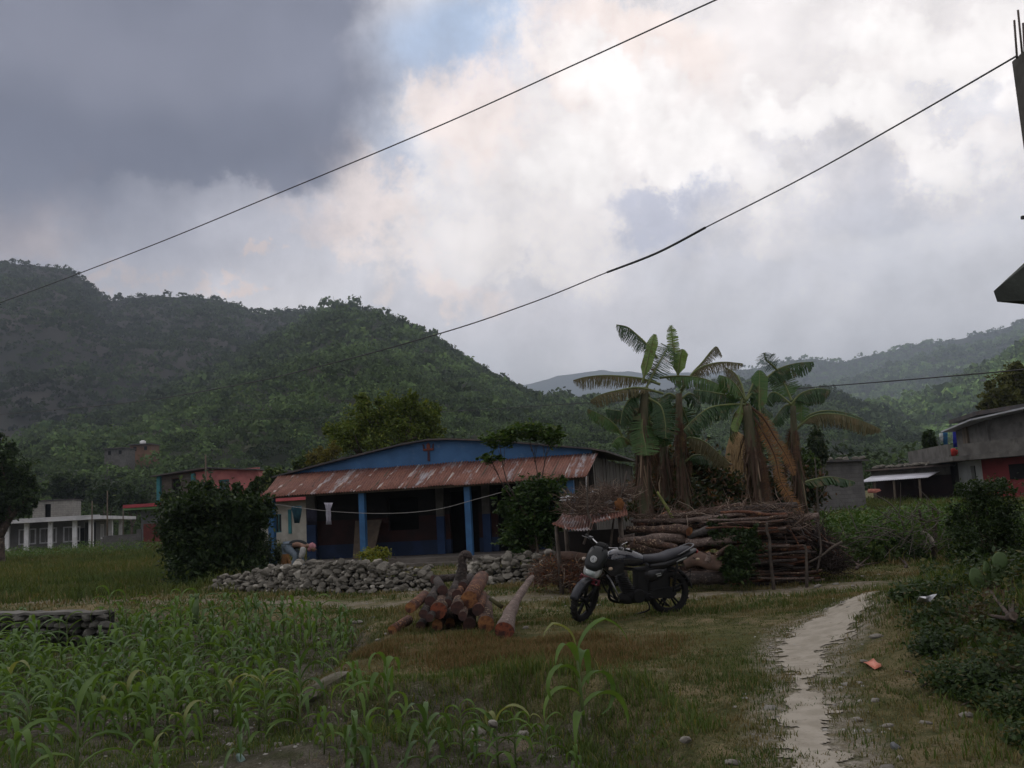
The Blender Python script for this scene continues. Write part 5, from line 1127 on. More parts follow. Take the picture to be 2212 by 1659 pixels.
banana('banana plant hung with a huge orange-brown dead leaf', (1300, 640), (1440, 1330), 18.8, [
    ([(1290, 615), (1210, 580), (1120, 560), (1040, 545), (955, 536)], 78, 'dark', 'h', .2, .6), ([(1285, 600), (1240, 520), (1185, 462), (1120, 440)], 84, 'mid', 'h', -.2, .3),
    ([(1290, 600), (1265, 500), (1225, 430), (1160, 388)], 70, 'brown', 'h', .3, .9), ([(1270, 590), (1255, 680), (1235, 750), (1215, 805)], 34, 'light', 'v', -.3, .2),
    ([(1384, 690), (1380, 600), (1382, 500), (1382, 408)], 46, 'mid', 'v', .1, .3), ([(1290, 630), (1180, 632), (1060, 652), (960, 722), (890, 795)], 92, 'dark', 'h', -.4, .5),
    ([(1300, 630), (1400, 710), (1480, 840), (1560, 970), (1610, 1090)], 44, 'orange', 'v', -.35, .9), ([(1310, 660), (1400, 800), (1480, 960), (1530, 1150), (1680, 1370)], 50, 'orange', 'v', -.5, 1.0), ([(1300, 650), (1360, 800), (1400, 980), (1430, 1160), (1440, 1300)], 30, 'dead', 'v', -.3, 1.0), ([(1290, 650), (1300, 760), (1310, 900), (1300, 1040)], 50, 'dead', 'v', .1, 1.0),
    ([(1300, 640), (1340, 740), (1370, 840), (1390, 950)], 80, 'dark', 'v', .1, .7), ([(1310, 620), (1360, 700), (1420, 740), (1450, 780)], 80, 'dark', 'h', .1, .5), ([(1300, 600), (1340, 560), (1400, 640), (1470, 700)], 60, 'dark', 'h', .2, .4), ([(1300, 620), (1230, 680), (1200, 760), (1190, 850)], 74, 'dark', 'h', .3, .6), ([(1290, 610), (1330, 520), (1350, 480), (1400, 460)], 60, 'dark', 'h', .3, .5)], .17, 300, 9)
banana('rightmost banana plant, its long olive leaf drooping to the right', (1600, 640), (1650, 1330), 20.4, [
    ([(1400, 500), (1450, 440), (1530, 390), (1630, 362), (1732, 354)], 84, 'dark', 'h', .2, .4), ([(1500, 410), (1460, 370), (1425, 340), (1414, 294)], 60, 'dark', 'v', -.2, 1.0),
    ([(1590, 605), (1560, 530), (1530, 470), (1490, 400)], 76, 'mid', 'v', .1, .6), ([(1590, 630), (1640, 570), (1700, 540), (1770, 527), (1842, 537)], 92, 'dark', 'h', -.2, .5),
    ([(1600, 630), (1550, 640), (1510, 680), (1460, 750)], 66, 'dark', 'h', .3, .5), ([(1620, 800), (1690, 710), (1800, 672), (1930, 682), (2050, 722)], 66, 'dark', 'h', .4, .4),
    ([(1620, 790), (1720, 710), (1850, 690), (2010, 722), (2168, 790)], 96, 'brown', 'h', -.3, .6), ([(1600, 650), (1620, 600), (1650, 620), (1655, 740)], 50, 'mid', 'v', 0, .4),
    ([(1600, 640), (1500, 560), (1450, 560), (1420, 620)], 60, 'dark', 'h', .2, .5), ([(1640, 1150), (1720, 1120), (1850, 1100), (2000, 1130)], 50, 'dark', 'h', .5, .3)], .11, 170, 11)
# undergrowth and creeper round the banana feet
g = np.random.default_rng(77)
V_, F_ = cloud([ell(1480, 1080, 21, 40, 50, .5), ell(1560, 1060, 22, 60, 60, .6), ell(1400, 1070, 21.5, 50, 40, .5), ell(1500, 1010, 22.5, 70, 50, .6), ell(1660, 1060, 22, 40, 60, .5), ell(1740, 1060, 22.5, 40, 50, .5), ell(1430, 1000, 22.6, 40, 40, .5), ell(1380, 1100, 20, 40, 24, .4), ell(1460, 1100, 20, 50, 24, .4), ell(1540, 1095, 20.5, 50, 24, .4)], 13000, .15, g, clump=.4, droop=.6)
tag(fast('undergrowth', V_, F_, [leafm('leaf_under', (.010, .018, .008), (.045, .055, .020), third=(.10, .055, .032), tf=.25)]), 'tangled undergrowth among the banana stems', 'undergrowth', kind='stuff')

# haystack: tan dome with a mushroom cap, behind the banana plants
hs = thing('haystack', 'tan straw haystack with a bulging cap behind the banana plants', 'haystack', P(1605, 1090, 24))
rd = random.Random(4); pts = [(1.05, 0), (1.0, 1.1), (1.02, 1.9), (1.35, 2.25), (1.45, 2.7), (1.2, 3.25), (.7, 3.6), (.08, 3.75)]
b_ = P(1606, 1100, 24.5); gz = Hs(b_.x, b_.y); top = P(1612, 930, 24.5).z; sc_h = (top - gz) / 3.75; sc_w = P(1640, 1000, 24.5).x - P(1606, 1000, 24.5).x
mb = MB(); mb.lathe([(r_ * sc_w * .62, z * sc_h) for r_, z in pts], 28, M=Matrix.Translation((b_.x, b_.y, gz)))
for v in mb.V: d = noise.noise(v * 2.2) * .10; v.x += d; v.y += d
strawm = pm('straw', (.235, .16, .075), (.15, .10, .048), 3, .95, .03, 16, stretch=(6, 6, 1), c3=(.09, .06, .032), s3=2)
hs.location = (b_.x, b_.y, gz); mb.build('stack', strawm, hs)
mb = MB()
for i in range(900):
    z = rd.uniform(.1, .97); a = rd.uniform(0, 6.28); k = z * 3.75; r_ = float(np.interp(k, [q[1] for q in pts], [q[0] for q in pts])) * sc_w * .62
    p = Vector((b_.x + math.cos(a) * r_, b_.y + math.sin(a) * r_, gz + k * sc_h)); d = Vector((math.cos(a) * rd.uniform(.1, .4), math.sin(a) * rd.uniform(.1, .4), -rd.uniform(.5, 1))).normalized() * rd.uniform(.15, .4); s_ = Vector((-math.sin(a), math.cos(a), 0)) * .008
    mb.add([p - s_, p + s_, p + d + s_ * .4, p + d - s_ * .4], [(0, 1, 2, 3)])
mb.build('loose_straw', leafm('loose_straw', (.15, .10, .05), (.30, .22, .12), tr=.1, rough=.9), hs)
# ------------------------------------------------------------------ dry stone walls
def stone_wall(name, label, line, top, base_w, seed, n):
    """line: ground pixels of the foot; top: height along it; stones piled up to a broken crest"""
    rd = random.Random(seed); pts = [GH(u, v) for u, v in line]; seg = [0]
    for a, b_ in zip(pts[:-1], pts[1:]): seg.append(seg[-1] + (b_ - a).length)
    tot = seg[-1]; t = thing(name, label, 'wall', pts[len(pts) // 2]); mb = MB(); k = 0
    ly = 0
    for layer in range(9):
        z = .04 + layer * .085; s = rd.uniform(0, .15)
        while s < tot:
            f = s / tot; i = max(j for j in range(len(seg)) if seg[j] <= s + 1e-6); i = min(i, len(pts) - 2); q = (s - seg[i]) / max(1e-6, seg[i + 1] - seg[i]); p = pts[i].lerp(pts[i + 1], q); h = float(np.interp(f, [a for a, _ in top], [b_ for _, b_ in top])) * rd.uniform(.86, 1.12)
            sz = min(.125, .042 + rd.expovariate(1 / .032)) * (1.15 if layer > 4 else 1); s += sz * rd.uniform(1.35, 1.8)
            if z > h: continue
            back = (z / max(h, .1)) * .22
            for dy in ((0, .26) if z < h - .1 else (0, .2)):
                c = p + Vector((rd.uniform(-.02, .02), dy + back + rd.uniform(-.05, .05), z + rd.uniform(-.03, .03))); rock(mb, c, (sz * rd.uniform(.85, 1.3), sz * rd.uniform(.8, 1.1), sz * rd.uniform(.6, .9)), seed * 1000 + k); k += 1
    mb.build('stones', stonec, t)
    mb = MB(); 
    for a, b_ in zip(pts[:-1], pts[1:]):
        h = float(np.interp(.5, [q for q, _ in top], [q for _, q in top])) * .62; M_ = frame(a, b_, a.z); ln = (b_ - a).length; mb.box((ln / 2, .32, h / 2 - .05), (ln, .28, h), M=M_)
    mb.build('core', pm('wall_core', (.045, .04, .034), (.025, .022, .02), 5, .95, .03, 20), t)
    return t
stone_wall('stone_wall', 'dry stone wall of pale rounded stones before the person and the golden shrub', [(455, 1274), (560, 1278), (690, 1282), (800, 1284), (930, 1276)], [(0, .20), (.12, .34), (.3, .50), (.55, .62), (.8, .68), (1, .44)], .5, 1, 0)
stone_wall('stone_wall', 'shorter dry stone wall right of the hooked stump, before the veranda', [(990, 1262), (1080, 1264), (1175, 1262)], [(0, .42), (.3, .62), (1, .60)], .5, 2, 0)
# mortared terrace wall at far left
p0 = GH(-160, 1352); p1 = GH(222, 1352); Mx = frame(p0, p1, .08); Ld = (p1.xy - p0.xy).length
r = root('terrace_wall', 'low mortared stone terrace wall at the far left behind the maize', 'wall', Mx); mb = MB(); rd = random.Random(9); k = 0
for row in range(4):
    x_ = rd.uniform(0, .2)
    while x_ < Ld:
        w_ = rd.uniform(.10, .22); mb2 = None; rock(mb, (x_ + w_, rd.uniform(-.03, .03), -.30 + row * .125), (w_ * 1.0, .13, rd.uniform(.06, .085)), 400 + k); k += 1; x_ += w_ * 1.85
lb(mb, 'stones', leafm('dark_stone_mix', (.030, .030, .026), (.13, .125, .11), tr=0, rough=.95, nscale=3), r)
mb = MB(); mb.box((Ld / 2, .14, -.14), (Ld, .22, .56)); lb(mb, 'mortar', pm('mortar', (.035, .033, .03), (.02, .02, .018), 5, .95), r)
mb = MB(); n_ = 26; vs = []
for i in range(n_ + 1):
    x_ = Ld * i / n_; z_ = .165 + rd.uniform(-.012, .012); y_ = -.10 + rd.uniform(-.02, .02); vs += [(x_, y_, z_), (x_, y_ + .30, z_ + .01), (x_, y_ + .30, z_ - .05), (x_, y_, z_ - .045)]
mb.add(vs, [(4 * i + j, 4 * i + 4 + j, 4 * i + 4 + (j + 1) % 4, 4 * i + (j + 1) % 4) for i in range(n_) for j in range(4)] + [(0, 1, 2, 3), (4 * n_ + 3, 4 * n_ + 2, 4 * n_ + 1, 4 * n_)]); lb(mb, 'coping', pm('coping', (.15, .145, .13), (.09, .085, .075), 3, .95, .01, 16), r)
# loose stones round the walls and over the ground
loose = [(925, 1278, .10, 'loose stone at the right foot of the longer stone wall'), (905, 1285, .07, 'small stone fallen from the longer stone wall'), (770, 1345, .13, 'pale stone at the right edge of the maize, nearest the wall track'), (790, 1350, .12, 'lumpy pale stone at the right edge of the maize'), (806, 1335, .07, 'small pale stone above the lumpy one beside the maize'),
    (733, 1283, .19, 'round dark stone at the foot of the longer stone wall'), (818, 1384, .10, 'white angular stone below the left end of the log pile'), (835, 1372, .09, 'pale stone touching the left end of the log pile'), (1136, 1357, .085, 'pale stone right of the big sawn log'), (1075, 1412, .07, 'flat whitish stone in the brown grass below the logs'),
    (965, 1430, .06, 'small whitish stone in the brown grass'), (1864, 1248, .13, 'pale flat stone beside the far track, left one'), (1766, 1268, .14, 'whitish broken stone on the far track'), (1806, 1263, .10, 'flat pale stone in the middle of the far track'), (1842, 1267, .08, 'small stone at the track bend'),
    (2085, 1547, .085, 'white rounded stone low on the right bank'), (1934, 1616, .085, 'smooth grey stone in the grass near the bottom right'), (1917, 1569, .075, 'pale stone right of the path near the bottom'), (1850, 1557, .06, 'small pale stone on the right edge of the path'), (2000, 1562, .055, 'small stone between the bank and the path'),
    (1943, 1640, .05, 'small whitish stone below the smooth grey stone'), (1891, 1514, .065, 'pale pinkish stone below the orange wrapper'), (1868, 1430, .07, 'flat grey stone beside the orange wrapper'), (1895, 1378, .10, 'grey stone at the foot of the right bank'), (1480, 1600, .07, 'pale flat stone left of the path near the bottom'),
    (1835, 1312, .05, 'tiny white stone by the path bend'), (2170, 1224, .06, 'white stone beside the tall right bush'), (1580, 1650, .09, 'long flat pale stone at the bottom edge, left of the path'), (690, 1590, .10, 'pale stone among the front maize plants'), (1030, 1583, .13, 'broad pale stone behind the front maize plants'), (1065, 1565, .10, 'upright pale stone behind the front maize plants'),
    (1130, 1590, .10, 'grey stone right of the broad pale stone'), (600, 1610, .08, 'pale stone low in the maize at bottom centre'), (1720, 1346, .04, 'tiny stone at the path corner'), (1965, 1345, .09, 'white lumpy stone on the right bank under the weeds')]
for i, (u, v, s, lab) in enumerate(loose):
    p = GH(u, v); mb = MB(); rock(mb, (0, 0, 0), (s * .62 * random.uniform(1, 1.5), s * .55 * random.uniform(.8, 1), s * .5 * random.uniform(.5, .8)), 900 + i)
    o = mb.build('stone', pm('grey_stone', (.12, .125, .13), (.08, .085, .09), 6, .6) if i == 16 else (pm('dark_stone', (.03, .03, .027), (.02, .02, .018), 5, .95, .01) if i == 5 else stonem)); o.location = (p.x, p.y, p.z + s * .07); tag(o, lab, 'stone', 'loose stones')
# mound boulder where the terrace drops
p = GH(712, 1480); mb = MB(); rock(mb, (0, 0, 0), (.27, .25, .15), 71); o = mb.build('boulder', pm('mossy_boulder', (.15, .135, .11), (.075, .07, .045), 3, .95, .02, 9)); o.location = p + Vector((-.05, .12, -.05)); o.rotation_euler = (0, R(-12), 0)
tag(o, 'brownish half-buried boulder where the grass drops to the maize', 'boulder')
# gravel strewn through the maize bed and beside the tracks
g = np.random.default_rng(21); n = 5200; x_ = g.uniform(-9, 3, n); y_ = g.uniform(4.8, 19, n); m = (sdist(x_, y_, FIELD) < -.1) & (fbm(x_ * 1.5, y_ * 1.5) > .50 - .1 * (y_ < 9)); x1, y1 = x_[m], y_[m]
n = 1600; x_ = g.uniform(-8, 9, n); y_ = g.uniform(13.8, 21, n); m = (sdist(x_, y_, FIELD) > .1) & (fbm(x_ * 1.1, y_ * 1.1) > .55); x2, y2 = x_[m], y_[m]
n = 700; x_ = g.uniform(1.5, 6, n); y_ = g.uniform(5, 14, n); m = sdist(x_, y_, PATH) < .4; x3, y3 = x_[m], y_[m]
xs, ys = np.concatenate([x1, x2, x3]), np.concatenate([y1, y2, y3]); n = len(xs); s = g.lognormal(-4.55, .5, n)
d8 = np.array([(1, 0, 0), (0, 1, 0), (-1, 0, 0), (0, -1, 0), (.5, .5, .55), (-.5, .5, .6), (-.5, -.5, .5), (.5, -.5, .6)])
Vv = np.stack([xs, ys, H(xs, ys)], 1)[:, None] + d8[None] * s[:, None, None] * g.uniform(.7, 1.3, (n, 8, 3)) * np.array([1.2, 1, .9])
fq = np.array([(0, 1, 4, 7), (1, 2, 5, 4), (2, 3, 6, 5), (3, 0, 7, 6), (4, 5, 6, 7)])
tag(fast('gravel', Vv.reshape(-1, 3), (np.arange(n)[:, None, None] * 8 + fq).reshape(-1, 4), [leafm('gravel_mix', (.12, .11, .095), (.36, .35, .32), tr=0, rough=.95, nscale=3)]), 'pale gravel strewn through the maize bed and tracks', 'gravel', kind='stuff')

# ------------------------------------------------------------------ sawn logs
def barkmat(name, a, b_, c, sp=.04):
    m, nt, out = nt_new(name); v = coords(nt); p = nd(nt, 'ShaderNodeBsdfPrincipled'); L(nt, p.outputs[0], out.inputs[0])
    col = mix(nt, nz(nt, v, 7, 6, .7), a, b_); vo = nd(nt, 'ShaderNodeTexVoronoi'); vo.inputs['Scale'].default_value = 24; L(nt, v, vo.inputs['Vector'])
    r_ = nd(nt, 'ShaderNodeMapRange'); r_.inputs[1].default_value = .42; r_.inputs[2].default_value = .16; L(nt, vo.outputs['Distance'], r_.inputs[0])
    ml = nd(nt, 'ShaderNodeMath', operation='MULTIPLY'); L(nt, r_.outputs[0], ml.inputs[0]); L(nt, nz(nt, v, 4, 4, .6, .42, .60), ml.inputs[1])
    col = mix(nt, ml.outputs[0], col, c); L(nt, col, p.inputs[0]); p.inputs['Roughness'].default_value = .92
    n = nd(nt, 'ShaderNodeTexNoise'); n.inputs['Scale'].default_value = 26; n.inputs['Detail'].default_value = 6; L(nt, v, n.inputs['Vector']); bp = nd(nt, 'ShaderNodeBump'); bp.inputs['Distance'].default_value = .045; L(nt, n.outputs[0], bp.inputs['Height']); L(nt, bp.outputs[0], p.inputs['Normal'])
    return m
bark_red = barkmat('bark_red', (.15, .060, .032), (.055, .026, .020), (.34, .18, .08))
bark_pale = barkmat('bark_pale', (.17, .125, .105), (.10, .072, .062), (.27, .21, .17))
bark_spot = barkmat('bark_spotted', (.10, .055, .038), (.040, .026, .021), (.36, .27, .18))
bark_dark = barkmat('bark_dark', (.045, .032, .027), (.022, .017, .015), (.11, .09, .075))
cutr = pm('cut_red', (.22, .062, .030), (.10, .034, .022), 9, .85, .006, 40, c3=(.045, .02, .016), s3=11, c3lo=.5, c3hi=.60)
cuto = pm('cut_orange', (.30, .135, .05), (.12, .05, .026), 10, .85, .006, 40, c3=(.06, .028, .02), s3=12, c3lo=.54, c3hi=.64)
cutd = pm('cut_dark', (.075, .035, .028), (.04, .022, .02), 14, .85)
def log(label, pts, radii, bark, cut, group, name='log', n=14, twist=.0, cat='log', noise_=.24, seed=0):
    pts = smooth_path(pts, 5); m = len(pts); rr = list(np.interp(np.linspace(0, 1, m), np.linspace(0, 1, len(radii)), radii))
    mb = MB(); mb.tube(pts, rr, n, capm=1); c = pts[m // 2]
    for i, v in enumerate(mb.V[:m * n]):
        k = i // n; d = v - pts[k]; mb.V[i] = pts[k] + d * (1 + noise_ * noise.noise(v * 6 + Vector((seed, 0, 0))) + .05 * noise.noise(v * 22))
    # dished, slightly proud sawn face
    for v in mb.V: v -= pts[0]
    o = mb.build(name, [bark, cut]); o.location = pts[0]; return tag(o, label, cat, group)
def lz(a, b_): return (811.1 + a * .16667, 1179.8 + b_ * .16667)
def pilelog(label, f, b_, rf, rb, bark, cut, Yf=None, dY=1.1, mid=None, extra=None, seed=0):
    u, v = lz(*f); rfm = None
    if Yf is None:
        r0 = rf * .16667 / F * 12.3; p = G(u, v, r0 + Hs(-.5, 12.5)); p = Vector((p.x, p.y, r0 * .95 + Hs(p.x, p.y)))
    else: p = P(u, v, Yf)
    k = p.y / F * .16667; q = P(*lz(*b_), p.y + dY); pts = [p]
    if mid: pts.append(P(*lz(*mid), p.y + dY * .5))
    pts.append(q); rad = [rf * k, rb * k]
    if extra: pts.append(P(*lz(*extra[:2]), p.y + dY * 1.5)); rad.append(extra[2] * k)
    return log(label, pts, rad, bark, cut, 'sawn logs piled on the grass', seed=seed)
pilelog('longest pale-barked log lying apart at the right, its red sawn end nearest', (1668, 1078), (1890, 600), 118, 66, bark_pale, cutr, dY=1.9, mid=(1760, 830), extra=(2030, 400, 42), seed=1)
pilelog('stubby spotted log with an orange cut face, left of the long pale log', (1428, 1005), (1440, 690), 104, 78, bark_spot, cuto, dY=1.3, seed=2)
pilelog('short brown log end standing in the middle of the bottom row', (1210, 1008), (1240, 830), 82, 72, bark_pale, cutd, dY=1.0, seed=3)
pilelog('thin spotted log end just left of the middle of the bottom row', (960, 985), (1010, 770), 66, 55, bark_spot, cuto, dY=1.1, seed=4)
pilelog('small log with a yellow-red end at the bottom of the pile', (800, 1028), (930, 850), 76, 60, bark_spot, cuto, dY=1.0, seed=5)
pilelog('grey knobbly branch log low in the left half of the pile', (580, 1030), (720, 830), 60, 50, bark_dark, cutd, dY=1.0, seed=6)
pilelog('lowest leftmost log with a bright orange end', (215, 1078), (430, 950), 58, 62, bark_red, cuto, dY=.6, seed=7)
pilelog('thick log with a broad dark red sawn end, left of centre', (830, 830), (900, 630), 108, 96, bark_spot, cutr, 12.75, 1.1, seed=8)
pilelog('rough peeled log resting at the upper left of the pile', (455, 800), (640, 640), 72, 70, bark_red, cuto, 12.6, .9, seed=9)
pilelog('largest red-barked log crowning the pile, with an orange heart', (1205, 690), (1380, 400), 116, 100, bark_red, cuto, 12.9, 1.4, seed=10)
pilelog('dark log with a round black end at the back left', (865, 575), (790, 430), 62, 56, bark_dark, cutd, 13.3, 1.0, seed=11)
pilelog('greyish small log with a pale end near the top of the pile', (1000, 610), (1070, 440), 60, 50, bark_dark, bark_pale, 13.2, 1.0, seed=12)
pilelog('dark log slid behind the big red one', (1130, 520), (1230, 400), 60, 50, bark_dark, cutd, 13.6, .9, seed=13)
pilelog('dark crooked log lying crosswise at the back of the pile', (740, 430), (1080, 400), 52, 46, bark_dark, cutd, 14.2, .3, seed=14)
for i_, (f_, b2_, ra, rb_, Yf_) in enumerate((((700, 720), (790, 560), 72, 62, 12.9), ((1055, 800), (1100, 630), 84, 70, 12.7), ((930, 745), (990, 590), 60, 50, 13.0), ((1330, 830), (1390, 640), 78, 64, 12.8), ((620, 880), (720, 700), 60, 52, 12.6), ((1130, 905), (1170, 760), 60, 52, 12.5), ((700, 930), (800, 770), 56, 50, 12.5), ((1060, 640), (1130, 500), 70, 60, 13.2), ((1250, 560), (1300, 420), 60, 50, 13.5))):
    pilelog(('dark log in the gap above the rough peeled log', 'middle log under the largest red-barked one', 'narrow log wedged behind the thick dark red one', 'log behind the stubby spotted one', 'log under the rough peeled log', 'short log between the bottom middle ends', 'dark log behind the grey knobbly branch', 'log under the pale-ended one near the top', 'log tucked behind the crown of the pile')[i_], f_, b2_, ra, rb_, (bark_dark, bark_spot, bark_dark, bark_red)[i_ % 4], cutd, Yf_, .9, seed=50 + i_)
pilelog('mossy short stick between the two right-hand logs', (1480, 680), (1640, 790), 24, 30, pm('moss_stick', (.05, .045, .015), (.03, .03, .012), 8, .95), cutd, 12.9, -.1, seed=15)
pts = [P(*lz(1110, 400), 13.9), P(*lz(1120, 280), 13.9), P(*lz(1115, 180), 13.9), P(*lz(1150, 115), 13.9), P(*lz(1200, 115), 13.85), P(*lz(1235, 165), 13.85)]; pts.insert(0, Vector((pts[0].x - .02, 13.9, Hs(pts[0].x, 13.9) - .02)))
log('hooked dark stump standing upright behind the log pile', pts, [.10, .085, .075, .06, .06, .05, .03], bark_dark, cutd, None, 'hooked_stump', cat='stump', seed=20, noise_=.3)

# ------------------------------------------------------------------ the long wood stack
def z3(a, b_): return (1142.9 + a * .18334, 995.4 + b_ * .18334)
def z4(a, b_): return (1511.6 + a * .15, 1069.2 + b_ * .15)
WS = 'logs of the long wood stack'
def wl(label, pix, Ys, rad, bark=None, cut=None, seed=0):
    Ys = Ys if hasattr(Ys, '__len__') else [Ys] * len(pix)
    log(label, [P(u, v, Y) for (u, v), Y in zip(pix, Ys)], rad, bark or bark_spot, cut or cuto, WS, seed=seed, noise_=.28)
wl('thick log along the upper row of the stack, its end swelling at right', [z3(1150, 800), z3(1500, 815), z3(1750, 800), z3(1885, 835)], [17.4, 17.2, 17.0, 16.8], [.055, .075, .085, .08], bark_spot, seed=31)
wl('pale crooked log lying from the shelter pole to the motorcycle seat', [z3(1050, 930), z3(1280, 930), z3(1500, 905), z3(1830, 915)], 17.0, [.05, .055, .075, .085], bark_pale, seed=32)
wl('log slanting down to the right under the pale crooked one', [z3(1240, 945), z3(1500, 975), z3(1740, 1030)], 16.7, [.05, .07, .06], bark_spot, seed=33)
wl('humped dark log low behind the motorcycle tank', [z3(1130, 1080), z3(1220, 1000), z3(1330, 1040), z3(1560, 1095)], 16.9, [.04, .06, .07, .07], bark_spot, seed=34)
wl('long thin pole along the top of the stack', [z3(1200, 712), z3(1500, 705), z3(1800, 708), z3(2212, 660), z4(700, 245)], [17.6, 17.5, 17.4, 17.2, 17.0], [.03, .04, .045, .045, .03], bark_pale, seed=35)
wl('grey pole rising to the right across the middle of the stack', [z3(1860, 905), z3(2050, 830), z4(230, 470)], 17.0, [.05, .07, .07], pm('grey_bark', (.11, .10, .095), (.06, .055, .052), 8, .95, .01), seed=36)
wl('short pale log with a bright end in the middle row of the stack', [z3(1850, 960), z4(0, 690), z4(300, 665), z4(535, 640)], [16.9, 16.8, 16.6, 16.5], [.07, .075, .075, .075], bark_pale, cuto, seed=37)
wl('thickest reddish log behind the motorcycle tail', [z3(1840, 1190), z4(-30, 920), z4(150, 960), z4(330, 1040)], [16.6, 16.5, 16.4, 16.3], [.12, .135, .13, .10], pm('smooth_bark', (.15, .095, .07), (.09, .058, .046), 4, .85, .01, 16), seed=38)
wl('short stub of branch sticking up from the thickest reddish log', [z4(100, 960), z4(130, 880), z4(110, 820)], 16.1, [.055, .04, .03], bark_pale, seed=39)
wl('lowest log of the stack lying on the grass', [z3(1850, 1400), z4(0, 1195), z4(300, 1200), z4(420, 1140), z4(500, 1200), z4(590, 1225)], 16.4, [.10, .11, .11, .10, .09, .06], bark_dark, seed=40)
wl('branch rising from the thickest log toward the leafy creeper', [z4(230, 870), z4(340, 790), z4(450, 715)], 16.2, [.035, .035, .02], bark_spot, seed=41)
wl('long curving pole along the top right of the stack', [z4(0, 370), z4(300, 320), z4(650, 265), z4(1000, 240)], [17.2, 17.1, 17, 16.9], [.045, .045, .035, .02], bark_pale, seed=42)
wl('forked pole under the long curving one', [z4(250, 430), z4(500, 400), z4(750, 320), z4(950, 255)], 17.0, [.02, .03, .03, .02], bark_red, seed=43)
wl('short log end lying near the brush, left foot of the stack', [z3(330, 1110), z3(500, 1125), z3(700, 1140)], [17.6, 17.5, 17.4], [.07, .10, .09], pm('smooth_bark', (.1, .1, .1)), seed=44)
rd = random.Random(17); proto = []
for i in range(6):
    ln = 1.0; pts = [Vector((0, 0, 0)), Vector((.33, rd.uniform(-.03, .03), rd.uniform(-.03, .03))), Vector((.66, rd.uniform(-.04, .04), rd.uniform(-.03, .03))), Vector((1, 0, 0))]
    mb = MB(); pp = smooth_path(pts, 3); mb.tube(pp, [.030 * (1.1 - .35 * j / len(pp)) for j in range(len(pp))], 7, wob=.12, capm=1); me_ = mb
    o = mb.build('stick', [(bark_dark, bark_spot, bark_pale, bark_red, bark_dark, bark_spot)[i], (cutd, cuto, cuto, cutd, cutr, cutd)[i]]); proto.append(o)
def place_stick(i, p, d, ln, th, label, group):
    src = proto[i % 6]; o = src if not src.get('label') else src.copy()
    if o is not src: COL.objects.link(o)
    o.matrix_basis = Matrix.Translation(p) @ d.to_track_quat('X', 'Z').to_matrix().to_4x4() @ Matrix.Diagonal((ln, th, th, 1)); tag(o, label, 'stick', group)
# filler logs deeper in the stack
for i in range(46):
    u0 = rd.uniform(1335, 1560); v0 = rd.uniform(1118, 1245); ln = rd.uniform(.9, 1.9); p = P(u0, v0, rd.uniform(17.3, 18.2)); d = Vector((1, rd.uniform(-.2, .15), rd.uniform(-.10, .14))).normalized()
    place_stick(i, p, d, ln, rd.uniform(1.6, 3.0), 'dark log deep inside the long wood stack behind the motorcycle', 'dark logs inside the stack')
k = 0
for row in range(27):
    h = row / 26; z = .05 + 1.22 * h; x1 = 1.0 - .55 * max(0, h - .55) / .45
    for c in range(7):
        u_end = 1735 - 60 * h ** 1.5 + rd.uniform(-22, 40) if c < 5 else 1700 + rd.uniform(-40, 40); Yb = 16.9 + rd.uniform(-.10, .55) + c * .10
        e = P(u_end, 1150, Yb - .25); e.z = Hs(e.x, e.y) + z + rd.uniform(-.03, .03); ln = rd.uniform(.8, 1.35)
        d = Vector((-1, rd.uniform(-.15, .35), rd.uniform(-.09, .11))).normalized(); place_stick(k, e, d, ln, rd.uniform(.55, 1.15), 'cut stick in the dense right-hand end of the wood stack', 'sticks in the right-hand end of the stack'); k += 1
for i in range(60):  # untidy top and right slope
    a = rd.random(); p = P(1655 + 135 * a, 1108 + 62 * a ** 1.2 + rd.uniform(-4, 16), 17.2 + rd.uniform(-.3, .5)); d = Vector((rd.uniform(-.2, 1), rd.uniform(-.5, .3), -.35 - .3 * a + rd.uniform(-.3, .25))).normalized()
    place_stick(i, p - d * .3, d, rd.uniform(.5, 1.0), rd.uniform(.3, .7), 'thin stick slumping off the right end of the wood stack', 'thin sticks slumping at the right')
stakem = pm('stake_bark', (.10, .082, .068), (.055, .045, .038), 5, .95, .01)
for lab, pix, Y, rr in (('crooked upright stake propping the middle of the stick stack', [z4(970, 400), z4(965, 520), z4(1005, 640), z4(1010, 850), z4(1045, 1110)], 16.2, .03), ('short upright stake at the right end of the stick stack', [z4(1510, 720), z4(1535, 850), z4(1515, 1060)], 16.25, .027), ('thin sapling pole by the right slope of the stick stack', [z4(1700, 400), z4(1730, 600), z4(1745, 800), z4(1690, 1100)], 16.5, .018),
                        ('bent pole lying out of the stack to the right', [z4(1570, 970), z4(1750, 880), z4(1900, 760), z4(2050, 680)], 16.6, .024), ('tall thin rusty stake beside the tin shelter', [(1354, 1018), (1345, 1060), (1330, 1100), (1322, 1150), (1318, 1195)], 17.3, .022),
                        ('thin forked stake before the tin shelter', [z3(690, 180), z3(690, 590), z3(735, 720), z3(690, 850), z3(640, 985)], 16.6, .022)):
    pts = [P(u, v, Y) for u, v in pix]
    if 'stake' in lab and pix[-1][1] > 1200: pts[-1].z = Hs(pts[-1].x, Y) - .02
    mb = MB(); pp = smooth_path(pts, 4); mb.tube(pp, [rr * (.7 + .4 * i / len(pp)) for i in range(len(pp))], 7, wob=.1); tag(mb.build('stake', stakem), lab, 'stake')
twigs_later = [ell(1620, 1104, 17.3, 90, 9, .4), ell(1480, 1112, 17.6, 110, 7, .4), ell(1700, 1128, 17.2, 40, 14, .4)]
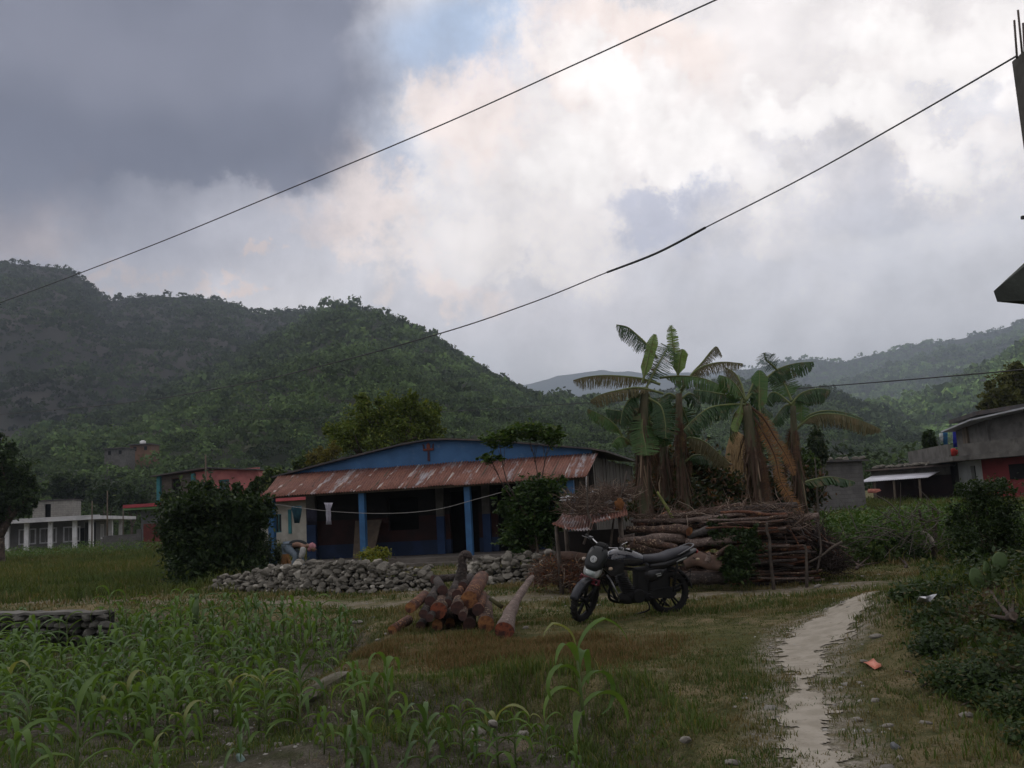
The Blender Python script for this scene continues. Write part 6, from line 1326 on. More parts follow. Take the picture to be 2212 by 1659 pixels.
# creeper over the stack, weeds at its foot
tree('creeper', 'dark green creeper climbing the middle of the wood stack', 'creeper', GH(1600, 1252), [ell(1600, 1215, 16.2, 34, 32, .25), ell(1572, 1160, 16.6, 36, 16, .2), ell(1625, 1180, 16.3, 20, 34, .2), ell(1560, 1128, 16.9, 26, 10, .2), ell(1590, 1240, 16.1, 30, 16, .2)], 3600, .085, lf_dark, .01, 61, clump=.5, crown='foliage')
def twigs(name, label, cat, blobs, n, mat, seed, ln=.35, r_=.006, up=.2, kind='stuff'):
    rd = random.Random(seed); mb = MB()
    for i in range(n):
        c, rr, w = rd.choice(blobs); p = Vector(c) + Vector((rd.uniform(-1, 1) * rr[0], rd.uniform(-1, 1) * rr[1], rd.uniform(-1, 1) * rr[2])); d = Vector((rd.gauss(0, 1), rd.gauss(0, .7), rd.gauss(up, .5))).normalized() * rd.uniform(.4, 1) * ln
        m_ = p + d * .5 + Vector((rd.uniform(-.05, .05), 0, rd.uniform(-.05, .05))); mb.tube([p, m_, p + d], [r_, r_ * .8, r_ * .4], 4, caps=False)
        if rd.random() < .5: mb.tube([m_, m_ + Vector((rd.gauss(0, 1), rd.gauss(0, 1), rd.gauss(.3, .6))).normalized() * ln * .4], [r_ * .6, r_ * .3], 4, caps=False)
    o = mb.build(name, mat); return tag(o, label, cat, kind=kind)
twm = leafm('dry_twigs', (.045, .030, .024), (.15, .105, .08), tr=0, rough=.95, third=(.24, .19, .15))
twigs('brushwood', 'heap of dry brush on the tin shelter', 'brushwood', [ell(1255, 1085, 17.4, 44, 16, .5), ell(1300, 1072, 17.6, 40, 16, .5), ell(1340, 1068, 17.8, 30, 12, .5), ell(1270, 1100, 17.1, 40, 12, .3)], 900, twm, 3)
g = np.random.default_rng(91)
V_, F_ = cloud([ell(1195, 1235, 17.6, 36, 26, .4), ell(1240, 1240, 17.3, 30, 22, .4), ell(1165, 1245, 18, 22, 16, .3)], 2600, .07, g, clump=.6, aspect=.3, droop=.5)
tag(fast('dry_brush', V_, F_, [leafm('brush_leaf', (.07, .028, .020), (.17, .075, .045), tr=.1, rough=.9, third=(.30, .15, .06))]), 'red-brown dry leafy brush left of the motorcycle', 'brushwood', kind='stuff')
twigs('brushwood', 'twigs in the red-brown brush left of the motorcycle', 'brushwood', [ell(1195, 1238, 17.5, 44, 24, .4), ell(1245, 1240, 17.3, 36, 22, .4)], 420, twm, 4)
twigs('brushwood', 'dark brush piled on the right slope of the wood stack', 'brushwood', [ell(1775, 1200, 17.3, 28, 28, .4), ell(1755, 1165, 17.5, 26, 24, .4), ell(1795, 1220, 17.1, 20, 16, .4)], 800, leafm('dark_twigs', (.016, .012, .011), (.055, .040, .034), tr=0, rough=.95), 5, ln=.45)
twigs('brushwood', 'loose dry twigs strewn over the top of the wood stack', 'brushwood', twigs_later, 420, twm, 6, ln=.5, r_=.007, up=.1)
# tin shelter over the wood
sh = thing('tin_shelter', 'low shelter of rusty curved tin sheets covered in brush', 'shelter', GH(1270, 1240))
mb = MB()
def P3(a, b_, Y): return P(*z3(a, b_), Y)
corr(mb, P3(270, 745, 16.7), P3(735, 760, 16.4), P3(760, 600, 17.9), P3(400, 560, 18.1), 13, .016, 3, sag=.05)
for v in mb.V: v.z -= .10 * math.sin(max(0, min(1, (v.x - P3(270, 745, 16.7).x) / .9)) * math.pi)
solid(mb.build('roof_sheet', rustm('shelter_rust', .4, .60, (2.5, 1.5, 1)), sh), .003)
mb = MB(); corr(mb, P3(735, 740, 16.5), P3(1165, 640, 16.7), P3(1120, 480, 18.2), P3(760, 590, 18.1), 12, .018, 3)
solid(mb.build('roof_sheet', MATS['shelter_rust'], sh), .003)
for a, b_, Y in ((320, 770, 17.2), (1070, 640, 17.0), (1060, 660, 18.0), (420, 700, 18.0)):
    t_ = P3(a, b_, Y); mb = MB(); mb.tube([t_, Vector((t_.x + .03, t_.y, Hs(t_.x, t_.y) - .05))], [.035, .045], 7, wob=.1); mb.build('post', stakem, sh)
mb = MB(); a_ = P3(300, 800, 18.3); b2 = P3(1100, 800, 18.4); mb.box(((a_.x + b2.x) / 2, 18.5, .55), (b2.x - a_.x, .1, 1.1)); mb.build('shade_backing', pm('shade_black', (.012, .010, .009), (.02, .017, .015), 3, .95), sh)  # near-black backing added to darken the space under the sheets
for nm, lab, u, v, Y, s, m_ in (('rag', 'white crumpled plastic on the left end of the tin shelter', 1230, 1078, 17.5, (.17, .1, .05), 1), ('rag', 'white scrap hanging between shelter and banana stems', 1359, 1076, 18, (.035, .03, .07), 1), ('rag', 'small white scrap beside the hanging one', 1347, 1079, 18, (.04, .03, .035), 1), ('rag', 'grey plastic sheet on the right half of the tin shelter', 1312, 1090, 17.4, (.16, .14, .06), 2), ('rag', 'pale scrap at the top of the brush heap', 1283, 1063, 17.8, (.06, .05, .03), 1), ('rag', 'orange-brown dead leaf hung on the shelter edge', 1338, 1092, 17.2, (.08, .05, .12), 3)):
    mb = MB(); p = P(u, v, Y); mb.ball((0, 0, 0), s, jit=1.0, fr=3.5, seed=u, nu=16, nv=12); o = mb.build(nm, (pm('white_plastic', (.55, .56, .58), (.4, .41, .43), 9, .5), pm('grey_plastic', (.22, .23, .24), (.12, .13, .13), 9, .5), pm('orange_leaf', (.20, .085, .03), None, 9, .9))[m_ - 1]); o.location = p; tag(o, lab, 'scrap')
for i, (u, v, s) in enumerate(((1186, 1195, .10), (1253, 1216, .08))):
    mb = MB(); rock(mb, (0, 0, 0), (s, s, s * .8), 700 + i); o = mb.build('stone', stonem); p = P(u, v, 18.3 if i == 0 else 16.9); o.location = p; p2 = Hs(p.x, p.y); o.location.z = max(p2 + s * .4, p.z) if i == 0 else p2 + s * .5
    tag(o, ('upright pale stone at the right end of the shorter stone wall', 'pale stone beside the red-brown brush')[i], 'stone')
# ------------------------------------------------------------------ motorcycle
def motorcycle():
    rear = GH(1445, 1323); front = GH(1256, 1347); hd = (front - rear); ang = math.atan2(hd.y, hd.x)
    WB = 1.27
    Mw = Matrix.Translation((rear.x, rear.y, (rear.z + front.z) / 2 + .0)) @ Matrix.Rotation(ang, 4, 'Z') @ Matrix.Rotation(R(-6), 4, 'X')
    r = root('motorcycle', 'black motorcycle parked on its side stand before the wood stack', 'motorcycle', Mw)
    black = pm('black_gloss', (.007, .007, .009), (.012, .012, .014), 3, .3, spec=.4, coat=.1); matt = pm('black_matt', (.007, .007, .008), (.012, .012, .012), 6, .7, spec=.2)
    seatm = pm('seat_vinyl', (.028, .029, .036), (.022, .022, .028), 8, .55, .002, 60, spec=.35); rub = pm('tyre_rubber', (.009, .009, .010), (.015, .014, .013), 6, .85, .004, 60)
    chrome = pm('chrome', (.55, .55, .56), (.45, .45, .46), 4, .22, metal=1); alu = pm('dull_alloy', (.16, .16, .165), (.10, .10, .105), 5, .45, metal=.7); fin = pm('engine_black', (.022, .022, .023), (.014, .014, .015), 5, .6, metal=.2); silver = pm('silver_plastic', (.36, .37, .36), (.28, .29, .28), 5, .35, spec=.5)
    lens = pm('lamp_lens', (.34, .38, .37), (.22, .26, .25), 6, .12, spec=.8); redp = pm('red_rail', (.16, .025, .035), (.10, .02, .028), 6, .5); redl = pm('red_lens', (.25, .01, .01), (.18, .01, .01), 6, .2)
    badge = pm('badge_white', (.50, .52, .52), (.40, .42, .42), 30, .5); ink = pm('badge_ink', (.07, .08, .085), (.09, .10, .10), 20, .5)
    amber = pm('amber_lens', (.35, .30, .26), (.30, .22, .14), 6, .3)
    RW = .305
    # steering: everything ahead turns with this matrix
    pv = Vector((1.03, 0, .80)); axis_ = Vector((-.42, 0, 1)).normalized()
    ST = Matrix.Translation(pv) @ Matrix.Rotation(R(40), 4, axis_) @ Matrix.Translation(-pv)
    def wheel(cx, w, name, M=None, drum=False):
        MM = (M or Matrix()) @ Matrix.Translation((cx, 0, RW)) @ Matrix.Rotation(R(90), 4, 'X')
        mb = MB(); mb.lathe([(RW - .075, -w * .35), (RW - .05, -w * .5), (RW - .018, -w * .42), (RW - .003, -w * .2), (RW, 0), (RW - .003, w * .2), (RW - .018, w * .42), (RW - .05, w * .5), (RW - .075, w * .35)], 40, M=MM, caps=False)
        for i in range(40):
            a = i * math.pi / 20; mb.box((math.cos(a) * (RW - .004), math.sin(a) * (RW - .004), (.012 if i % 2 else -.012)), (.012, .026, w * .55), M=MM, rot=Matrix.Rotation(a, 3, 'Z'))
        W_ = lb(mb, name, rub, r)
        mb = MB(); mb.lathe([(RW - .062, -w * .30), (RW - .085, -w * .22), (RW - .092, 0), (RW - .085, w * .22), (RW - .062, w * .30), (RW - .070, w * .2), (RW - .075, 0), (RW - .070, -w * .2), (RW - .062, -w * .30)], 36, M=MM, caps=False)
        mb.lathe([(.035, -.055), (.045, -.04), (.045, .04), (.035, .055)], 16, M=MM)
        if drum: mb.lathe([(.075, -.04), (.085, -.03), (.085, .03), (.075, .04)], 20, M=MM)
        for i in range(5):
            a = i * 2 * math.pi / 5 + .3
            for s_ in (-.13, .13):
                p0 = Vector((math.cos(a + s_ * 1.6) * .045, math.sin(a + s_ * 1.6) * .045, 0)); p1 = Vector((math.cos(a + s_) * (RW - .085), math.sin(a + s_) * (RW - .085), 0)); mb.tube([p0, p1], [.017, .014], 6, M=MM)
        if not drum:
            mb.lathe([(.075, .062), (.12, .062), (.12, .066), (.075, .066)], 28, M=MM, mi=1, caps=False)
        rim = mb.build('rim', [matt, alu]); rim.parent = W_
        return W_
    wheel(0, .11, 'rear_wheel', drum=True); wheel(WB, .10, 'front_wheel', ST)
    # fork, brackets
    for s_ in (-.085, .085):
        mb = MB(); mb.tube([(WB, s_, RW), (WB - .135, s_, RW + .30)], [.026, .026], 10, M=ST, mi=0); mb.tube([(WB - .13, s_, RW + .29), (1.03 - .06, s_, .98)], [.0165, .0165], 10, M=ST, mi=1); lb(mb, 'fork_leg', [matt, chrome], r)
    mb = MB(); 
    def arc(cx, cz, rad, a0, a1, w, th, drop=.02, n=14):
        vs = []; fs = []
        for i in range(n + 1):
            a = R(a0 + (a1 - a0) * i / n)
            for j, (y_, d_) in enumerate(((-w / 2, -drop), (-w / 2 * .8, -.004), (0, .006), (w / 2 * .8, -.004), (w / 2, -drop))): vs.append((cx + math.cos(a) * (rad + d_), y_, cz + math.sin(a) * (rad + d_)))
        for i in range(n):
            for j in range(4): fs.append((i * 5 + j, i * 5 + j + 1, (i + 1) * 5 + j + 1, (i + 1) * 5 + j))
        return vs, fs
    vs, fs = arc(WB, RW, RW + .022, 15, 165, .12, .003, .03); mb.add(vs, fs, 0, True, ST); o = lb(mb, 'front_fender', black, r); solid(o, .004)
    # front flap of mudguard, its grey-blue sheen put into the base colour
    mb = MB(); vs, fs = arc(WB, RW, RW + .03, 18, 62, .13, .003, .035, 8); mb.add(vs, fs, 0, True, ST); solid(lb(mb, 'fender_tip', pm('sheen_plastic', (.028, .03, .038), (.02, .022, .028), 5, .5), r), .004)
    # cowl with headlamp
    def loft(mb, secs, n=20, M=None, mi=0, pw=2.6):
        """superellipse sections: (cx, cz, ry, rz, tilt)"""
        vs = []; fs = []; k = len(secs)
        for (cx, cz, ry, rz, tl) in secs:
            for j in range(n):
                a = 2 * math.pi * j / n; ca, sa = math.cos(a), math.sin(a); y_ = abs(ca) ** (2 / pw) * (1 if ca > 0 else -1) * ry; z_ = abs(sa) ** (2 / pw) * (1 if sa > 0 else -1) * rz
                vs.append((cx + z_ * math.sin(tl), y_, cz + z_ * math.cos(tl)))
        for i in range(k - 1):
            for j in range(n): fs.append((i * n + j, i * n + (j + 1) % n, (i + 1) * n + (j + 1) % n, (i + 1) * n + j))
        fs.append(tuple(range(n))[::-1]); fs.append(tuple((k - 1) * n + j for j in range(n))); mb.add(vs, fs, mi, True, M)
    mb = MB(); loft(mb, [(.99, .90, .07, .10, -.2), (1.06, .885, .13, .155, -.28), (1.13, .875, .15, .17, -.35), (1.18, .868, .135, .150, -.40), (1.205, .865, .105, .115, -.42), (1.215, .864, .05, .06, -.42)], M=ST, pw=2.8); lb(mb, 'cowl', pm('cowl_black', (.010, .012, .013), (.015, .017, .018), 5, .4, spec=.3), r)
    mb = MB(); loft(mb, [(1.10, .73, .11, .09, -.2), (1.19, .725, .13, .098, -.25), (1.225, .722, .115, .088, -.28), (1.24, .72, .05, .03, -.28)], M=ST, pw=3.2); hl = lb(mb, 'headlight', silver, r)
    mb = MB(); loft(mb, [(1.22, .700, .085, .048, -.28), (1.248, .698, .075, .040, -.28), (1.26, .698, .03, .02, -.28)], M=ST, pw=3); o = mb.build('lens', lens); o.parent = hl
    # round white badge with a dark emblem on the cowl
    nrm = Vector((math.cos(.42), 0, math.sin(.42))); bc = Vector((1.222, .012, .895)); Mb = ST @ Matrix.Translation(bc) @ nrm.to_track_quat('Z', 'Y').to_matrix().to_4x4()
    mb = MB(); mb.lathe([(.047, -.03), (.047, .004), (.042, .006)], 24, M=Mb); mb.lathe([(.036, .0062), (.036, .0075), (.031, .0075), (.031, .0062)], 20, M=Mb, mi=1, caps=False)
    for x_, y_, w_, h_ in ((0, .012, .008, .022), (-.012, -.002, .008, .02), (.012, -.002, .008, .02), (0, -.014, .03, .007)): mb.box((x_, y_, .0068), (w_, h_, .002), 1, M=Mb)
    lb(mb, 'badge', [badge, ink], r)
    mb = MB(); mb.box((1.226, 0, .822), (.006, .07, .012), M=ST); lb(mb, 'cowl_script', silver, r)
    for s_ in (-1, 1):
        mb = MB(); mb.tube([(1.06, s_ * .13, .80), (1.07, s_ * .19, .79)], .010, 6, M=ST); mb.ball((1.08, s_ * .22, .79), (.04, .028, .024), M=ST, nu=10, nv=7, mi=1); lb(mb, 'indicator', [matt, amber], r)
    # red wire rack round the number plate
    mb = MB()
    for z_ in (.555, .625):
        mb.tube([(1.20, -.15, z_), (1.24, -.13, z_ + .004), (1.25, 0, z_ + .006), (1.24, .13, z_ + .004), (1.20, .15, z_)], .008, 6, M=ST)
    for y_ in (-.145, .145):
        mb.tube([(1.215, y_, .555), (1.215, y_, .625)], .008, 6, M=ST)
        mb.tube([(1.222 + .02 * math.cos(a), y_, .59 + .03 * math.sin(a)) for a in np.linspace(0, 2 * math.pi, 9)], .006, 5, M=ST)
    mb.box((1.235, 0, .585), (.006, .19, .045), M=ST); lb(mb, 'plate_rack', redp, r)
    for s_ in (-.10, .10): mb = MB(); mb.tube([(1.20, s_, .56), (1.18, s_, .47)], .007, 6, M=ST); lb(mb, 'rack_stay', chrome, r)
    # handlebar
    hbp = [(.86, -.36, 1.045), (.92, -.24, 1.055), (.96, -.12, 1.03), (.975, 0, 1.02), (.96, .12, 1.03), (.92, .24, 1.055), (.86, .36, 1.045)]
    mb = MB(); mb.tube(smooth_path(hbp, 4), .011, 8, M=ST); hb = lb(mb, 'handlebar', chrome, r)
    for s_ in (-1, 1):
        mb = MB(); mb.tube([(.90, s_ * .28, 1.053), (.845, s_ * .385, 1.042)], .0165, 8, M=ST); o = mb.build('grip', matt); o.parent = hb
        mb = MB(); mb.tube(smooth_path([(.945, s_ * .25, 1.06), (.95, s_ * .32, 1.05), (.92, s_ * .40, 1.04)], 3), [.008, .006, .006, .005, .005, .005, .006], 6, M=ST); mb.box((.93, s_ * .25, 1.06), (.05, .05, .035), M=ST); o = mb.build('lever', alu); o.parent = hb
        # bare mirror stalk
        if s_ > 0: mb = MB(); mb.tube(smooth_path([(.93, .24, 1.07), (.95, .27, 1.13), (.92, .33, 1.18)], 4), .006, 6, M=ST); lb(mb, 'mirror_stalk', chrome, r)
    mb = MB(); loft(mb, [(.97, 1.03, .05, .03, 0), (1.0, 1.04, .095, .045, -.6), (1.04, 1.045, .09, .03, -.9)], M=ST); lb(mb, 'instruments', matt, r)
    # frame, engine
    mb = MB(); mb.tube([(1.0, 0, .90), (.93, 0, .66)], .03, 10); mb.tube(smooth_path([(.94, 0, .68), (.86, 0, .42), (.74, 0, .24), (.40, 0, .22)], 4), .022, 8)
    for s_ in (-.09, .09): mb.tube(smooth_path([(.95, 0, .72), (.75, s_ * .6, .70), (.35, s_, .66), (-.05, s_, .74), (-.28, s_, .82)], 3), .015, 8); mb.tube([(.36, s_, .66), (.33, s_, .26)], .015, 8)
    lb(mb, 'frame', matt, r)
    mb = MB()
    for s_ in (-.10, .10): mb.tube([(.34, s_, .32), (0, s_, RW)], .02, 8)
    lb(mb, 'swingarm', matt, r)
    mb = MB(); mb.box((.40, 0, .50), (.20, .18, .36)); mb.box((.18, 0, .50), (.28, .20, .24)); mb.ball((.62, 0, .28), (.16, .10, .09)); mb.ball((.50, 0, .31), (.21, .125, .115), nu=18, nv=12, jit=.1); mb.tube([(.50, .10, .31), (.50, .155, .31)], [.10, .085], 18); mb.tube([(.36, .10, .29), (.36, .15, .29)], [.06, .05], 14); mb.tube([(.50, -.10, .31), (.50, -.15, .31)], [.10, .09], 18); eng = lb(mb, 'engine', matt, r)
    mb = MB()
    for i in range(9):
        z_ = .36 + i * .026; x_ = .62 + i * .010; mb.box((x_, 0, z_), (.17 - abs(i - 4) * .006, .19, .010))
    mb.tube([(.60, 0, .33), (.72, 0, .62)], .062, 12); o = mb.build('cylinder_fins', fin); o.parent = eng
    mb = MB(); mb.tube(smooth_path([(.74, -.04, .47), (.86, -.06, .42), (.84, -.10, .25), (.60, -.13, .19), (.3, -.15, .20)], 4), .02, 8); mb.tube([(.3, -.15, .20), (-.25, -.19, .31)], [.04, .05], 12, capm=0); lb(mb, 'exhaust', matt, r)
    # silver leg guard loop seen ahead of the engine
    for s_ in (-1, 1):
        mb = MB(); mb.tube(smooth_path([(.93, s_ * .03, .62), (.93, s_ * .18, .56), (.90, s_ * .24, .46), (.84, s_ * .22, .33), (.78, s_ * .06, .26)], 4), .012, 8); lb(mb, 'leg_guard', matt if s_ < 0 else alu, r)
    # tank with the side scoop
    mb = MB(); loft(mb, [(.36, .79, .06, .05, 0), (.42, .80, .105, .085, 0), (.54, .825, .135, .115, 0), (.68, .845, .155, .125, 0), (.80, .84, .16, .125, 0), (.90, .82, .12, .105, 0), (.96, .80, .06, .06, 0)], 24, pw=2.4); lb(mb, 'fuel_tank', pm('tank_blue_black', (.014, .015, .022), (.022, .023, .032), 3, .18, spec=.6, coat=.5), r)
    for s_ in (-1, 1):
        mb = MB(); mb.add([(.95, s_ * .13, .86), (.72, s_ * .175, .80), (.74, s_ * .17, .66), (.90, s_ * .15, .62), (1.0, s_ * .12, .72), (.95, s_ * .09, .86), (.72, s_ * .12, .80), (.74, s_ * .12, .66), (.90, s_ * .10, .62), (1.0, s_ * .08, .72)], [(0, 1, 2, 3, 4), (9, 8, 7, 6, 5), (0, 5, 6, 1), (1, 6, 7, 2), (2, 7, 8, 3), (3, 8, 9, 4), (4, 9, 5, 0)]); lb(mb, 'tank_scoop', black, r)
    mb = MB(); mb.tube([(.60, 0, .935), (.60, 0, .962)], [.035, .03], 14); lb(mb, 'fuel_cap', chrome, r)
    # seat, stepped; tail; side panels
    mb = MB(); loft(mb, [(.42, .80, .08, .04, 0), (.36, .805, .115, .052, 0), (.22, .795, .135, .06, 0), (.08, .80, .14, .065, .1), (-.04, .835, .14, .065, .2), (-.18, .87, .125, .055, .2), (-.30, .905, .10, .04, .3), (-.345, .92, .05, .02, .3)], 20, pw=2.8); lb(mb, 'seat', seatm, r)
    mb = MB(); loft(mb, [(.30, .70, .10, .06, 0), (.10, .715, .135, .07, 0), (-.12, .765, .13, .06, .1), (-.30, .83, .10, .045, .2), (-.44, .875, .06, .03, .3)], 18, pw=3); lb(mb, 'tail_panel', black, r)
    mb = MB(); loft(mb, [(.40, .58, .09, .09, 0), (.30, .57, .125, .11, 0), (.16, .60, .125, .085, 0), (.06, .63, .10, .05, 0)], 18, pw=3.2); lb(mb, 'side_panel', black, r)
    mb = MB(); mb.box((-.16, .127, .775), (.17, .006, .018), rot=Matrix.Rotation(R(17), 3, 'Y')); lb(mb, 'tail_stripe', silver, r)
    mb = MB(); mb.box((.20, .128, .60), (.08, .004, .012), rot=Matrix.Rotation(R(8), 3, 'Y')); mb.box((.19, .128, .575), (.07, .004, .010), rot=Matrix.Rotation(R(8), 3, 'Y')); lb(mb, 'side_emblem', silver, r)
    mb = MB(); mb.tube(smooth_path([(-.10, .145, .84), (-.26, .14, .91), (-.37, .09, .955), (-.39, 0, .965), (-.37, -.09, .955), (-.26, -.14, .91), (-.10, -.145, .84)], 4), .011, 8); lb(mb, 'grab_rail', alu, r)
    mb = MB(); mb.ball((-.44, 0, .86), (.035, .07, .035), nu=12, nv=8); lb(mb, 'tail_light', redl, r)
    mb = MB(); vs, fs = arc(0, RW, RW + .05, 60, 172, .14, .003, .03); mb.add(vs, fs, 0, True); solid(lb(mb, 'rear_fender', matt, r), .004)
    for s_ in (-1, 1):
        mb = MB(); mb.tube([(-.36, s_ * .08, .78), (-.38, s_ * .14, .77)], .008, 6); mb.ball((-.39, s_ * .17, .77), (.035, .024, .02), mi=1, nu=10, nv=6); lb(mb, 'indicator', [matt, amber], r)
        mb = MB(); mb.tube([(-.02, s_ * .12, RW + .03), (-.10, s_ * .115, .74)], .017, 8)
        pts = [Vector((-.03, s_ * .12, .40)).lerp(Vector((-.09, s_ * .115, .68)), i / 60) + Vector((math.cos(i * .9) * .03, math.sin(i * .9) * .03, 0)) for i in range(61)]; mb.tube(pts, .005, 5); lb(mb, 'rear_shock', matt, r)
        mb = MB(); mb.tube([(.36, s_ * .12, .29), (.36, s_ * .25, .29)], .013, 8); mb.box((.36, s_ * .22, .30), (.035, .10, .02)); lb(mb, 'footpeg', matt, r)
        mb = MB(); mb.tube(smooth_path([(.34, s_ * .12, .38), (.12, s_ * .16, .40), (.06, s_ * .24, .42)], 3), .010, 6); lb(mb, 'passenger_peg', matt, r)
    mb = MB(); mb.add([(.36, .125, .36), (-.02, .125, .40), (-.07, .125, .30), (-.02, .125, .25), (.36, .125, .27), (.36, .10, .36), (-.02, .10, .40), (-.07, .10, .30), (-.02, .10, .25), (.36, .10, .27)], [(0, 1, 2, 3, 4), (9, 8, 7, 6, 5), (0, 5, 6, 1), (1, 6, 7, 2), (2, 7, 8, 3), (3, 8, 9, 4), (4, 9, 5, 0)]); lb(mb, 'chain_cover', matt, r)
    # saree guard rails on the left
    mb = MB()
    for i in range(3): mb.tube(smooth_path([(-.02, .15, .60 - i * .07), (-.16, .17, .58 - i * .07), (-.28, .16, .62 - i * .07)], 3), .006, 6)
    mb.tube([(-.02, .15, .62), (.0, .15, .42)], .006, 6); mb.tube([(-.28, .16, .64), (-.26, .16, .46)], .006, 6); lb(mb, 'side_guard', matt, r)
    # stands: side stand touches the ground on the left
    Mi = Mw.inverted(); gpt = Mi @ GH(1375, 1327); mb = MB(); mb.tube(smooth_path([(.36, .06, .24), (.36, .14, .12), (gpt.x, gpt.y, gpt.z + .005)], 3), .012, 8); mb.box((gpt.x, gpt.y, gpt.z + .008), (.06, .04, .014)); lb(mb, 'side_stand', matt, r)
    mb = MB(); mb.tube([(.16, -.10, .24), (.05, -.12, .12)], .014, 8); mb.tube([(.16, .10, .24), (.05, .12, .14)], .014, 8); mb.tube([(.05, -.12, .12), (.05, .12, .14)], .01, 6); lb(mb, 'centre_stand', matt, r)
    # cables looping ahead of the bars
    mb = MB()
    for s_, k in ((1, .05), (-1, .02), (1, -.02)): mb.tube(smooth_path([(.93, s_ * .24, 1.05), (1.12, s_ * .16, 1.10 + k), (1.10, s_ * .05, .98), (1.0, s_ * .03, .80)], 5), .005, 5, M=ST)
    lb(mb, 'control_cables', matt, r)
motorcycle()
# ------------------------------------------------------------------ maize
mz1 = leafm('maize_leaf', (.055, .110, .024), (.135, .215, .048), tr=.38, rough=.6, third=(.19, .21, .08), tf=.12, nscale=3)
mz2 = leafm('maize_leaf_deep', (.042, .088, .024), (.095, .160, .042), tr=.3, rough=.45, third=(.09, .15, .05), tf=.1, nscale=3)
mzs = pm('maize_stalk', (.075, .12, .035), (.11, .13, .05), 6, .6)
def blade(mb, p, az, ln, w, rise, seed, segs=9, fold=.25):
    """arching grass-like blade with a keeled midrib"""
    rd = random.Random(seed); d = Vector((math.cos(az), math.sin(az), 0)); s_ = Vector((-math.sin(az), math.cos(az), 0)); e = R(rise); q = Vector(p); st = ln / segs; L_ = []; tw = rd.uniform(-.5, .5); drop = R(rd.uniform(10, 26)); kink = rd.randint(4, 8) if rd.random() < .35 else 99
    for i in range(segs + 1):
        t = i / segs; ww = w * (math.sin(min(1, t * 2.2 + .18) * math.pi / 2)) * (1 - max(0, t - .45) / .55) ** .8 + .001
        s2 = (s_ * math.cos(tw * t) + Vector((0, 0, 1)) * math.sin(tw * t)); up = Vector((0, 0, 1)) * ww * fold
        L_ += [q - s2 * ww * .5 + up, q.copy(), q + s2 * ww * .5 + up]
        q = q + (d * math.cos(e) + Vector((0, 0, math.sin(e)))) * st; e -= drop * (1.0 + .5 * t) * (3.0 if i == kink else 1)
    fs = []
    for i in range(segs): a = i * 3; fs += [(a, a + 1, a + 4, a + 3), (a + 1, a + 2, a + 5, a + 4)]
    mb.add(L_, fs, 0, True)
def maize(seed, h, nl=9, parts=True, mats=(mz1, mzs), spread=1.0, name='maize_plant'):
    rd = random.Random(seed); lf = MB(); sm = MB(); a0 = rd.uniform(0, 6.28)
    lean = Vector((rd.uniform(-.05, .05), rd.uniform(-.05, .05), 1)); sm.tube([Vector((0, 0, -.03)), lean * h * .30, lean * h * .62], [.012 * h + .004, .010 * h + .003, .004], 7)
    for i in range(nl):
        t = i / (nl - 1); z = h * (.05 + .55 * t); az = a0 + (i % 2) * math.pi + rd.uniform(-.55, .55)
        ln = h * rd.uniform(.40, .70) * (.65 + .7 * math.sin((.12 + .78 * t) * math.pi)) * spread; rise = 30 + 50 * t + rd.uniform(-8, 10)
        blade(lf, lean * z, az, ln, h * rd.uniform(.066, .10), rise, rd.random())
    return lf, sm
protos = []
for i in range(7):
    lf, sm = maize(100 + i, 1.0, 8 + i % 3, spread=1.05); t = thing('maize_plant', '', 'maize plant', (0, 0, 0)); m_ = (mz1, mz1, mz2, mz1, mz2, mz1, mz1)[i]
    o = lf.build('leaves', m_); o.parent = t; o = sm.build('stalk', mzs); o.parent = t; protos.append([t, False, (o.data, lf)])
# single-mesh kind for far plants
far_me = []
for i in range(6):
    lf, sm = maize(200 + i, 1.0, 7, spread=1.05); b = MB(); b.V = lf.V + sm.V; b.F = lf.F + [[k + len(lf.V) for k in f] for f in sm.F]; b.M = lf.M + [1] * len(sm.F); b.S = lf.S + sm.S
    o = b.build('maize_plant', [mz1 if i % 2 else mz2, mzs]); far_me.append(o.data); bpy.data.objects.remove(o)
def put_maize(i, p, h, rot, label, group, near=True):
    s = (h * random.uniform(.92, 1.08),) * 2 + (h,)
    if near:
        pr = protos[i % 7]
        if not pr[1]: o = pr[0]; pr[1] = True; o.location = p; o.rotation_euler = (0, 0, rot); o.scale = s
        else: o = dup(pr[0], p, rot, s)
    else:
        o = bpy.data.objects.new('maize_plant', far_me[i % 6]); COL.objects.link(o); o.location = p; o.rotation_euler = (0, 0, rot); o.scale = s
    o['label'] = label; o['category'] = 'maize plant'
    if group: o['group'] = group
    elif 'group' in o: del o['group']
rd = random.Random(42)
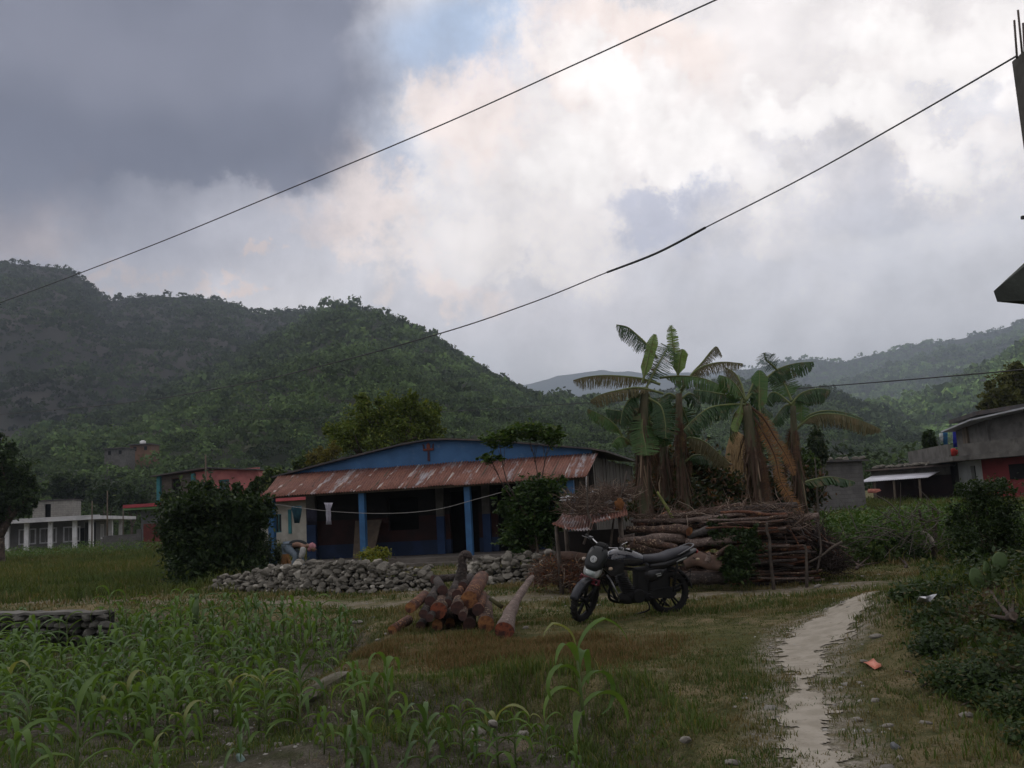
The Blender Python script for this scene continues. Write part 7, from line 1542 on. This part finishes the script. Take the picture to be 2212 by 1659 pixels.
front = [(837, 1562, .62, 'maize plant with one leaf arching far right before the brown grass', 0.15), (1262, 1562, .80, 'tallest lone maize plant, its tip leaf folded over, right of the front row', .35), (767, 1662, .46, 'short forked maize plant at the bottom edge left of centre', .9), (800, 1660, .42, 'small maize plant touching the short forked one', 2.2),
         (925, 1664, .56, 'bright upright maize plant with a folded top at the bottom edge', 1.3), (1077, 1664, .52, 'light green maize plant at the bottom edge, centre', .2), (1115, 1655, .50, 'broad dark maize plant crowding the light green one', 2.7), (1000, 1620, .46, 'thin maize plant before the broad pale stone', 1.9), (1180, 1640, .40, 'low splayed maize plant left of the tallest lone one', .1),
         (1030, 1640, .30, 'small maize seedling between two front plants', .4), (650, 1590, .55, 'maize plant standing left of the boulder shadow', .8), (520, 1640, .50, 'maize plant at bottom left with pale soil behind', 2.0), (575, 1560, .55, 'thin maize plant over bare soil, left of the boulder', .5), (700, 1625, .42, 'short maize plant under the boulder bank', 1.1),
         (1250, 1690, .32, 'low maize seedling at the bottom edge, right of centre', .7), (880, 1600, .34, 'small thin maize plant between the arching and upright ones', 2.4)]
spots = []
for i, (u, v, h, lab, rt) in enumerate(front):
    p = GH(u, v); put_maize(i, p, h * 1.12, rt, lab, None); spots.append((p.x, p.y))
big = [(165, 1700, .95), (60, 1640, .7), (400, 1640, .55), (260, 1600, .6), (30, 1740, .8), (330, 1700, .5), (120, 1560, .66), (460, 1560, .6), (215, 1520, .7), (20, 1540, .7), (560, 1500, .6), (350, 1540, .6)]
for i, (u, v, h) in enumerate(big):
    p = GH(u, v); put_maize(i + 3, p, h, rd.uniform(0, 6.28), 'large leafy maize plant in the near left corner', 'large maize plants at near left'); spots.append((p.x, p.y))
k = 0; tries = 0
while k < 275 and tries < 30000:
    tries += 1; u = rd.uniform(-60, 780); v = rd.uniform(1342, 1600) if rd.random() < .75 else rd.uniform(1342, 1440)
    p = GH(u, v); 
    if float(sdist(p.x, p.y, FIELD)) > -.12: continue
    dmin = .22 + .02 * max(0, 10 - p.y)
    if u < 235 and v < 1378: continue
    if u > 480 and v > 1470 and rd.random() < .8: continue
    if any((a - p.x) ** 2 + (b - p.y) ** 2 < dmin ** 2 for a, b in spots): continue
    if float(fbm(np.array([p.x * .9]), np.array([p.y * .9]), 3)[0]) < (.34 if v > 1420 else .24): continue
    h = (.70 if u < 640 else .56) * rd.uniform(.6, 1.2) * (1.0 if u < 700 else .85); near = p.y < 10
    put_maize(rd.randrange(7), p, h, rd.uniform(0, 6.28), 'green maize plant in the dense left field below the terrace' if near else 'distant maize plant in the dense left field', 'maize plants of the left field' if near else 'distant maize plants of the left field', near); spots.append((p.x, p.y)); k += 1
print('maize', k)
# cut banana stump sticking out of the maize
p = GH(420, 1352); top = P(420, 1291, p.y); mb = MB(); mb.tube([p, p.lerp(top, .6), top], [.075, .07, .065], 10, wob=.1)
for i in range(7): a = i * .9; mb.tube([top + Vector((math.cos(a) * .05, math.sin(a) * .05, -.02)), top + Vector((math.cos(a) * .075, math.sin(a) * .075, .06))], [.02, .012], 5)
tag(mb.build('plant_stump', pm('green_stem', (.10, .15, .06), (.07, .11, .045), 8, .7)), 'thick cut green stem with a pale top standing in the maize', 'stump')
p = GH(520, 1645); mb = MB(); rock(mb, (0, 0, 0), (.045, .04, .05), 33); o = mb.build('plastic_scrap', pm('mint_plastic', (.20, .28, .25), (.15, .22, .2), 9, .6)); o.location = p + Vector((0, 0, .02)); tag(o, 'pale mint-green scrap at the bottom edge in the maize', 'scrap')

# ------------------------------------------------------------------ grass
def blades(x, y, h, g, w=.006, lean=.55, tuft=3, spreadr=.03):
    n = len(x); z = HG_(x, y); base = np.stack([x, y, z - .005], 1); base = np.repeat(base, tuft, 0); m = len(base); base[:, :2] += g.normal(size=(m, 2)) * spreadr
    hh = np.repeat(h, tuft) * g.uniform(.5, 1.3, m); a = g.uniform(0, 2 * np.pi, m); d = np.stack([np.cos(a), np.sin(a), np.zeros(m)], 1); l = g.uniform(.1, lean * 1.6, (m, 1))
    s = np.stack([-np.sin(a), np.cos(a), np.zeros(m)], 1) * (w * g.uniform(.6, 1.4, (m, 1))); ww = np.broadcast_to(np.asarray(w), (1,))
    mid = base + np.array([0, 0, 1]) * (hh * .55)[:, None] + d * hh[:, None] * l * .35; tip = base + np.array([0, 0, 1]) * (hh * .85)[:, None] + d * hh[:, None] * l
    V_ = np.stack([base - s, base + s, mid + s * .7, mid - s * .7, tip + s * .12, tip - s * .12], 1).reshape(-1, 3); i = np.arange(m)[:, None] * 6
    return V_, np.concatenate([i + np.array([0, 1, 2, 3]), i + np.array([3, 2, 4, 5])])
def zone(n, xr, yr, g, fn, h, **kw):
    x = g.uniform(*xr, n); y = g.uniform(*yr, n) if not kw.pop('near', False) else yr[0] * (yr[1] / yr[0]) ** g.random(n)
    q = (np.stack([x, y, np.zeros(n)], 1) - np.array([0, 0, EYE])) @ CRn; uu = CU + F * q[:, 0] / -q[:, 2]
    m = (uu > -80) & (uu < 2290) & (fn(x, y) > g.random(n)); x, y = x[m], y[m]
    hh = h * (.25 + 2.4 * fbm(x * 1.1 + 3, y * 1.1, 4) ** 1.6); return blades(x, y, hh, g, **kw)
g = np.random.default_rng(101)
inF = lambda x, y: sdist(x, y, FIELD)
def trk(x, y):
    pl = [gp(60, 1300), gp(330, 1298), gp(600, 1302), gp(800, 1308), gp(1000, 1296), gp(1240, 1290), gp(1500, 1290), gp(1700, 1275), gp(1900, 1262), gp(2050, 1250)]; d = np.full(np.shape(x), 1e9)
    for (ax, ay), (bx, by) in zip(pl[:-1], pl[1:]):
        ex, ey = bx - ax, by - ay; t = np.clip(((x - ax) * ex + (y - ay) * ey) / (ex * ex + ey * ey), 0, 1); d = np.minimum(d, np.hypot(x - ax - ex * t, y - ay - ey * t))
    return sstep(.15, .9, d)
def turf(x, y): return np.clip((inF(x, y) > -.15) * (sdist(x, y, PATH) > -.04 + .40 * (fbm(x * 4, y * 4, 3) - .5)) * (.16 + np.clip(2.6 * fbm(x * .9, y * .9, 4) - .92, 0, 1) + .3 * fbm(x * 6, y * 6, 2)) * trk(x, y), 0, 1)
gr_a = leafm('grass_blade', (.030, .055, .014), (.085, .115, .030), tr=.25, rough=.75, third=(.17, .135, .065), tf=.18, nscale=1.2, spec=.15, patch=((.16, .125, .060), .8, .46, .60))
gr_b = leafm('dry_grass_blade', (.085, .058, .026), (.155, .105, .048), tr=.2, rough=.85, third=(.07, .085, .025), tf=.15, nscale=1.2, spec=.1)
gr_c = leafm('weed_blade', (.040, .070, .016), (.100, .140, .035), tr=.3, rough=.65, third=(.16, .15, .05), tf=.12, nscale=.8, spec=.15)
tag(fast('grass', *merge([zone(60000, (-4, 7), (4.8, 14), g, turf, .042, w=.0035, tuft=4, near=True), zone(26000, (-9, 12), (13, 21), g, turf, .06, w=.007, tuft=4, spreadr=.06), zone(16000, (-14, 18), (19, 34), g, lambda x, y: np.clip(1.8 * fbm(x * .6, y * .6) - .4, 0, 1), .09, w=.013, tuft=4, spreadr=.12)]), [gr_a]), 'short grazed grass round the path, the logs and the motorcycle', 'grass', kind='stuff')
def dryz(x, y):
    p = gp(720, 1410), gp(1250, 1410); d = np.abs(y - np.interp(x, [p[0][0], p[1][0]], [p[0][1], p[1][1]])); return np.clip((inF(x, y) > -.5) * sstep(1.9, .2, d) * sstep(-3.4, -1.8, x) * sstep(2.2, .4, x) * np.clip(2.6 * fbm(x * 1.6, y * 1.6, 4) - .75, 0, 1), 0, 1)
tag(fast('dry_grass', *zone(46000, (-3.3, 2.2), (7.2, 12.2), g, dryz, .075, w=.003, tuft=4), [leafm('brown_blade', (.085, .058, .026), (.190, .125, .060), tr=.2, rough=.85, third=(.075, .085, .028), tf=.25, nscale=1.5, spec=.1)]), 'brown dry grass between the logs and the front maize', 'grass', kind='stuff')
tag(fast('weeds', *merge([zone(42000, (-9, 3), (4.8, 17), g, lambda x, y: np.clip((inF(x, y) < .1) * (1.9 * fbm(x * .8 + 30, y * .8, 4) - .55), 0, 1), .075, w=.0045, tuft=5, lean=.8, near=True),
                          zone(9000, (-3.2, 3.0), (6.6, 9.6), g, lambda x, y: np.clip((np.abs(inF(x, y)) < .45) * 1.0, 0, 1) * .7, .13, w=.0045, tuft=4),
                          zone(14000, (1.5, 8), (5, 15), g, lambda x, y: np.clip((sdist(x, y, PATH) > .1) * sstep(.3, 1.6, x - .30 * y - .1) * (1.7 * fbm(x * 1.3 + 9, y * 1.3) - .35), 0, 1), .10, w=.005, tuft=5, near=True)]), [gr_c]), 'green weeds under the maize and along the bank', 'weeds', kind='stuff')
# meadow at mid left and slope at mid right: taller tussocks
def mead(x, y): return np.clip(sstep(-4, -9, x + .0 * y) * sstep(21.5, 24, y) * (.4 + 1.1 * fbm(x * .35, y * .35)), 0, 1)
def slope(x, y): return np.clip(sstep(6.0, 8.5, x - .08 * (y - 18)) * sstep(19.5, 21.5, y) * (.35 + 1.1 * fbm(x * .4, y * .4)), 0, 1)
tag(fast('meadow_grass', *merge([zone(24000, (-34, -5), (21, 62), g, mead, .22, w=.016, tuft=5, spreadr=.16, lean=.5), zone(9000, (-60, -10), (55, 92), g, lambda x, y: .8 * sstep(-8, -16, x), .3, w=.03, tuft=5, spreadr=.3), zone(22000, (4, 40), (19, 62), g, slope, .24, w=.015, tuft=5, spreadr=.15)]), [leafm('meadow_blade', (.050, .072, .018), (.115, .120, .034), tr=.3, rough=.7, third=(.16, .13, .06), tf=.18, nscale=.2, spec=.1, patch=((.060, .088, .026), .12, .45, .60))]), 'taller meadow grass at mid left and on the right slope', 'grass', kind='stuff')

V_, F_ = cloud([ell(330, 1282, 25.3, 60, 9, .5), ell(270, 1290, 24.6, 50, 7, .5), ell(390, 1270, 26, 50, 12, .6)], 3000, .10, g, clump=.5)
tag(fast('ground_creeper', V_, F_, [lf_dark]), 'dark creeper spreading left from the foot of the large dark bush', 'creeper')
# ------------------------------------------------------------------ vegetable patches and hedge, right middle
V1 = leafm('crop_leaf', (.030, .070, .014), (.085, .150, .034), tr=.3, third=(.13, .18, .05), nscale=.8)
g = np.random.default_rng(140)
def rowcloud(n, fn, size, hmax, xr, yr, g, aspect=.5):
    x = g.uniform(*xr, n); y = g.uniform(*yr, n); m = fn(x, y) > g.random(n); x, y = x[m], y[m]
    z = H(x, y) + hmax * (.3 + 1.2 * fbm(x * .9, y * .9, 3)) * g.random(len(x)) ** .6; return leaves(np.stack([x, y, z], 1), size * g.uniform(.6, 1.3, len(x)), aspect, (0, 0, .5), .2, g)
tag(fast('crop', *merge([rowcloud(26000, lambda x, y: sstep(5.4, 6.0, x - .11 * (y - 19)) * sstep(12.5, 11.5, x - .11 * (y - 19)), .10, 1.0, (5, 14), (20.2, 25), g), rowcloud(9000, lambda x, y: sstep(7, 8, x - .2 * (y - 24)), .13, .7, (6, 20), (25, 33), g)]), [V1]), 'leafy green vegetable patch beyond the dead forked stump', 'crop', kind='stuff')
tag(fast('crop', *rowcloud(9000, lambda x, y: sstep(-18, -22, x) * 1.0, .2, .8, (-45, -14), (62, 74), g, .3), [V1]), 'green crop strip before the low white-columned house', 'crop', kind='stuff')
tree('hedge_bush', 'scrubby bush at the right foot of the wood stack', 'bush', GH(1850, 1232), [ell(1830, 1205, 20, 40, 30, .5), ell(1880, 1200, 20.3, 40, 34, .5), ell(1925, 1212, 20.2, 30, 26, .4), ell(1860, 1190, 21, 50, 30, .5)], 5000, .085, lf_mid, .03, 71, clump=.5)
tree('hedge_bush', 'dark scrubby bush left of the dead forked stump', 'bush', GH(1960, 1228), [ell(1955, 1195, 20.6, 34, 34, .5), ell(1990, 1215, 20.6, 24, 20, .4), ell(1920, 1190, 21, 30, 30, .4)], 3600, .08, lf_dark, .025, 72, clump=.5)
bb = leafm('bare_branch', (.05, .042, .036), (.14, .125, .105), tr=0, rough=.95)
twigs('brushwood', 'bare branches tangled in the scrub hedge', 'brushwood', [ell(1850, 1180, 20.2, 70, 40, .5), ell(1940, 1170, 20.4, 50, 50, .5), ell(1990, 1150, 20.6, 40, 40, .4)], 110, bb, 8, ln=.8, r_=.011, up=.5)
def branchy(name, label, cat, chains, mat, group=None):
    mb = MB()
    for pix, Y, r0, r1 in chains: pts = smooth_path([P(u, v, Y) for u, v in pix], 4); mb.tube(pts, list(np.linspace(r0, r1, len(pts))), 8, wob=.1)
    o = mb.build(name, mat); return tag(o, label, cat, group)
branchy('dead_stump', 'dead forked stump with peeling pale bark on its bent limb', 'stump', [([(2020, 1228), (2018, 1190), (2019, 1150), (2018, 1112), (2016, 1094)], 20.9, .085, .04), ([(2018, 1185), (2012, 1165), (2000, 1150), (1990, 1120), (1985, 1100)], 20.8, .06, .025), ([(2016, 1150), (2024, 1130), (2026, 1105)], 20.9, .04, .02)], barkm)
branchy('peeled_branch', 'short pale peeled branch leaning on the dead forked stump', 'branch', [([(2017, 1176), (2010, 1163), (2000, 1153), (1990, 1147)], 20.65, .055, .035)], pm('peeled_bark', (.42, .38, .33), (.30, .26, .22), 6, .85))
branchy('bare_sapling', 'thin leafless sapling curving over the vegetable patch', 'sapling', [([(1975, 1230), (1965, 1180), (1945, 1120), (1925, 1090), (1890, 1068)], 20.8, .03, .008), ([(1955, 1140), (1975, 1110), (1985, 1085)], 20.8, .018, .006)], bb)
branchy('bare_sapling', 'thin grey sapling standing between haystack and block shed', 'sapling', [([(1772, 1225), (1768, 1120), (1764, 1040), (1760, 990)], 21, .035, .012), ([(1766, 1080), (1785, 1050), (1790, 1020)], 21, .015, .006)], bb)
branchy('fallen_frond', 'yellow-green broken banana frond slanting before the stems', 'frond', [([(1420, 1062), (1432, 1085), (1446, 1108), (1457, 1134)], 17.6, .018, .024), ([(1424, 1068), (1442, 1095), (1461, 1130)], 17.5, .010, .012)], pm('frond', (.20, .22, .06), (.14, .17, .05), 5, .6))

# ------------------------------------------------------------------ right bank: tall bush, cactus, weeds, litter
tree('tall_bush', 'tall dark leafy bush on the bank at the right edge', 'bush', GH(2130, 1236), [ell(2110, 1085, 14.6, 44, 44, .45), ell(2160, 1090, 14.6, 44, 50, .5), ell(2130, 1140, 14.6, 60, 44, .5), ell(2180, 1150, 14.5, 34, 50, .45), ell(2085, 1190, 14.2, 30, 42, .4), ell(2140, 1200, 14.3, 60, 34, .5), ell(2095, 1062, 14.8, 18, 22, .3), ell(2200, 1190, 14.2, 30, 60, .4), ell(2120, 1222, 14.0, 60, 26, .4), ell(2130, 1058, 14.6, 50, 22, .4), ell(2070, 1140, 14.5, 26, 40, .4)],
     15000, .062, lf_dark, .04, 81, clump=.42, droop=.3, shell=.3)
tree('broadleaf_bush', 'dark broad-leaved bush below the tall one at the right edge', 'bush', GH(2190, 1330), [ell(2195, 1250, 11.2, 44, 40, .35), ell(2170, 1300, 10.8, 50, 34, .35), ell(2215, 1310, 10.6, 40, 50, .35), ell(2190, 1340, 10.4, 40, 34, .3), ell(2120, 1235, 11.4, 40, 30, .3), ell(2080, 1255, 11.6, 30, 24, .3)], 4600, .105, lf_dark, .025, 82, clump=.45, aspect=.6)
BANK = [gp(*q) for q in ((2000, 1282), (2010, 1330), (2005, 1400), (2050, 1440), (2100, 1480), (2150, 1530), (2212, 1575), (2500, 1640), (2500, 1225), (2070, 1232), (2030, 1255))]
g = np.random.default_rng(171); n = 60000; x = g.uniform(3.2, 8.5, n); y = g.uniform(6.2, 15, n); d = sdist(x, y, BANK); m = (d < .12 * (fbm(x * 4, y * 4) * 4 - 2)) & (fbm(x * 2.3, y * 2.3, 3) > .45); x, y = x[m], y[m]
z = HG_(x, y) + .24 * (.1 + 1.4 * fbm(x * 2.6, y * 2.6, 3)) * g.random(len(x)) ** .7
V_, F_ = leaves(np.stack([x, y, z], 1), .052 * g.uniform(.6, 1.5, len(x)), .6, (0, -.15, .7), .3, g)
tag(fast('ground_cover', V_, F_, [leafm('leaf_cover', (.012, .028, .008), (.050, .080, .022), third=(.11, .11, .04), tf=.12, patch=((.055, .045, .022), 1.6, .56, .66))]), 'dark broad-leaved ground cover on the right bank', 'ground cover', kind='stuff')
# prickly pear pads
padm = pm('cactus_green', (.060, .100, .034), (.080, .125, .045), 4, .5, .003, 40)
pads = [((2160, 1211), 16, 18, 20), ((2132, 1234), 9, 21, 0), ((2110, 1250), 15, 23, -10), ((2136, 1277), 20, 19, 30), ((2152, 1240), 14, 18, 8), ((2100, 1292), 12, 14, -30), ((2086, 1290), 4, 8, 5)]
cp = P(2120, 1318, 9.93); cp.z = Hs(cp.x, cp.y); ct = thing('cactus', 'prickly pear cactus of flat oval pads beside the dark bush', 'cactus', cp)
for (u, v), ru, rv, tl in pads:
    Y = 9.6; k_ = Y / F; p = P(u, v, Y); mb = MB(); mb.ball((0, 0, 0), (ru * k_, .014, rv * k_), M=Matrix.Translation(p) @ Matrix.Rotation(R(tl), 4, 'Y') @ Matrix.Rotation(R(random.uniform(-30, 30)), 4, 'Z'), nu=18, nv=12, jit=.12, fr=1); mb.build('pad', padm, ct)
mb = MB(); mb.tube([cp, P(2120, 1290, 9.93), P(2125, 1262, 9.93)], [.035, .03, .02], 8); mb.tube([P(2125, 1270, 9.93), P(2150, 1240, 9.93)], [.02, .015], 8); mb.build('stem', padm, ct)
g = np.random.default_rng(160)
low = [((2060, 1300), 10.6, 60, 24), ((2010, 1340), 9.8, 44, 20), ((2060, 1370), 9.4, 60, 26), ((2020, 1400), 9.0, 44, 20), ((2090, 1420), 8.8, 50, 26), ((2070, 1470), 8.4, 60, 30), ((2140, 1480), 8.3, 60, 34), ((2200, 1530), 7.8, 50, 30), ((2110, 1510), 8.0, 34, 14), ((2060, 1450), 8.5, 30, 12), ((1990, 1285), 11.6, 50, 14)] + [((2120, 1345), 9.6, 60, 26), ((2190, 1440), 8.7, 40, 40), ((2100, 1490), 8.2, 34, 18), ((2240, 1600), 7.2, 40, 30), ((2140, 1390), 9.2, 50, 30), ((2050, 1335), 9.9, 40, 22)]
for i, ((u, v), Y, ru, rv) in enumerate(low):
    q = GH(u, v + rv * .8); e_ = ell(u, v, q.y + .05, ru, rv, .28); labs = ('weed clump at the top of the bank beside the cactus', 'weed clump over the white plastic strips', 'broad weed clump below the cactus', 'weed clump beside the grey bank stone', 'dark weed clump left of the reddish soil', 'large dark weed clump halfway down the bank', 'weed clump under the reddish soil', 'lowest dark weed clump at the right edge', 'weed clump above the white rounded stone', 'small weed clump above the orange wrapper', 'trailing weeds where the path bends behind the bank', 'dense weeds right under the cactus', 'dark weeds at the right edge beside the reddish soil', 'dark weeds above the white rounded stone, left clump', 'weeds in the bottom right corner below the white rounded stone', 'weeds between cactus and reddish soil', 'weeds beside the white plastic strips, right clump')
    V_, F_ = cloud([e_], 1800 if i not in (5, 6, 7) else 3000, (.045, .04, .06, .04, .045, .04, .04, .036, .035, .035, .06, .06, .05, .04, .04, .05, .05)[i], np.random.default_rng(200 + i), clump=.5, aspect=.6, bias=(0, -.2, .8)); o = fast('weed_clump', V_, F_, [(lf_dark, leafm('leaf_bank', (.016, .034, .010), (.05, .085, .024), third=(.10, .09, .03)), leafm('leaf_bank', (.016, .034, .010), (.05, .085, .024), third=(.10, .09, .03)))[i % 3]]); tag(o, labs[i], 'weeds', 'weed clumps on the right bank')
V_, F_ = cloud([ell(2130, 1350, 9.6, 36, 20, .3), ell(2190, 1385, 9.2, 40, 26, .3), ell(2170, 1440, 8.8, 50, 24, .3), ell(2090, 1320, 10, 20, 16, .3)], 3000, .035, g, clump=.6, aspect=.35)
tag(fast('leaf_litter', V_, F_, [leafm('litter_leaf', (.055, .028, .020), (.15, .075, .04), tr=.1, rough=.9, third=(.10, .10, .05))]), 'reddish dry leaves and roots on the right bank', 'leaf litter', kind='stuff')
def scrap(label, outline, Y0, mat, name='scrap', lift=.03, dy=.1, seed=0):
    mb = MB(); n = len(outline); c = Vector(); pts = []
    for i, (u, v) in enumerate(outline): p = GH(u, v); pts.append(p + Vector((0, 0, lift + .02 * math.sin(i * 2.3 + seed)))); c += pts[-1] / n
    c.z += .02; mb.add([c] + pts, [(0, i + 1, (i + 1) % n + 1) for i in range(n)], 0, True); o = mb.build(name, mat); solid(o, .003); return tag(o, label, 'litter')
orm = pm('orange_foil', (.55, .13, .075), (.62, .28, .20), 40, .4)
scrap('crumpled orange-red wrapper lying in the grass right of the path', [(1866, 1438), (1875, 1446), (1890, 1449), (1905, 1450), (1904, 1443), (1899, 1438), (1888, 1434), (1876, 1435)], 0, orm, 'wrapper')
wp = MATS['white_plastic']
scrap('white plastic strip under the weeds at the top of the bank', [(1981, 1313), (1990, 1316), (2010, 1309), (2026, 1300), (2018, 1299), (2000, 1303), (1988, 1307)], 0, wp, 'plastic_strip', .06)
scrap('crumpled white plastic sheet on the bank below the strip', [(1985, 1344), (1995, 1356), (2004, 1352), (2024, 1348), (2020, 1340), (2006, 1338), (1992, 1340)], 0, wp, 'plastic_strip', .05, seed=3)
for i, (pix, lab) in enumerate(((((1956, 1455), (1975, 1464)), 'thin dry stick on the grass right of the orange wrapper'), (((2060, 1484), (2085, 1492)), 'pale dry stick low on the right bank'), (((1990, 1490), (2020, 1478)), 'dry stick slanting up toward the bank'), (((2078, 1530), (2110, 1526)), 'short stick beside the white rounded stone'))):
    a, b_ = [GH(*q) + Vector((0, 0, .02)) for q in pix]; mb = MB(); mb.tube([a, a.lerp(b_, .5) + Vector((0, 0, .015)), b_], [.008, .007, .004], 5); tag(mb.build('twig', stakem), lab, 'twig')
